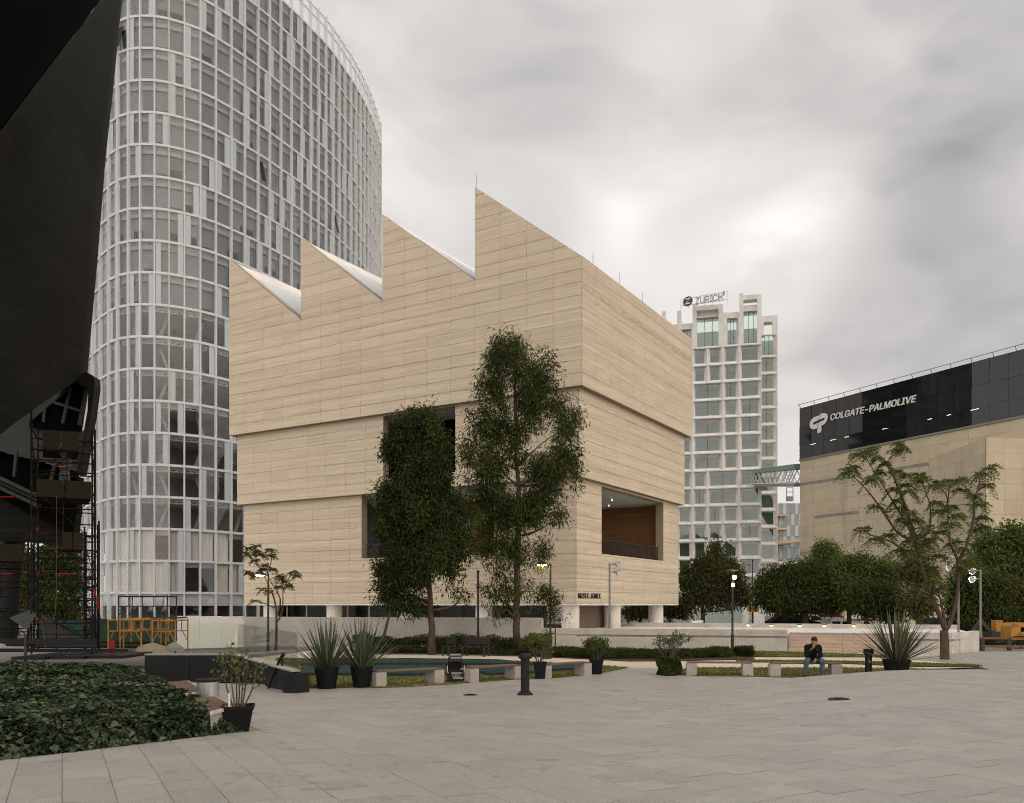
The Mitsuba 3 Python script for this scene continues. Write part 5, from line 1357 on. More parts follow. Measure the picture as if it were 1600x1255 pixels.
# trees seen through the left scaffold
d = 62; far_tree('dark tree seen through the tall scaffold tower', d, (100, 990, 900), [B(95, 880, d, 30, 40), B(70, 920, d, 30, 34), B(110, 920, d, 22, 34), B(85, 955, d, 34, 22), B(118, 790, d, 5, 18, None, .8)], 1000, 26, (.28, .10), (.2, .15), 130, gap=.40)
d = 66; far_tree('dark tree seen through the scaffold at the left edge', d, (25, 990, 900), [B(25, 890, d, 34, 36), B(5, 930, d, 34, 36), B(45, 940, d, 28, 32)], 900, 26, (.28, .10), (.2, .15), 131, gap=.40)

# ---------------------------------------------------------------- ivy bed
r = np.random.default_rng(140)
x0, y0, x1, y1 = ivy_poly.bounds


def ivy_h(p):
    q = shapely.points(p[:, 0], p[:, 1]); e = shapely.distance(ivy_poly.exterior, q)
    n = meshkit.fbm(np.column_stack([p * .9, p[:, :1] * 0]), 3, 4); n2 = meshkit.fbm(np.column_stack([p * 2.6, p[:, :1] * 0]), 2, 9)
    return (1 - np.exp(-(e / .22))) * (.34 + .26 * (n - .3) + .16 * (n2 - .5)) + .28 * _sm(14, 23, p[:, 1])


def ivy_pts(n, ymax=99):
    c = r.uniform((x0, y0), (x1, min(y1, ymax)), (n, 2)); c = c[shapely.contains_xy(ivy_poly, c[:, 0], c[:, 1])]
    return c[np.abs(c[:, 0]) < c[:, 1] * .6 + 1.0]


L = []
for n, ymax, sz, under in ((150000, 16.5, .057, 0), (80000, 99, .085, 0), (26000, 16.5, .08, 1)):
    c = ivy_pts(n, ymax); h = ivy_h(c); k = len(c)
    z = gz(c[:, 0], c[:, 1]) + h * (r.uniform(.2, .85, k) if under else 1) + r.normal(0, .022, k)
    p = np.column_stack([c, z])
    dxy = r.normal(0, 1, (k, 3)); dxy[:, 2] = r.uniform(-.5, .25, k)
    q = shapely.points(c[:, 0], c[:, 1]); edge = shapely.distance(ivy_poly.exterior, q) < .18
    dxy[edge, 2] -= .9
    dxy /= np.linalg.norm(dxy, axis=1, keepdims=True)
    cl = meshkit.fbm(np.column_stack([c * 1.7, c[:, :1] * 0]), 3, 17)
    tone = np.clip(.30 + 1.1 * (cl - .5) + r.normal(0, .19, k) + (r.uniform(0, 1, k) < .07) * .45, 0, 1)
    s = np.cross(dxy, np.column_stack([r.normal(0, .35, k), r.normal(0, .35, k), np.ones(k)])); s /= np.linalg.norm(s, axis=1, keepdims=True); nn = np.cross(s, dxy)
    a = (sz * r.uniform(.5, 1.6, k))[:, None]
    # five-pointed leaf, cupped along the midrib
    o2 = [(0, 0, 0), (.28, -.42, .10), (.42, -.12, .10), (.62, -.36, .06), (1.0, 0, -.08), (.62, .36, .06), (.42, .12, .10)]
    o2 = [(0, 0, 0), (.10, -.45, .09), (.52, -.40, .08), (1.02, 0, -.10), (.52, .40, .08), (.10, .45, .09)]
    v = np.stack([p + dxy * a * x + s * a * y + nn * a * zz for x, y, zz in o2], 1).reshape(-1, 3)
    b = np.arange(k)[:, None] * 6
    f = np.vstack([b + [0, 1, 2], b + [0, 2, 3], b + [0, 3, 4], b + [0, 4, 5]])
    L.append((v, f, np.repeat(np.column_stack([tone, r.uniform(0, 1, k)]), 6, 0)))
vf, u = join_leaves(L)
structure('ivy_ground_cover', vf, 'ivy_leaf', 'bed of dark green ivy filling the lower left corner', uv=u, kind='stuff')
structure('ivy_bed_soil', drape(ivy_poly.buffer(-.08), .02, 1.0), 'soil', 'dark soil under the ivy')

# ---------------------------------------------------------------- hedge and low shrubs before the wall


def bush_row(name, label, line, w, h, n, leaf, tone, seed, cat, brown=.05):
    r = np.random.default_rng(seed); p = np.array(line); s = np.r_[0, np.cumsum(np.linalg.norm(np.diff(p, axis=0), axis=1))]
    u = r.uniform(0, s[-1], n); c = np.column_stack([np.interp(u, s, p[:, 0]), np.interp(u, s, p[:, 1])])
    hh = h * (.65 + .7 * (meshkit.noise(np.column_stack([c * 1.1, c[:, :1] * 0]), seed)))
    a = r.uniform(0, np.pi, n); rr = r.uniform(.5, 1, n) ** .5
    c[:, 1] += np.cos(a) * rr * w; z = np.sin(a) ** .6 * hh * r.uniform(.35, 1, n)
    P = np.column_stack([c, gz(c[:, 0], c[:, 1]) + z]); d = np.column_stack([r.normal(0, .6, n), -np.abs(r.normal(0, .6, n)), r.uniform(-.2, 1, n)])
    ct = meshkit.fbm(P * 2.2, 2, seed); t = np.clip(tone + .8 * (ct - .5) + r.normal(0, .13, n), 0, 1)
    v, f, uu = leaves(P, d, leaf[0], leaf[1], r, np.column_stack([t, (r.uniform(0, 1, n) < brown) * .9]), jit=.5)
    k = thing(name, label, cat); m = MB()
    for i in range(0, n, max(1, n // 60)):
        b = np.array([c[i, 0], c[i, 1], gf(c[i, 0], c[i, 1]) - .02]); m.tube(np.array([b, P[i]]), [.012, .006], 5, (.4, 0), cap=False)
    part(k, 'stem', m, 'bark', kind='stuff'); part(k, 'foliage', (v, f), 'foliage', uv=uu)


gl_ = lambda *p: [GP(x, y)[:2] for x, y in p]
bush_row('hedge', 'long clipped hedge along the tall concrete wall behind the park benches', gl_((552, 1010), (640, 1012), (700, 1012.5), (760, 1014), (846, 1017)), .45, .62, 16000, (.10, .05), .33, 151, 'hedge')
bush_row('shrub_row', 'low dark ground shrubs at the front of the hedge', gl_((556, 1019.5), (640, 1020), (720, 1021), (800, 1023), (850, 1025)), .5, .22, 11000, (.09, .035), .16, 152, 'shrubs')
bush_row('shrub_row', 'low grey green shrubs right of the litter bin before the low wall', gl_((862, 1025), (940, 1028), (1000, 1028), (1060, 1028)), .8, .36, 15000, (.13, .035), .30, 153, 'shrubs')
bush_row('shrub_row', 'low grey green shrubs left of the right lamp post', gl_((1048, 1028), (1090, 1027), (1140, 1026)), .7, .40, 9000, (.14, .035), .32, 154, 'shrubs')
bush_row('shrub_row', 'small tufts of shrub at the foot of the right lamp post', gl_((1148, 1025), (1175, 1026)), .4, .36, 3000, (.13, .035), .22, 155, 'shrubs')


def bush(name, label, c, rad, h, n, leaf, tone, seed, brown=.05):
    r = np.random.default_rng(seed); d = r.normal(0, 1, (n, 3)); d /= np.linalg.norm(d, axis=1, keepdims=True); d[:, 2] = np.abs(d[:, 2])
    P = c + d * [rad, rad, h] * r.uniform(.55, 1, (n, 1)); t = np.clip(tone + r.normal(0, .15, n), 0, 1)
    v, f, u = leaves(P, d + [0, 0, .3], leaf[0], leaf[1], r, np.column_stack([t, (r.uniform(0, 1, n) < brown) * .9]), jit=.6)
    k = thing(name, label, 'shrub'); m = MB()
    for i in range(0, n, max(1, n // 24)): m.tube(np.array([c, P[i]]), [.016, .006], 5, (.4, 0), cap=False)
    part(k, 'stem', m, 'bark', kind='stuff'); part(k, 'foliage', (v, f), 'foliage', uv=u)


bush('round_bush', 'round dark bush between the park bench and the tall tree', GP(788, 1021), .48, .62, 2600, (.10, .04), .12, 161)
bush('leafy_bush', 'yellow green bush in front of the trunk of the tallest tree', GP(832, 1022), .55, .95, 1500, (.15, .06), .72, 162)
# ================================================================ benches, bollards, pots, lamps
frng = np.random.default_rng(61)


def block_bench(label, pa, pb, group='stone block benches with wooden tops along the plaza edge'):
    """Two stone blocks carrying a plank seat."""
    t = thing('bench', label, 'bench', group)
    a, b = (np.array(p) if len(p) == 3 else GP(*p) for p in (pa, pb)); u = (b - a)[:2]; L = np.linalg.norm(u); u /= L; n = np.array([-u[1], u[0]])
    O = np.array([*a[:2], 0]); U, N = np.array([*u, 0]), np.array([*n, 0])
    for s, c in ((0, a), (L, b)):
        z = min(c[2], gf(c[0] + n[0] * .4, c[1] + n[1] * .4)) - .03
        m = MB().frame(O, U, N, UZ, [s - .165, 0, z], [s + .165, .46, c[2] + .40], (frng.uniform(), frng.uniform()))
        part(t, 'block', m, 'bench_stone')
    ze = [a[2] + .405, b[2] + .405]
    for k in range(4):
        y0, y1 = .02 + k * .108, .02 + k * .108 + .100
        pts = [O + U * x + N * y + UZ * z for x, y, z in ((-.12, y0, ze[0]), (L + .12, y0, ze[1]), (L + .12, y1, ze[1]), (-.12, y1, ze[0]))]
        part(t, 'plank', MB().prism(pts, UZ * .042, (frng.uniform(), frng.uniform())), 'bench_wood')
    return a, b, U, N


block_bench('stone block bench beside the right one of the two potted agaves', (596, 1074), (687, 1069))
block_bench('stone block bench just right of the black shoe-shine cart', (742, 1066.5), (811, 1061.5))
block_bench('stone block bench between two black tub plants, right of the bollard', (856, 1060.5), (919, 1056))
block_bench('empty stone block bench right of the ivy-covered pot', (1081, 1056), (1169, 1057))
SB_ = block_bench('stone block bench with a seated man on it', (*W(1212, 0, 27.9)[:2], .005), (*W(1308, 0, 27.7)[:2], .015))


def bollard(label, px, py, h, flat, hidden=None):
    t = thing('bollard', label, 'bollard')
    c = GP(px, py) if hidden is None else hidden
    if not flat:
        part(t, 'foot', MB().lathe(c, [(0, -.03), (.19, -.03), (.185, .03), (.13, .085), (.105, .10), (0, .10)], 28), 'black_paint', smooth=40)
        part(t, 'post', MB().lathe(c, [(.105, .095), (.105, h - .16), (.112, h - .155), (.112, h - .13)], 28), 'black_paint', smooth=40)
        part(t, 'cap', MB().lathe(c, [(.10, h - .13), (.155, h - .125), (.162, h - .10), (.162, h - .075), (.15, h - .07), (.15, h - .055), (.135, h - .02), (.10, h), (0, h + .008)], 28), 'black_paint', smooth=40)
    else:
        part(t, 'post', MB().lathe(c, [(.10, -.05), (.10, h - .17)], 24), 'black_paint', smooth=40)
        part(t, 'cap', MB().lathe(c, [(.10, h - .17), (.13, h - .15), (.155, h - .13), (.155, h - .075), (.135, h - .07), (.15, h - .06), (.155, h - .02), (.15, h), (0, h)], 24), 'black_paint', smooth=40)
        part(t, 'badge', MB().box(c + [-.01, -.105, h - .38], (.05, .02, .06)), 'grey_paint')


bollard('round-capped black bollard standing in the middle of the paving', 820.5, 1086, 1.0, False)
bollard('flat-capped black bollard between the seated man and the right agave', 1357, 1050, .88, True, hidden=np.array([(1357 - CX) / F * 27.0, 27.0, gf((1357 - CX) / F * 27.0, 27.0)]))


def agave(label, c, h, w, seed, pot_r, pot_h, n=78):
    """Round tapered black pot with a fan of stiff sword leaves."""
    r = np.random.default_rng(seed); t = thing('potted_agave', label, 'potted plant')
    part(t, 'pot', MB().lathe(c, [(0, 0), (pot_r * .72, 0), (pot_r * .74, .01), (pot_r, pot_h - .04), (pot_r * 1.04, pot_h - .035), (pot_r * 1.04, pot_h), (pot_r * .94, pot_h), (pot_r * .9, pot_h - .06)], 36), 'black_pot', smooth=35)
    part(t, 'soil', MB().lathe(c, [(pot_r * .92, pot_h - .055), (0, pot_h - .03)], 24), 'soil', smooth=True)
    top = c + [0, 0, pot_h - .05]
    for k in range(n):
        az = k * 2.39996; f = (k + .5) / n; lean = math.radians(6 + 58 * f ** .9 + r.normal(0, 4)); L = (h * (1.05 - .22 * f)) * r.uniform(.82, 1.08)
        h3 = np.array([math.cos(az), math.sin(az), 0]); u = np.linspace(0, 1, 7)
        le = lean + (u * .22 * f); ds = L / 6; p = [top + h3 * (.05 + .12 * f * pot_r / .3)]
        for q in le[1:]: p.append(p[-1] + ds * (h3 * math.sin(q) + UZ * math.cos(q)))
        p = np.array(p); wd = w * np.array([.75, .95, 1, .95, .75, .45, .03]) * r.uniform(.8, 1.15); s = np.array([-math.sin(az), math.cos(az), 0]); nn = np.cross(s, np.gradient(p, axis=0)); nn /= np.linalg.norm(nn, axis=1, keepdims=True)
        v = np.concatenate([p - s * wd[:, None] - nn * wd[:, None] * .35 * -1, p, p + s * wd[:, None] + nn * wd[:, None] * .35]); i = np.arange(6)
        fc = np.vstack([np.stack([i, i + 7, i + 8, i + 1], 1), np.stack([i + 7, i + 14, i + 15, i + 8], 1)])
        part(t, 'leaf', MB().add(v, fc, (np.clip(r.normal(.40, .22), 0, 1), r.uniform() ** 2)), 'agave_leaf')


c = GP(510.5, 1076); agave('left one of the two potted agaves by the stair pit', c, 1.42, .030, 71, .315, .56)
c = GP(565, 1074); agave('right one of the two potted agaves by the stair pit', c, 1.45, .030, 72, .30, .56)
x, y = (1401 - CX) / F * 26.6, 26.6; agave('large potted agave alone near the right end of the plaza', np.array([x, y, gf(x, y)]), 1.62, .034, 73, .40, .52, 95)


def tub(label, c, w0, w1, h, stems, seed, leafn, leaf, tone, spread, square=True, brown=.05, top=1.0, name='potted_shrub', stake=False, rz=0.0, bare=False):
    r = np.random.default_rng(seed); t = thing(name, label, 'potted plant')
    n = 4 if square else 28; k = math.sqrt(2) if square else 1
    prof = [(0, 0), (w0 * k, 0), (w1 * k * .97, h - .05), (w1 * k * 1.05, h - .045), (w1 * k * 1.05, h), (w1 * k * .93, h), (w1 * k * .90, h - .07)]
    part(t, 'pot', MB().lathe(c, prof, n, sq=rz), 'black_pot', smooth=False if square else 35)
    part(t, 'soil', MB().lathe(c, [(w1 * k * .91, h - .065), (0, h - .045)], n, sq=rz), 'soil')
    m = MB(); ends = []
    for i in range(stems):
        a = i * 2.4 + r.uniform(0, .8); b0 = c + [math.cos(a) * w1 * .25, math.sin(a) * w1 * .25, h - .06]; ln = top * r.uniform(.7, 1.05); sp = spread * r.uniform(.4, 1)
        e = b0 + [math.cos(a) * sp, math.sin(a) * sp, ln]; q = PchipInterpolator([0, .5, 1], np.array([b0, (b0 + e) / 2 + [math.cos(a) * sp * .18, math.sin(a) * sp * .18, 0] + r.normal(0, .02, 3), e]))(np.linspace(0, 1, 8))
        m.tube(q, np.linspace(.014, .005, 8), 6, (.7, 0)); ends.append(q)
        for _ in range(3):
            j = r.integers(3, 7); e2 = q[j] + [r.normal(0, .13), r.normal(0, .13), r.uniform(.08, .3)]; m.tube(np.array([q[j], e2]), [.007, .003], 5, (.7, 0)); ends.append(np.array([q[j], e2]))
    part(t, 'stem', m, 'bark', kind='stuff')
    P = np.vstack([e[-1:] + r.normal(0, .055, (leafn, 3)) for e in ends] + [e[r.integers(len(e) // 2, len(e), leafn // 2)] + r.normal(0, .04, (leafn // 2, 3)) for e in ends])
    v, f, u = leaves(P, r.normal(0, .6, (len(P), 3)) + [0, 0, .6], leaf[0], leaf[1], r, np.column_stack([np.clip(r.normal(tone, .15, len(P)), 0, 1), (r.uniform(0, 1, len(P)) < brown) * 1.0]), jit=.5)
    part(t, 'foliage', (v, f), 'foliage', uv=u)
    if stake: part(t, 'stake', MB().tube([c + [-.10, -.1, h - .1], c + [-.10, -.1, h + .19]], .014, 8), 'white_paint')
    return t


c = GP(372, 1142); tub('square black tub with a leggy yellowing shrub beside the ivy bed', c, .155, .225, .385, 7, 81, 4, (.085, .042), .85, .22, brown=.10, top=.86, stake=True, rz=.25)
c = GP(843.5, 1060.5); tub('black tub with a shrub half hidden behind the round bollard', c, .15, .20, .52, 8, 82, 16, (.12, .06), .70, .36, top=.78)
c = GP(931.5, 1053.5); tub('black square tub with a small leafy shrub at the end of the third bench', c, .16, .22, .50, 9, 83, 22, (.10, .05), .55, .30, top=.62)
c = GP(1045, 1055); t = tub('round pot overgrown with ivy, a twiggy shrub rising from it', c, .26, .30, .56, 11, 84, 12, (.07, .035), .45, .42, square=False, brown=.3, top=.75, name='ivy_pot')
r = np.random.default_rng(85); n = 3600; a = r.uniform(0, 2 * np.pi, n); z = r.uniform(.0, .62, n); rad_ = .29 + .06 * np.sin(a * 3 + z * 9) + r.uniform(0, .06, n)
P = c + np.column_stack([np.cos(a) * rad_, np.sin(a) * rad_, z]); v, f, u = leaves(P, np.column_stack([np.cos(a) * .6, np.sin(a) * .6, -np.ones(n)]), .07, .055, r, np.column_stack([np.clip(r.normal(.30, .16, n), 0, 1), r.uniform(0, .4, n)]), jit=.5)
part(t, 'ivy', (v, f), 'foliage', uv=u)


def lamp_post(label, px, base_py, top_py, kind, d=None, lit=14, side=1, base=None, mat='iron', cat='street lamp'):
    t = thing('lamp_post', label, cat); b = GP(px, base_py) if base is None else base; d = b[1]; zt = W(px, top_py, d)[2]
    X = np.array([1.0, 0, 0])
    part(t, 'pole', MB().tube([b + [0, 0, -.05], b + [0, 0, .9], [b[0], b[1], .95 + b[2]], [b[0], b[1], zt]], [.075, .075, .052, .05], 12), mat, smooth=40)
    part(t, 'base_plate', MB().box(b + [0, 0, .012], (.28, .28, .024)), mat)
    top = np.array([b[0], b[1], zt])
    if kind == 'hood':
        part(t, 'arm', MB().tube([top - [0, 0, .12], top + X * side * .18 + [0, 0, .0]], .028, 8), mat)
        h = top + X * side * .42
        part(t, 'hood', MB().lathe(h - [0, 0, .06], [(.0, .18), (.10, .17), (.2, .12), (.27, .03), (.28, .0), (.25, .0)], 20), mat, smooth=50)
        part(t, 'diffuser', MB().lathe(h - [0, 0, .06], [(.245, .012), (.16, -.045), (0, -.06)][::-1], 18), 'white_paint', smooth=True, emitter=glow(WARM, lit))
    elif kind == 'flood':
        for k, dz in enumerate((.0, -.42)):
            p = top + [0, 0, dz - .06]
            part(t, 'arm', MB().tube([p, p + X * side * .22], .028, 8), mat)
            hd_ = numbered(t + '__floodlight'); c = p + X * side * .42 + [0, -.03, -.02]; dirn = np.array([side * .80, -.45, -.35]); dirn /= np.linalg.norm(dirn)
            M = trimesh.geometry.align_vectors([0, 0, 1], dirn); prof = [(0, -.24), (.075, -.22), (.095, -.08), (.165, .03), (.175, .07), (.155, .07)]
            mm = MB().lathe([0, 0, 0], prof, 18); vv, ff = mm.mesh(); scene[hd_] = mikit.ply((vv @ M[:3, :3].T + c, ff), 'mat_steel', smooth=40)
            l2 = MB().lathe([0, 0, .055], [(0, .0), (.155, .0)], 18); vv, ff = l2.mesh()
            part(hd_, 'lens', (vv @ M[:3, :3].T + c, ff), 'white_paint', **({'emitter': glow((1, .97, .88), lit)} if lit else {}))
    elif kind == 'twin':
        part(t, 'cap', MB().lathe(top, [(0, .12), (.26, .08), (.30, .04), (.27, .02), (.06, .0)], 20), mat, smooth=40)
        for k, (dx, dz) in enumerate(((.07, -.28), (.0, -.62))):
            part(t, 'lamp_globe', MB().cat(trimesh.creation.icosphere(2, .10 if k == 0 else .085), T().translate([top[0] + dx, top[1] - .10, top[2] + dz]).matrix), 'white_paint', smooth=True, emitter=glow((1, .88, .62), lit))
            part(t, 'bracket', MB().bar([top[0], top[1], top[2] + dz + .10], [top[0] + dx, top[1] - .10, top[2] + dz + .10], .03, .03), mat)
    elif kind == 'plain':
        part(t, 'cap', MB().lathe(top, [(.05, 0), (.07, .02), (.07, .10), (0, .13)], 12), mat)
    return t


lamp_post('lit lamp post left of the museum entrance, beside the young tree', 419, 1017, 897, 'hood', lit=16, side=-1)
lamp_post('slim dark lamp post rising between the two tall trees', 747, 1016, 895, 'plain')
lamp_post('lit hooded lamp post beside the sapling at the museum corner', 860, 1019, 881, 'hood', lit=16, side=-1)
bx = on_face(952.5, np.array(A1), (A2 - A1) / np.linalg.norm(A2 - A1)); bp = A1 + (A2 - A1) / np.linalg.norm(A2 - A1) * bx + [0, .9]
lamp_post('unlit grey floodlight mast standing on the podium before the lettering', 952.5, 0, 880, 'flood', lit=0, side=1, base=np.array([(952.5 - CX) / F * bp[1], bp[1], POD]), mat='grey_paint', cat='floodlight mast')
lamp_post('lit double lamp post left of the podium steps', 1144.5, 1023, 893, 'twin', lit=4)
lamp_post('tall grey floodlight mast close to the spreading tree', 1497.5, 1021, 870, 'flood', lit=2.5, side=-1, mat='grey_paint', cat='floodlight mast')
x, y = (1532 - CX) / F * 45, 45.0; lamp_post('lit floodlight mast at the far right beyond the end block', 1532, 0, 890, 'flood', lit=22, side=-1, base=np.array([x, y, 0.0]), mat='grey_paint', cat='floodlight mast')
x, y = (3 - CX) / F * 52, 52.0; lamp_post('warm lit lamp seen at the left edge behind the scaffold', 8, 0, 922, 'hood', lit=20, side=-1, base=np.array([(8 - CX) / F * 52, 52.0, 0.0]))
x = (1176 - CX) / F * 84; lamp_post('tall dark street lamp pole behind the traffic lights', 1177, 0, 876, 'plain', base=np.array([x, 84.0, 0]))

# litter bins
c = GP(854, 1029); t = thing('litter_bin', 'dark slatted round litter bin left of the low shrubs', 'litter bin')
part(t, 'liner', MB().lathe(c, [(0, .02), (.20, .02), (.20, .72), (.16, .72), (.16, .5)], 20), 'iron', smooth=40)
for k in range(22):
    a = k * 2 * math.pi / 22; part(t, 'slat', MB().box(c + [.225 * math.cos(a), .225 * math.sin(a), .38], (.018, .05, .74), a), 'iron')
part(t, 'rim', MB().lathe(c, [(.21, .74), (.25, .74), (.25, .79), (.21, .79), (.21, .74)], 24), 'iron', smooth=40)
c = W(325, 1098, 15.6); c[2] = gf(c[0], c[1]); t = thing('litter_bin', 'round brushed steel litter bin behind the ivy', 'litter bin')
part(t, 'body', MB().lathe(c, [(0, .0), (.19, .0), (.19, .62)], 32), 'steel', smooth=40); part(t, 'lid', MB().lathe(c, [(.195, .61), (.21, .62), (.215, .645), (.205, .66), (.13, .66), (.12, .62)], 32), 'black_paint', smooth=40)
# slatted benches beside the ivy
for lab, pts, z in (('far one of the two slatted wooden benches beside the ivy bed', [(262, 1066), (293, 1063), (318, 1079), (290, 1083)], .76), ('near one of the two slatted wooden benches beside the ivy bed', [(301, 1090), (336, 1088), (365, 1102), (330, 1111)], .78)):
    t = thing('slatted_bench', lab, 'bench'); q = []
    for px, py in pts: dd = (E - z) * F / (py - HY); q.append(W(px, py, dd))
    q = np.array(q); k = 9
    for i in range(k):
        f0, f1 = (i + .1) / k, (i + .82) / k
        A, B_, C_, D_ = q[0] + (q[1] - q[0]) * f0, q[0] + (q[1] - q[0]) * f1, q[3] + (q[2] - q[3]) * f1, q[3] + (q[2] - q[3]) * f0
        part(t, 'slat', MB().prism([A, B_, C_, D_], UZ * -.035, (frng.uniform() * .5, frng.uniform())), 'bench_wood')
    b = q - UZ * .04; ctr = b.mean(0)
    part(t, 'base', MB().prism(ctr + (b - ctr) * .96, UZ * -.42), 'bench_stone'); part(t, 'edge_board', MB().bar(q[3] - UZ * .03, q[2] - UZ * .03, .03, .05), 'concrete'); part(t, 'edge_board', MB().bar(q[1] - UZ * .03, q[2] - UZ * .03, .03, .05), 'concrete')


def park_bench(label, pa, pb):
    t = thing('park_bench', label, 'bench'); a, b = GP(*pa), GP(*pb); u = (b - a); L = np.linalg.norm(u); u /= L; n = np.array([-u[1], u[0], 0])
    for k in range(4): part(t, 'seat_slat', MB().frame(a, u, n, UZ, [0, k * .105, .40], [L, k * .105 + .09, .43], (0, frng.uniform())), 'dark_wood')
    for k in range(3): part(t, 'back_slat', MB().frame(a + n * .44, u, n, UZ, [0, k * .025, .50 + k * .115], [L, k * .025 + .03, .60 + k * .115], (0, frng.uniform())), 'dark_wood')
    for s in (.08, L - .08):
        part(t, 'leg', MB().frame(a, u, n, UZ, [s - .03, .0, -.02], [s + .03, .05, .4]), 'iron'); part(t, 'leg', MB().frame(a, u, n, UZ, [s - .03, .42, -.02], [s + .03, .47, .82]), 'iron'); part(t, 'arm_rest', MB().frame(a, u, n, UZ, [s - .03, .0, .60], [s + .03, .45, .63]), 'iron')


park_bench('wide dark park bench with a back in front of the hedge', (720, 1025), (759, 1026)); park_bench('narrow dark park bench seat just left of the wide one', (689, 1024.5), (704, 1025))
# green mats lying on the grass
mt = [('large dark green mat, the back one on the front lawn', [(470, 1034), (640, 1032.5), (780, 1034.5), (838, 1041), (700, 1040.5), (470, 1041)], .10), ('long dark green mat, the front one on the left of the lawn', [(474, 1045), (640, 1043.5), (790, 1047), (800, 1052), (640, 1057.5), (474, 1056)], .09),
      ('small dark green mat behind the third stone bench', [(852, 1042), (912, 1041), (918, 1046), (856, 1050)], .08), ('thin dark mat between the second bench and the bollard', [(752, 1051.5), (826, 1049), (838, 1053), (760, 1056)], .07)]
for lab, pts, h in mt:
    pg = sg.Polygon(gp2(pts)); tri = trimesh.creation.extrude_polygon(pg, h, engine='earcut'); v = np.array(tri.vertices); v[:, 2] += gz(v[:, 0], v[:, 1]) + .012
    lone('rubber_mat', (v, np.array(tri.faces)), 'mat_green', lab, 'mat')
# shoe-shine cart
t = thing('shoeshine_cart', 'black wheeled shoe-shine cart with a folding hood between two stone benches', 'cart'); c = GP(711, 1066.5) + [0, .25, 0]
U_, N_ = np.array([.99, .12, 0]), np.array([-.12, .99, 0])
fr = lambda lo, hi: MB().frame(c, U_, N_, UZ, lo, hi)
part(t, 'chest', fr([-.24, -.22, .05], [.24, .25, .30]), 'black_paint'); part(t, 'seat', fr([-.22, -.18, .30], [.22, .25, .36]), 'rubber')
part(t, 'back', MB().prism([c + U_ * x + N_ * y + UZ * z for x, y, z in ((-.22, .22, .36), (.22, .22, .36), (.20, .30, .72), (-.20, .30, .72))], N_ * .05), 'rubber')
part(t, 'hood', MB().prism([c + U_ * x + N_ * y + UZ * z for x, y, z in ((-.20, -.12, .60), (.21, -.12, .60), (.17, .28, .80), (-.14, .28, .80))], UZ * .03), 'black_paint', label='folded black hood')
for k in range(2): part(t, 'hood_strip', MB().prism([c + U_ * x + N_ * y + UZ * z for x, y, z in ((-.15, -.02 + k * .16, .685 + k * .08), (.17, -.02 + k * .16, .685 + k * .08), (.17, .04 + k * .16, .715 + k * .08), (-.15, .04 + k * .16, .715 + k * .08))], UZ * .015), 'grey_paint')
for s in (-1, 1):
    part(t, 'arm_rest', fr([s * .27 - .035, -.2, .46], [s * .27 + .035, .22, .53]), 'rubber'); part(t, 'frame_tube', MB().tube([c + U_ * s * .25 + N_ * -.2 + UZ * .5, c + U_ * s * .25 + N_ * -.24 + UZ * .3, c + U_ * s * .22 + N_ * -.25 + UZ * .27], .012, 6), 'steel')
    part(t, 'wheel', MB().cat(trimesh.creation.cylinder(.09, .05, sections=20), trimesh.transformations.concatenate_matrices(trimesh.transformations.translation_matrix(c + U_ * s * .2 + N_ * .2 + UZ * .09), trimesh.geometry.align_vectors([0, 0, 1], U_))), 'rubber')
part(t, 'foot_rest', fr([-.14, -.30, .27], [.16, -.22, .29]), 'steel')
for x0 in (-.10, .02):
    for lo, hi in (([x0, -.228, .17], [x0 + .10, -.222, .18]), ([x0, -.228, .23], [x0 + .10, -.222, .24]), ([x0, -.228, .18], [x0 + .01, -.222, .23]), ([x0 + .09, -.228, .18], [x0 + .10, -.222, .23])): part(t, 'emblem_bar', fr(lo, hi), 'letter_white')
m = MB()
for k in range(9): m.frame(c, U_, N_, UZ, [-.08 + k * .033, -.229, .105 + .004 * (k % 3)], [-.055 + k * .033, -.223, .140 - .005 * (k % 2)])
part(t, 'lettering', m, 'letter_white', label='illegible white lettering on the cart')
# stake and ground spots
# ================================================================ things beyond the podium
t = thing('traffic_light', 'yellow traffic light heads back to back on a dark pole', 'traffic light'); dd = 82
p0 = W(1176, 945, dd); part(t, 'pole', MB().tube([[p0[0], dd, 0], [p0[0], dd, p0[2] + .6]], .08, 8), 'iron')
for px in (1172, 1180):
    h = part(t, 'head', MB().box(W(px, 950, dd), (.40, .3, .78)), 'yellow_paint')
    for k in range(3): part(h, 'lens', MB().cat(trimesh.creation.cylinder(.10, .05, sections=14), trimesh.transformations.concatenate_matrices(trimesh.transformations.translation_matrix(W(px, 950, dd) + [0, -.17, .24 - .24 * k]), trimesh.transformations.rotation_matrix(math.pi / 2, [1, 0, 0]))), 'black')
# delivery truck
t = thing('truck', 'white truck parked behind the parapet, its cab window dark', 'truck'); dd = 71; f_ = lambda px, py, o=0: W(px, py, dd + o)
x0, x1, x2, x3 = [(p - CX) / F * dd for p in (1297, 1330, 1333, 1420)]
zt = lambda py: E - (py - HY) / F * dd
part(t, 'cab', MB().prism([[x0, dd, .75], [x1, dd, .75], [x1 - .25, dd, zt(970)], [x1 - .55, dd, zt(965.5)], [x0 + .05, dd, zt(965.5)]], [0, 2.0, 0]), 'van_white')
part(t, 'window', MB().prism([[x0 + .15, dd - .02, zt(978)], [x0 + .85, dd - .02, zt(978)], [x0 + .80, dd - .02, zt(971)], [x0 + .2, dd - .02, zt(971)]], [0, .015, 0]), 'office_glass'); part(t, 'window', MB().prism([[x0 + 1.0, dd - .02, zt(978)], [x1 - .1, dd - .02, zt(978)], [x1 - .32, dd - .02, zt(971)], [x0 + 1.02, dd - .02, zt(971)]], [0, .015, 0]), 'office_glass')
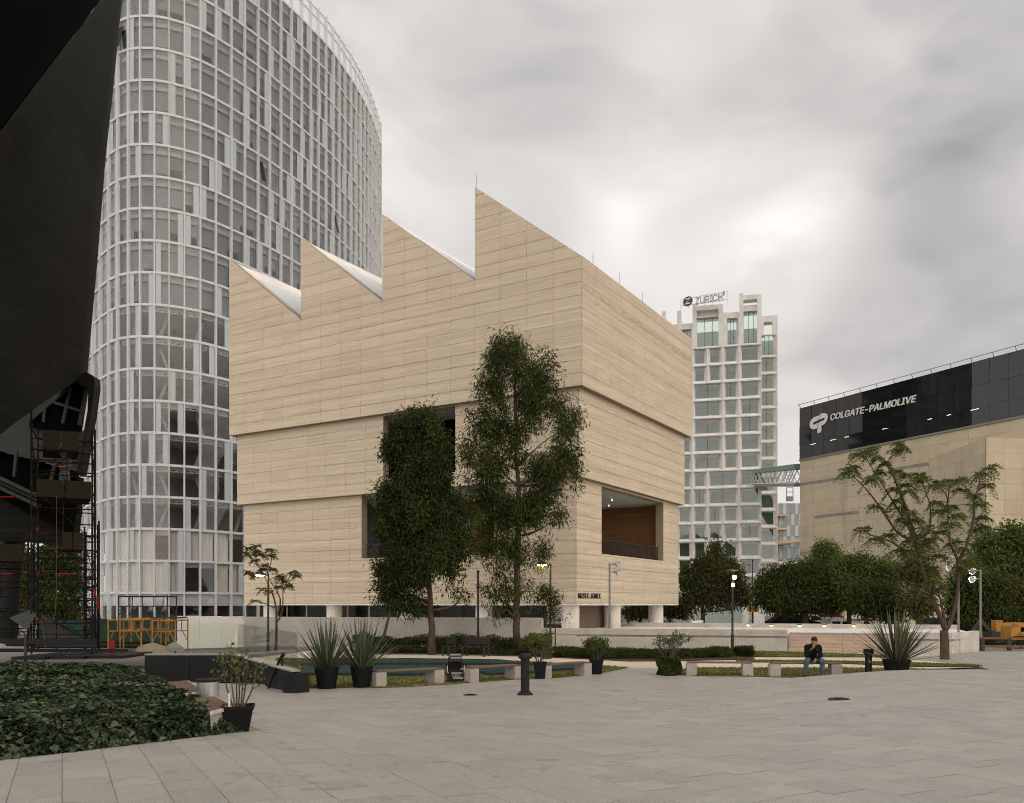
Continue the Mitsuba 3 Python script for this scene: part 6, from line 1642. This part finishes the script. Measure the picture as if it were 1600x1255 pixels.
part(t, 'box_body', MB().frame([0, 0, 0], [1, 0, 0], [0, 1, 0], UZ, [x2, dd, .8], [x3, dd + 2.1, zt(970)]), 'van_white')
part(t, 'roof_edge', MB().frame([0, 0, 0], [1, 0, 0], [0, 1, 0], UZ, [x2 - .03, dd - .03, zt(970)], [x3 + .03, dd + 2.13, zt(967.5)]), 'grey_paint'); part(t, 'beacon', MB().box([x1 - .55, dd + .6, zt(964.5)], (.28, .3, .12)), 'black_paint')
for x in (x0 + .7, x2 + 1.2, x3 - 1.0): part(t, 'wheel', MB().cat(trimesh.creation.cylinder(.42, .3, sections=20), trimesh.transformations.concatenate_matrices(trimesh.transformations.translation_matrix([x, dd + .2, .42]), trimesh.transformations.rotation_matrix(math.pi / 2, [1, 0, 0]))), 'rubber')


def car(label, px, dd, mat, L=4.2, py=None):
    t = thing('parked_car', label, 'car'); x = (px - CX) / F * dd
    prof = [(-L / 2, .35), (L / 2, .35), (L / 2, .75), (L / 2 - .9, .95), (L / 2 - 1.6, 1.42), (-L / 2 + 1.0, 1.45), (-L / 2 + .25, .98), (-L / 2, .85)]
    m = trimesh.creation.extrude_polygon(sg.Polygon(prof).buffer(.06), 1.7, engine='earcut'); v = np.array(m.vertices)
    part(t, 'body', (np.column_stack([v[:, 0] + x, dd + v[:, 2], v[:, 1]]), np.array(m.faces)[:, ::-1]), mat, smooth=30)
    for q in (([-L / 2 + .75, .98], [-.15, .98], [-.15, 1.38], [-L / 2 + 1.1, 1.38]), ([-.05, .98], [L / 2 - 1.05, .98], [L / 2 - 1.65, 1.36], [-.05, 1.38])): part(t, 'window', MB().prism([[x + a, dd - .02, b] for a, b in q], [0, .015, 0]), 'office_glass')
    for sx in (-L / 2 + .8, L / 2 - .8): part(t, 'wheel', MB().cat(trimesh.creation.cylinder(.33, .2, sections=20), trimesh.transformations.concatenate_matrices(trimesh.transformations.translation_matrix([x + sx, dd + .05, .33]), trimesh.transformations.rotation_matrix(math.pi / 2, [1, 0, 0]))), 'rubber')


car('dark car roof showing over the parapet right of the traffic lights', 1245, 73, 'cloth_black'); car('white car half hidden behind the round dark tree', 1268, 74, 'van_white')
# shop behind the trees
t = thing('shop', 'low shop with a red front and glowing signs behind the round dark tree', 'shop'); dd = 92; X_ = lambda px: (px - CX) / F * dd
part(t, 'wall', MB().frame([0, 0, 0], [1, 0, 0], [0, 1, 0], UZ, [X_(1238), dd, 0], [X_(1316), dd + 6, 3.3]), 'shop_red', label='dark red shop front'); part(t, 'side_wall', MB().frame([0, 0, 0], [1, 0, 0], [0, 1, 0], UZ, [X_(1316) + .02, dd, 0], [X_(1500), dd + 6, 3.4]), 'travertine_far')
for px in (1260, 1289): part(t, 'sign_light', MB().lathe(W(px, 957, dd - .15) - [0, 0, .3], [(0, 0), (.28, .1), (.33, .4), (.25, .7), (0, .78)], 14), 'white_paint', smooth=True, emitter=glow((1, .33, .10), 1.0))
for k in range(6): part(t, 'shop_window', MB().frame([0, 0, 0], [1, 0, 0], [0, 1, 0], UZ, [X_(1240 + k * 12.5), dd - .05, .5], [X_(1250 + k * 12.5), dd - .02, 1.6]), 'office_glass')
part(t, 'column', MB().box([(1156 - CX) / F * dd, dd - 2, 1.6], (.62, .62, 3.3)), 'facade_white'); part(t, 'column', MB().box([(1181 - CX) / F * dd, dd - 1, 1.6], (1.1, .6, 3.2)), 'facade_white')
lone('terrace_wall', MB().frame([0, 0, 0], [1, 0, 0], [0, 1, 0], UZ, [X_(1060), dd + 14, 0], [X_(1240), dd + 14.5, 3.6]), 'room', 'dark shaded shopfront wall under the office block', 'wall')
dk_ = thing('site_fence', 'dark grey boarding behind the bare reddish tree', 'fence')
for k in range(6): part(dk_, 'panel', MB().frame([0, 0, 0], [1, 0, 0], [0, 1, 0], UZ, [(1436 - CX) / F * 64 + k * 1.25, 64, 0], [(1436 - CX) / F * 64 + k * 1.25 + 1.23, 64.1, 1.35]), 'sign_navy')
t = thing('lounger', 'white slanted canopy top lying beyond the museum columns', 'canopy'); part(t, 'board', MB().bar(W(1079, 973, 64), W(1096, 971, 64), 1.2, .14), 'white_paint'); part(t, 'frame', MB().bar(W(1050, 969, 64.5), W(1079, 974, 64.5), 1.0, .2), 'grey_paint'); part(t, 'leg', MB().tube([[W(1090, 970, 64)[0], 64, POD], W(1090, 972, 64)], .05, 6), 'iron')


# orange site machines at the right
def machine(label, px, dd, s, kind):
    t = thing('compressor' if kind == 0 else 'mini_excavator', label, 'site machine'); x = (px - CX) / F * dd; z0 = 0.0; o = np.array([x, dd, z0]); f = lambda lo, hi: MB().frame(o, [s, 0, 0], [0, s, 0], [0, 0, s], lo, hi)
    if kind == 0:
        part(t, 'housing', MB().prism([o + np.array(p) * s for p in ((-1.3, 0, .62), (1.3, 0, .62), (1.3, 0, 1.75), (1.0, 0, 1.95), (-1.1, 0, 1.95), (-1.3, 0, 1.7))], [0, 1.5 * s, 0]), 'orange_paint')
        part(t, 'grille', f([-.55, -.02, 1.25], [.0, -.005, 1.6]), 'black'); part(t, 'door', f([.15, -.025, .72], [1.2, -.005, 1.7]), 'orange_paint'); part(t, 'stripe', f([-1.2, -.02, .78], [-.3, -.006, .90]), 'black'); part(t, 'chassis', f([-1.2, .1, .45], [1.5, 1.4, .615]), 'iron')
        for sx in (-.5, .45): part(t, 'wheel', MB().cat(trimesh.creation.cylinder(.33 * s, .2 * s, sections=20), trimesh.transformations.concatenate_matrices(trimesh.transformations.translation_matrix(o + np.array([sx, .1, .33]) * s), trimesh.transformations.rotation_matrix(math.pi / 2, [1, 0, 0]))), 'rubber')
        part(t, 'drawbar', MB().bar(o + np.array([-1.2, .6, .5]) * s, o + np.array([-2.2, .6, .42]) * s, .08, .08), 'iron')
    else:
        part(t, 'track', MB().prism([o + np.array(p) * s for p in ((-.9, 0, 0), (.9, 0, 0), (1.1, 0, .2), (.9, 0, .45), (-.9, 0, .45), (-1.1, 0, .2))], [0, 1.3 * s, 0]), 'rubber'); part(t, 'body', f([-.7, .1, .55], [.75, 1.2, .95]), 'iron')
        part(t, 'cab', f([-.3, .2, .96], [.15, .9, 1.75]), 'orange_paint'); part(t, 'engine_cover', f([.2, .2, .96], [.8, 1.1, 1.4]), 'grey_paint')
        part(t, 'boom', MB().bar(o + np.array([-.5, .6, .9]) * s, o + np.array([-1.3, .5, 1.75]) * s, .16, .2), 'iron'); part(t, 'boom', MB().bar(o + np.array([-1.3, .5, 1.75]) * s, o + np.array([-1.9, .5, .9]) * s, .12, .16), 'iron'); part(t, 'bucket', f([-2.1, .3, .5], [-1.65, .8, .9]), 'iron')


machine('orange compressor trailer at the right edge of the picture', 1606, 47, .68, 0); machine('small site digger with an orange cab left of the compressor', 1566, 50, .8, 1)
bf = thing('barrier_fence', 'low barrier of rusty orange rails in front of the site machines', 'barrier')
for k in range(4):
    x = (1536 - CX) / F * 44 + k * 1.35
    part(bf, 'rail', MB().bar([x, 44.2, .62], [x + 1.33, 44.2 + .1 * (k % 2), .60], .06, .10), 'orange_rust'); part(bf, 'rail', MB().bar([x, 44.2, .22], [x + 1.33, 44.2, .20], .06, .10), 'orange_rust'); part(bf, 'post', MB().box([x + .1, 44.25, .32], (.16, .16, .68)), 'iron')
for px, lab in ((1441, 'left'), (1470, 'right')):
    pass
lone('terrace_rail', MB().bar(W(1540, 836, 95), W(1610, 829, 95), .12, .12).bar(W(1560, 832, 95), W(1560, 856, 95), .3, .3).bar(W(1575, 832, 95), W(1575, 856, 95), .3, .3).bar(W(1540, 850, 95), W(1610, 846, 95), .08, .08), 'grey_paint', 'terrace railing above the big tree at the right edge', 'railing')
# ================================================================ people
def body_mesh(joints, bones, edge=.02, it=12):
    """One smooth surface from tapering bones: hulls of spheres at joints, united, refined and smoothed."""
    parts = []
    for a, b in bones:
        pa, ra = joints[a]; pb, rb = joints[b]
        s = [manifold3d.Manifold.sphere(r_, 20).translate(tuple(map(float, p))) for p, r_ in ((pa, ra), (pb, rb))]
        parts.append(manifold3d.Manifold.batch_hull(s))
    m = manifold3d.Manifold.batch_boolean(parts, manifold3d.OpType.Add).refine_to_length(edge).to_mesh()
    tm = trimesh.Trimesh(np.array(m.vert_properties[:, :3], float), np.array(m.tri_verts), process=True)
    trimesh.smoothing.filter_taubin(tm, lamb=.5, nu=.53, iterations=it)
    return np.array(tm.vertices), np.array(tm.faces)


def hand_bones(J, B_, pre, wrist, direction, normal, curl=.7, size=1.0):
    """Palm, four fingers of unequal length and a thumb off the side of the palm, all bent by curl."""
    d = np.asarray(direction, float); d /= np.linalg.norm(d); n = np.asarray(normal, float); n -= d * (n @ d); n /= np.linalg.norm(n); s = np.cross(d, n); w = np.asarray(wrist, float)
    J[pre + 'pa'] = (w + d * .03, .026); J[pre + 'pb'] = (w + d * .075 + s * .025, .019); J[pre + 'pc'] = (w + d * .075 - s * .025, .019)
    B_ += [(pre + 'w', pre + 'pa'), (pre + 'pa', pre + 'pb'), (pre + 'pa', pre + 'pc'), (pre + 'pb', pre + 'pc')]
    for k, (o, L) in enumerate(((.033, .066), (.011, .078), (-.011, .074), (-.033, .056))):
        p = w + d * .082 + s * o; a = 0; last = pre + ('pb' if o > 0 else 'pc')
        for j in range(3):
            a += curl * (.5 if j == 0 else .8); p = p + (d * math.cos(a) + n * math.sin(a)) * L * (.42, .33, .25)[j]
            nm = f'{pre}f{k}{j}'; J[nm] = (p.copy(), (.0095, .0088, .008)[j]); B_.append((last, nm)); last = nm
    J[pre + 't0'] = (w + d * .035 + s * .036 + n * .008, .013); J[pre + 't1'] = (w + d * .065 + s * .052 + n * .025, .0105); J[pre + 't2'] = (w + d * .09 + s * .045 + n * .042, .009)
    B_ += [(pre + 'pa', pre + 't0'), (pre + 't0', pre + 't1'), (pre + 't1', pre + 't2')]


# ---- man on the bench: faces the plaza, elbows on thighs, right hand at his mouth, left hand hanging between the knees
a, b, U_, N_ = SB_
hip = a + U_ * np.linalg.norm((b - a)[:2]) * .605 + N_ * .20; hip[2] = a[2] + .447
X, Y = U_, N_                                        # X to the picture's right, -Y towards the viewer
L = lambda x, y, z: hip + X * x + Y * y + UZ * z
man = thing('person', 'seated man in a black jacket and jeans, hand at his mouth, head bowed', 'person')
J, Bn = {}, []
J.update(pel=(L(0, 0, .10), .135), wst=(L(0, -.05, .27), .128), ch=(L(0, -.17, .44), .142), neck=(L(.0, -.25, .575), .06), shl=(L(-.17, -.20, .50), .07), shr=(L(.18, -.20, .50), .07))
J.update(nk2=(L(.01, -.30, .615), .055), head=(L(.025, -.36, .68), .088), crown=(L(.02, -.33, .74), .085), jaw=(L(.035, -.43, .615), .050), nose=(L(.045, -.462, .66), .018))
J.update(kl=(L(-.225, -.40, .08), .068), kr=(L(.235, -.40, .08), .068), hl=(L(-.10, -.02, .09), .095), hr=(L(.10, -.02, .09), .095), al=(L(-.265, -.30, -.36), .046), ar=(L(.285, -.30, -.36), .046))
J.update(tl=(L(-.29, -.46, -.405), .038), tr=(L(.31, -.46, -.405), .038))
J.update(el=(L(-.215, -.30, .25), .048), er=(L(.225, -.30, .24), .048))
J['Lw'] = (L(-.03, -.43, .50), .030); J['Rw'] = (L(.045, -.44, .15), .030)
Bn += [('pel', 'wst'), ('wst', 'ch'), ('ch', 'shl'), ('ch', 'shr'), ('ch', 'neck'), ('neck', 'nk2'), ('nk2', 'head'), ('head', 'crown'), ('head', 'jaw'), ('head', 'nose'), ('pel', 'hl'), ('pel', 'hr'), ('hl', 'kl'), ('hr', 'kr'), ('kl', 'al'), ('kr', 'ar'), ('al', 'tl'), ('ar', 'tr'), ('shl', 'el'), ('shr', 'er'), ('el', 'Lw'), ('er', 'Rw')]
hand_bones(J, Bn, 'L', J['Lw'][0], X * .35 + UZ * .95 + Y * -.1, Y * .7 + UZ * .2, .75); hand_bones(J, Bn, 'R', J['Rw'][0], X * -.45 - UZ * .8 + Y * -.25, X * -.3 + Y * .9, .6)
v, f = body_mesh(J, Bn, .012, 8); part(man, 'body', (v, f), 'skin', smooth=True)
fat = lambda names, g: {k: (J[k][0], J[k][1] + g) for k in names}
JK = fat(['wst', 'ch', 'shl', 'shr', 'el', 'er', 'neck'], .028); JK['pel'] = (L(0, .01, .13), .17); JK['Lw2'] = (J['Lw'][0] - UZ * .045, .042); JK['Rw2'] = (J['Rw'][0] + UZ * .04 + X * .03, .042); JK['neck'] = (J['neck'][0], .078); JK['el'] = (J['el'][0], .066); JK['er'] = (J['er'][0], .066)
v, f = body_mesh(JK, [('pel', 'wst'), ('wst', 'ch'), ('ch', 'shl'), ('ch', 'shr'), ('ch', 'neck'), ('shl', 'el'), ('shr', 'er'), ('el', 'Lw2'), ('er', 'Rw2')], .022, 8)
v += (meshkit.fbm(v * 11, 3, 5) - .5)[:, None] * .022; part(man, 'jacket', (v, f), 'cloth_black', smooth=True)
JT = fat(['hl', 'hr', 'kl', 'kr'], .016); JT['pel'] = (L(0, 0, .08), .145); JT['al'] = (J['al'][0] + UZ * .03, .068); JT['ar'] = (J['ar'][0] + UZ * .03, .068)
v, f = body_mesh(JT, [('pel', 'hl'), ('pel', 'hr'), ('hl', 'kl'), ('hr', 'kr'), ('kl', 'al'), ('kr', 'ar')], .022, 8); v += (meshkit.fbm(v * 12, 3, 6) - .5)[:, None] * .016; part(man, 'jeans', (v, f), 'denim', smooth=True)
for s in ('l', 'r'):
    JS = {'a': (J['a' + s][0] - UZ * .035, .056), 'b': (J['t' + s][0] - UZ * .0, .046), 'c': (J['a' + s][0] - UZ * .035 + Y * .04, .05)}
    part(man, 'shoe', body_mesh(JS, [('a', 'b'), ('a', 'c')], .02, 6), 'rubber', smooth=True)
JH = {'c': (L(.018, -.318, .752), .096), 'd': (L(.018, -.292, .70), .088), 'e': (L(.028, -.38, .745), .078)}
part(man, 'hair', body_mesh(JH, [('c', 'd'), ('c', 'e')], .02, 5), 'hair', smooth=True)
for s in (-1, 1): part(man, 'ear', MB().cat(trimesh.creation.icosphere(2, .02), T().translate((L(.025 + s * .088, -.35, .67)).tolist()).scale([.6, 1, 1.5]).matrix), 'skin', smooth=True)
part(man, 'chest_badge', MB().frame(L(.10, -.345, .42), X, Y, UZ, [-.02, -.012, -.015], [.02, .0, .012]), 'cloth_grey')

# ---- worker standing on the scaffold deck behind the toe board
wk = thing('person', 'worker with a pale helmet standing on the scaffold deck', 'person')
o = np.array([(101 - CX) / F * 32.2, 32.2, E + 3.90]); L2 = lambda x, y, z: o + np.array([x, y, z])
J, Bn = {}, []
J.update(pel=(L2(0, 0, .92), .13), wst=(L2(.0, 0, 1.08), .12), ch=(L2(.01, -.03, 1.30), .135), neck=(L2(.0, -.04, 1.47), .052), head=(L2(-.02, -.08, 1.60), .085), jaw=(L2(-.025, -.13, 1.55), .05), shl=(L2(-.17, -.02, 1.40), .06), shr=(L2(.18, -.02, 1.40), .06))
J.update(el=(L2(-.22, -.14, 1.18), .043), er=(L2(.24, -.12, 1.16), .043), hl=(L2(-.09, 0, .88), .085), hr=(L2(.09, 0, .88), .085), kl=(L2(-.10, -.03, .48), .06), kr=(L2(.11, .02, .48), .06), al=(L2(-.10, .02, .09), .045), ar=(L2(.12, .05, .09), .045), tl=(L2(-.11, -.14, .05), .038), tr=(L2(.13, -.10, .05), .038))
J['Lw'] = (L2(-.12, -.33, 1.22), .028); J['Rw'] = (L2(.12, -.32, 1.10), .028)
Bn += [('pel', 'wst'), ('wst', 'ch'), ('ch', 'shl'), ('ch', 'shr'), ('ch', 'neck'), ('neck', 'head'), ('head', 'jaw'), ('pel', 'hl'), ('pel', 'hr'), ('hl', 'kl'), ('hr', 'kr'), ('kl', 'al'), ('kr', 'ar'), ('al', 'tl'), ('ar', 'tr'), ('shl', 'el'), ('shr', 'er'), ('el', 'Lw'), ('er', 'Rw')]
hand_bones(J, Bn, 'L', J['Lw'][0], [.4, -.8, .2], [0, 0, -1], .8); hand_bones(J, Bn, 'R', J['Rw'][0], [-.4, -.8, .1], [0, 0, -1], .8)
part(wk, 'body', body_mesh(J, Bn, .014, 6), 'skin', smooth=True)
JK = {k: (J[k][0], J[k][1] + .022) for k in ('wst', 'ch', 'shl', 'shr', 'el', 'er')}; JK['pel'] = (J['pel'][0], .15)
part(wk, 'shirt', body_mesh(JK, [('pel', 'wst'), ('wst', 'ch'), ('ch', 'shl'), ('ch', 'shr'), ('shl', 'el'), ('shr', 'er')], .025, 6), 'cloth_grey', smooth=True)
JT = {k: (J[k][0], J[k][1] + .016) for k in ('hl', 'hr', 'kl', 'kr', 'al', 'ar')}; JT['pel'] = (J['pel'][0] - [0, 0, .05], .142)
part(wk, 'trousers', body_mesh(JT, [('pel', 'hl'), ('pel', 'hr'), ('hl', 'kl'), ('hr', 'kr'), ('kl', 'al'), ('kr', 'ar')], .025, 6), 'denim', smooth=True)
part(wk, 'helmet', MB().lathe(L2(-.02, -.08, 1.635), [(.125, .0), (.115, .012), (.108, .05), (.085, .095), (.04, .12), (0, .125)], 22), 'white_paint', smooth=40)
part(wk, 'harness', MB().tube([L2(-.16, -.03, 1.42), L2(-.05, -.19, 1.25), L2(.1, -.18, 1.02)], .016, 6).tube([L2(.16, -.03, 1.42), L2(.05, -.19, 1.25), L2(-.1, -.18, 1.02)], .016, 6), 'red_paint')
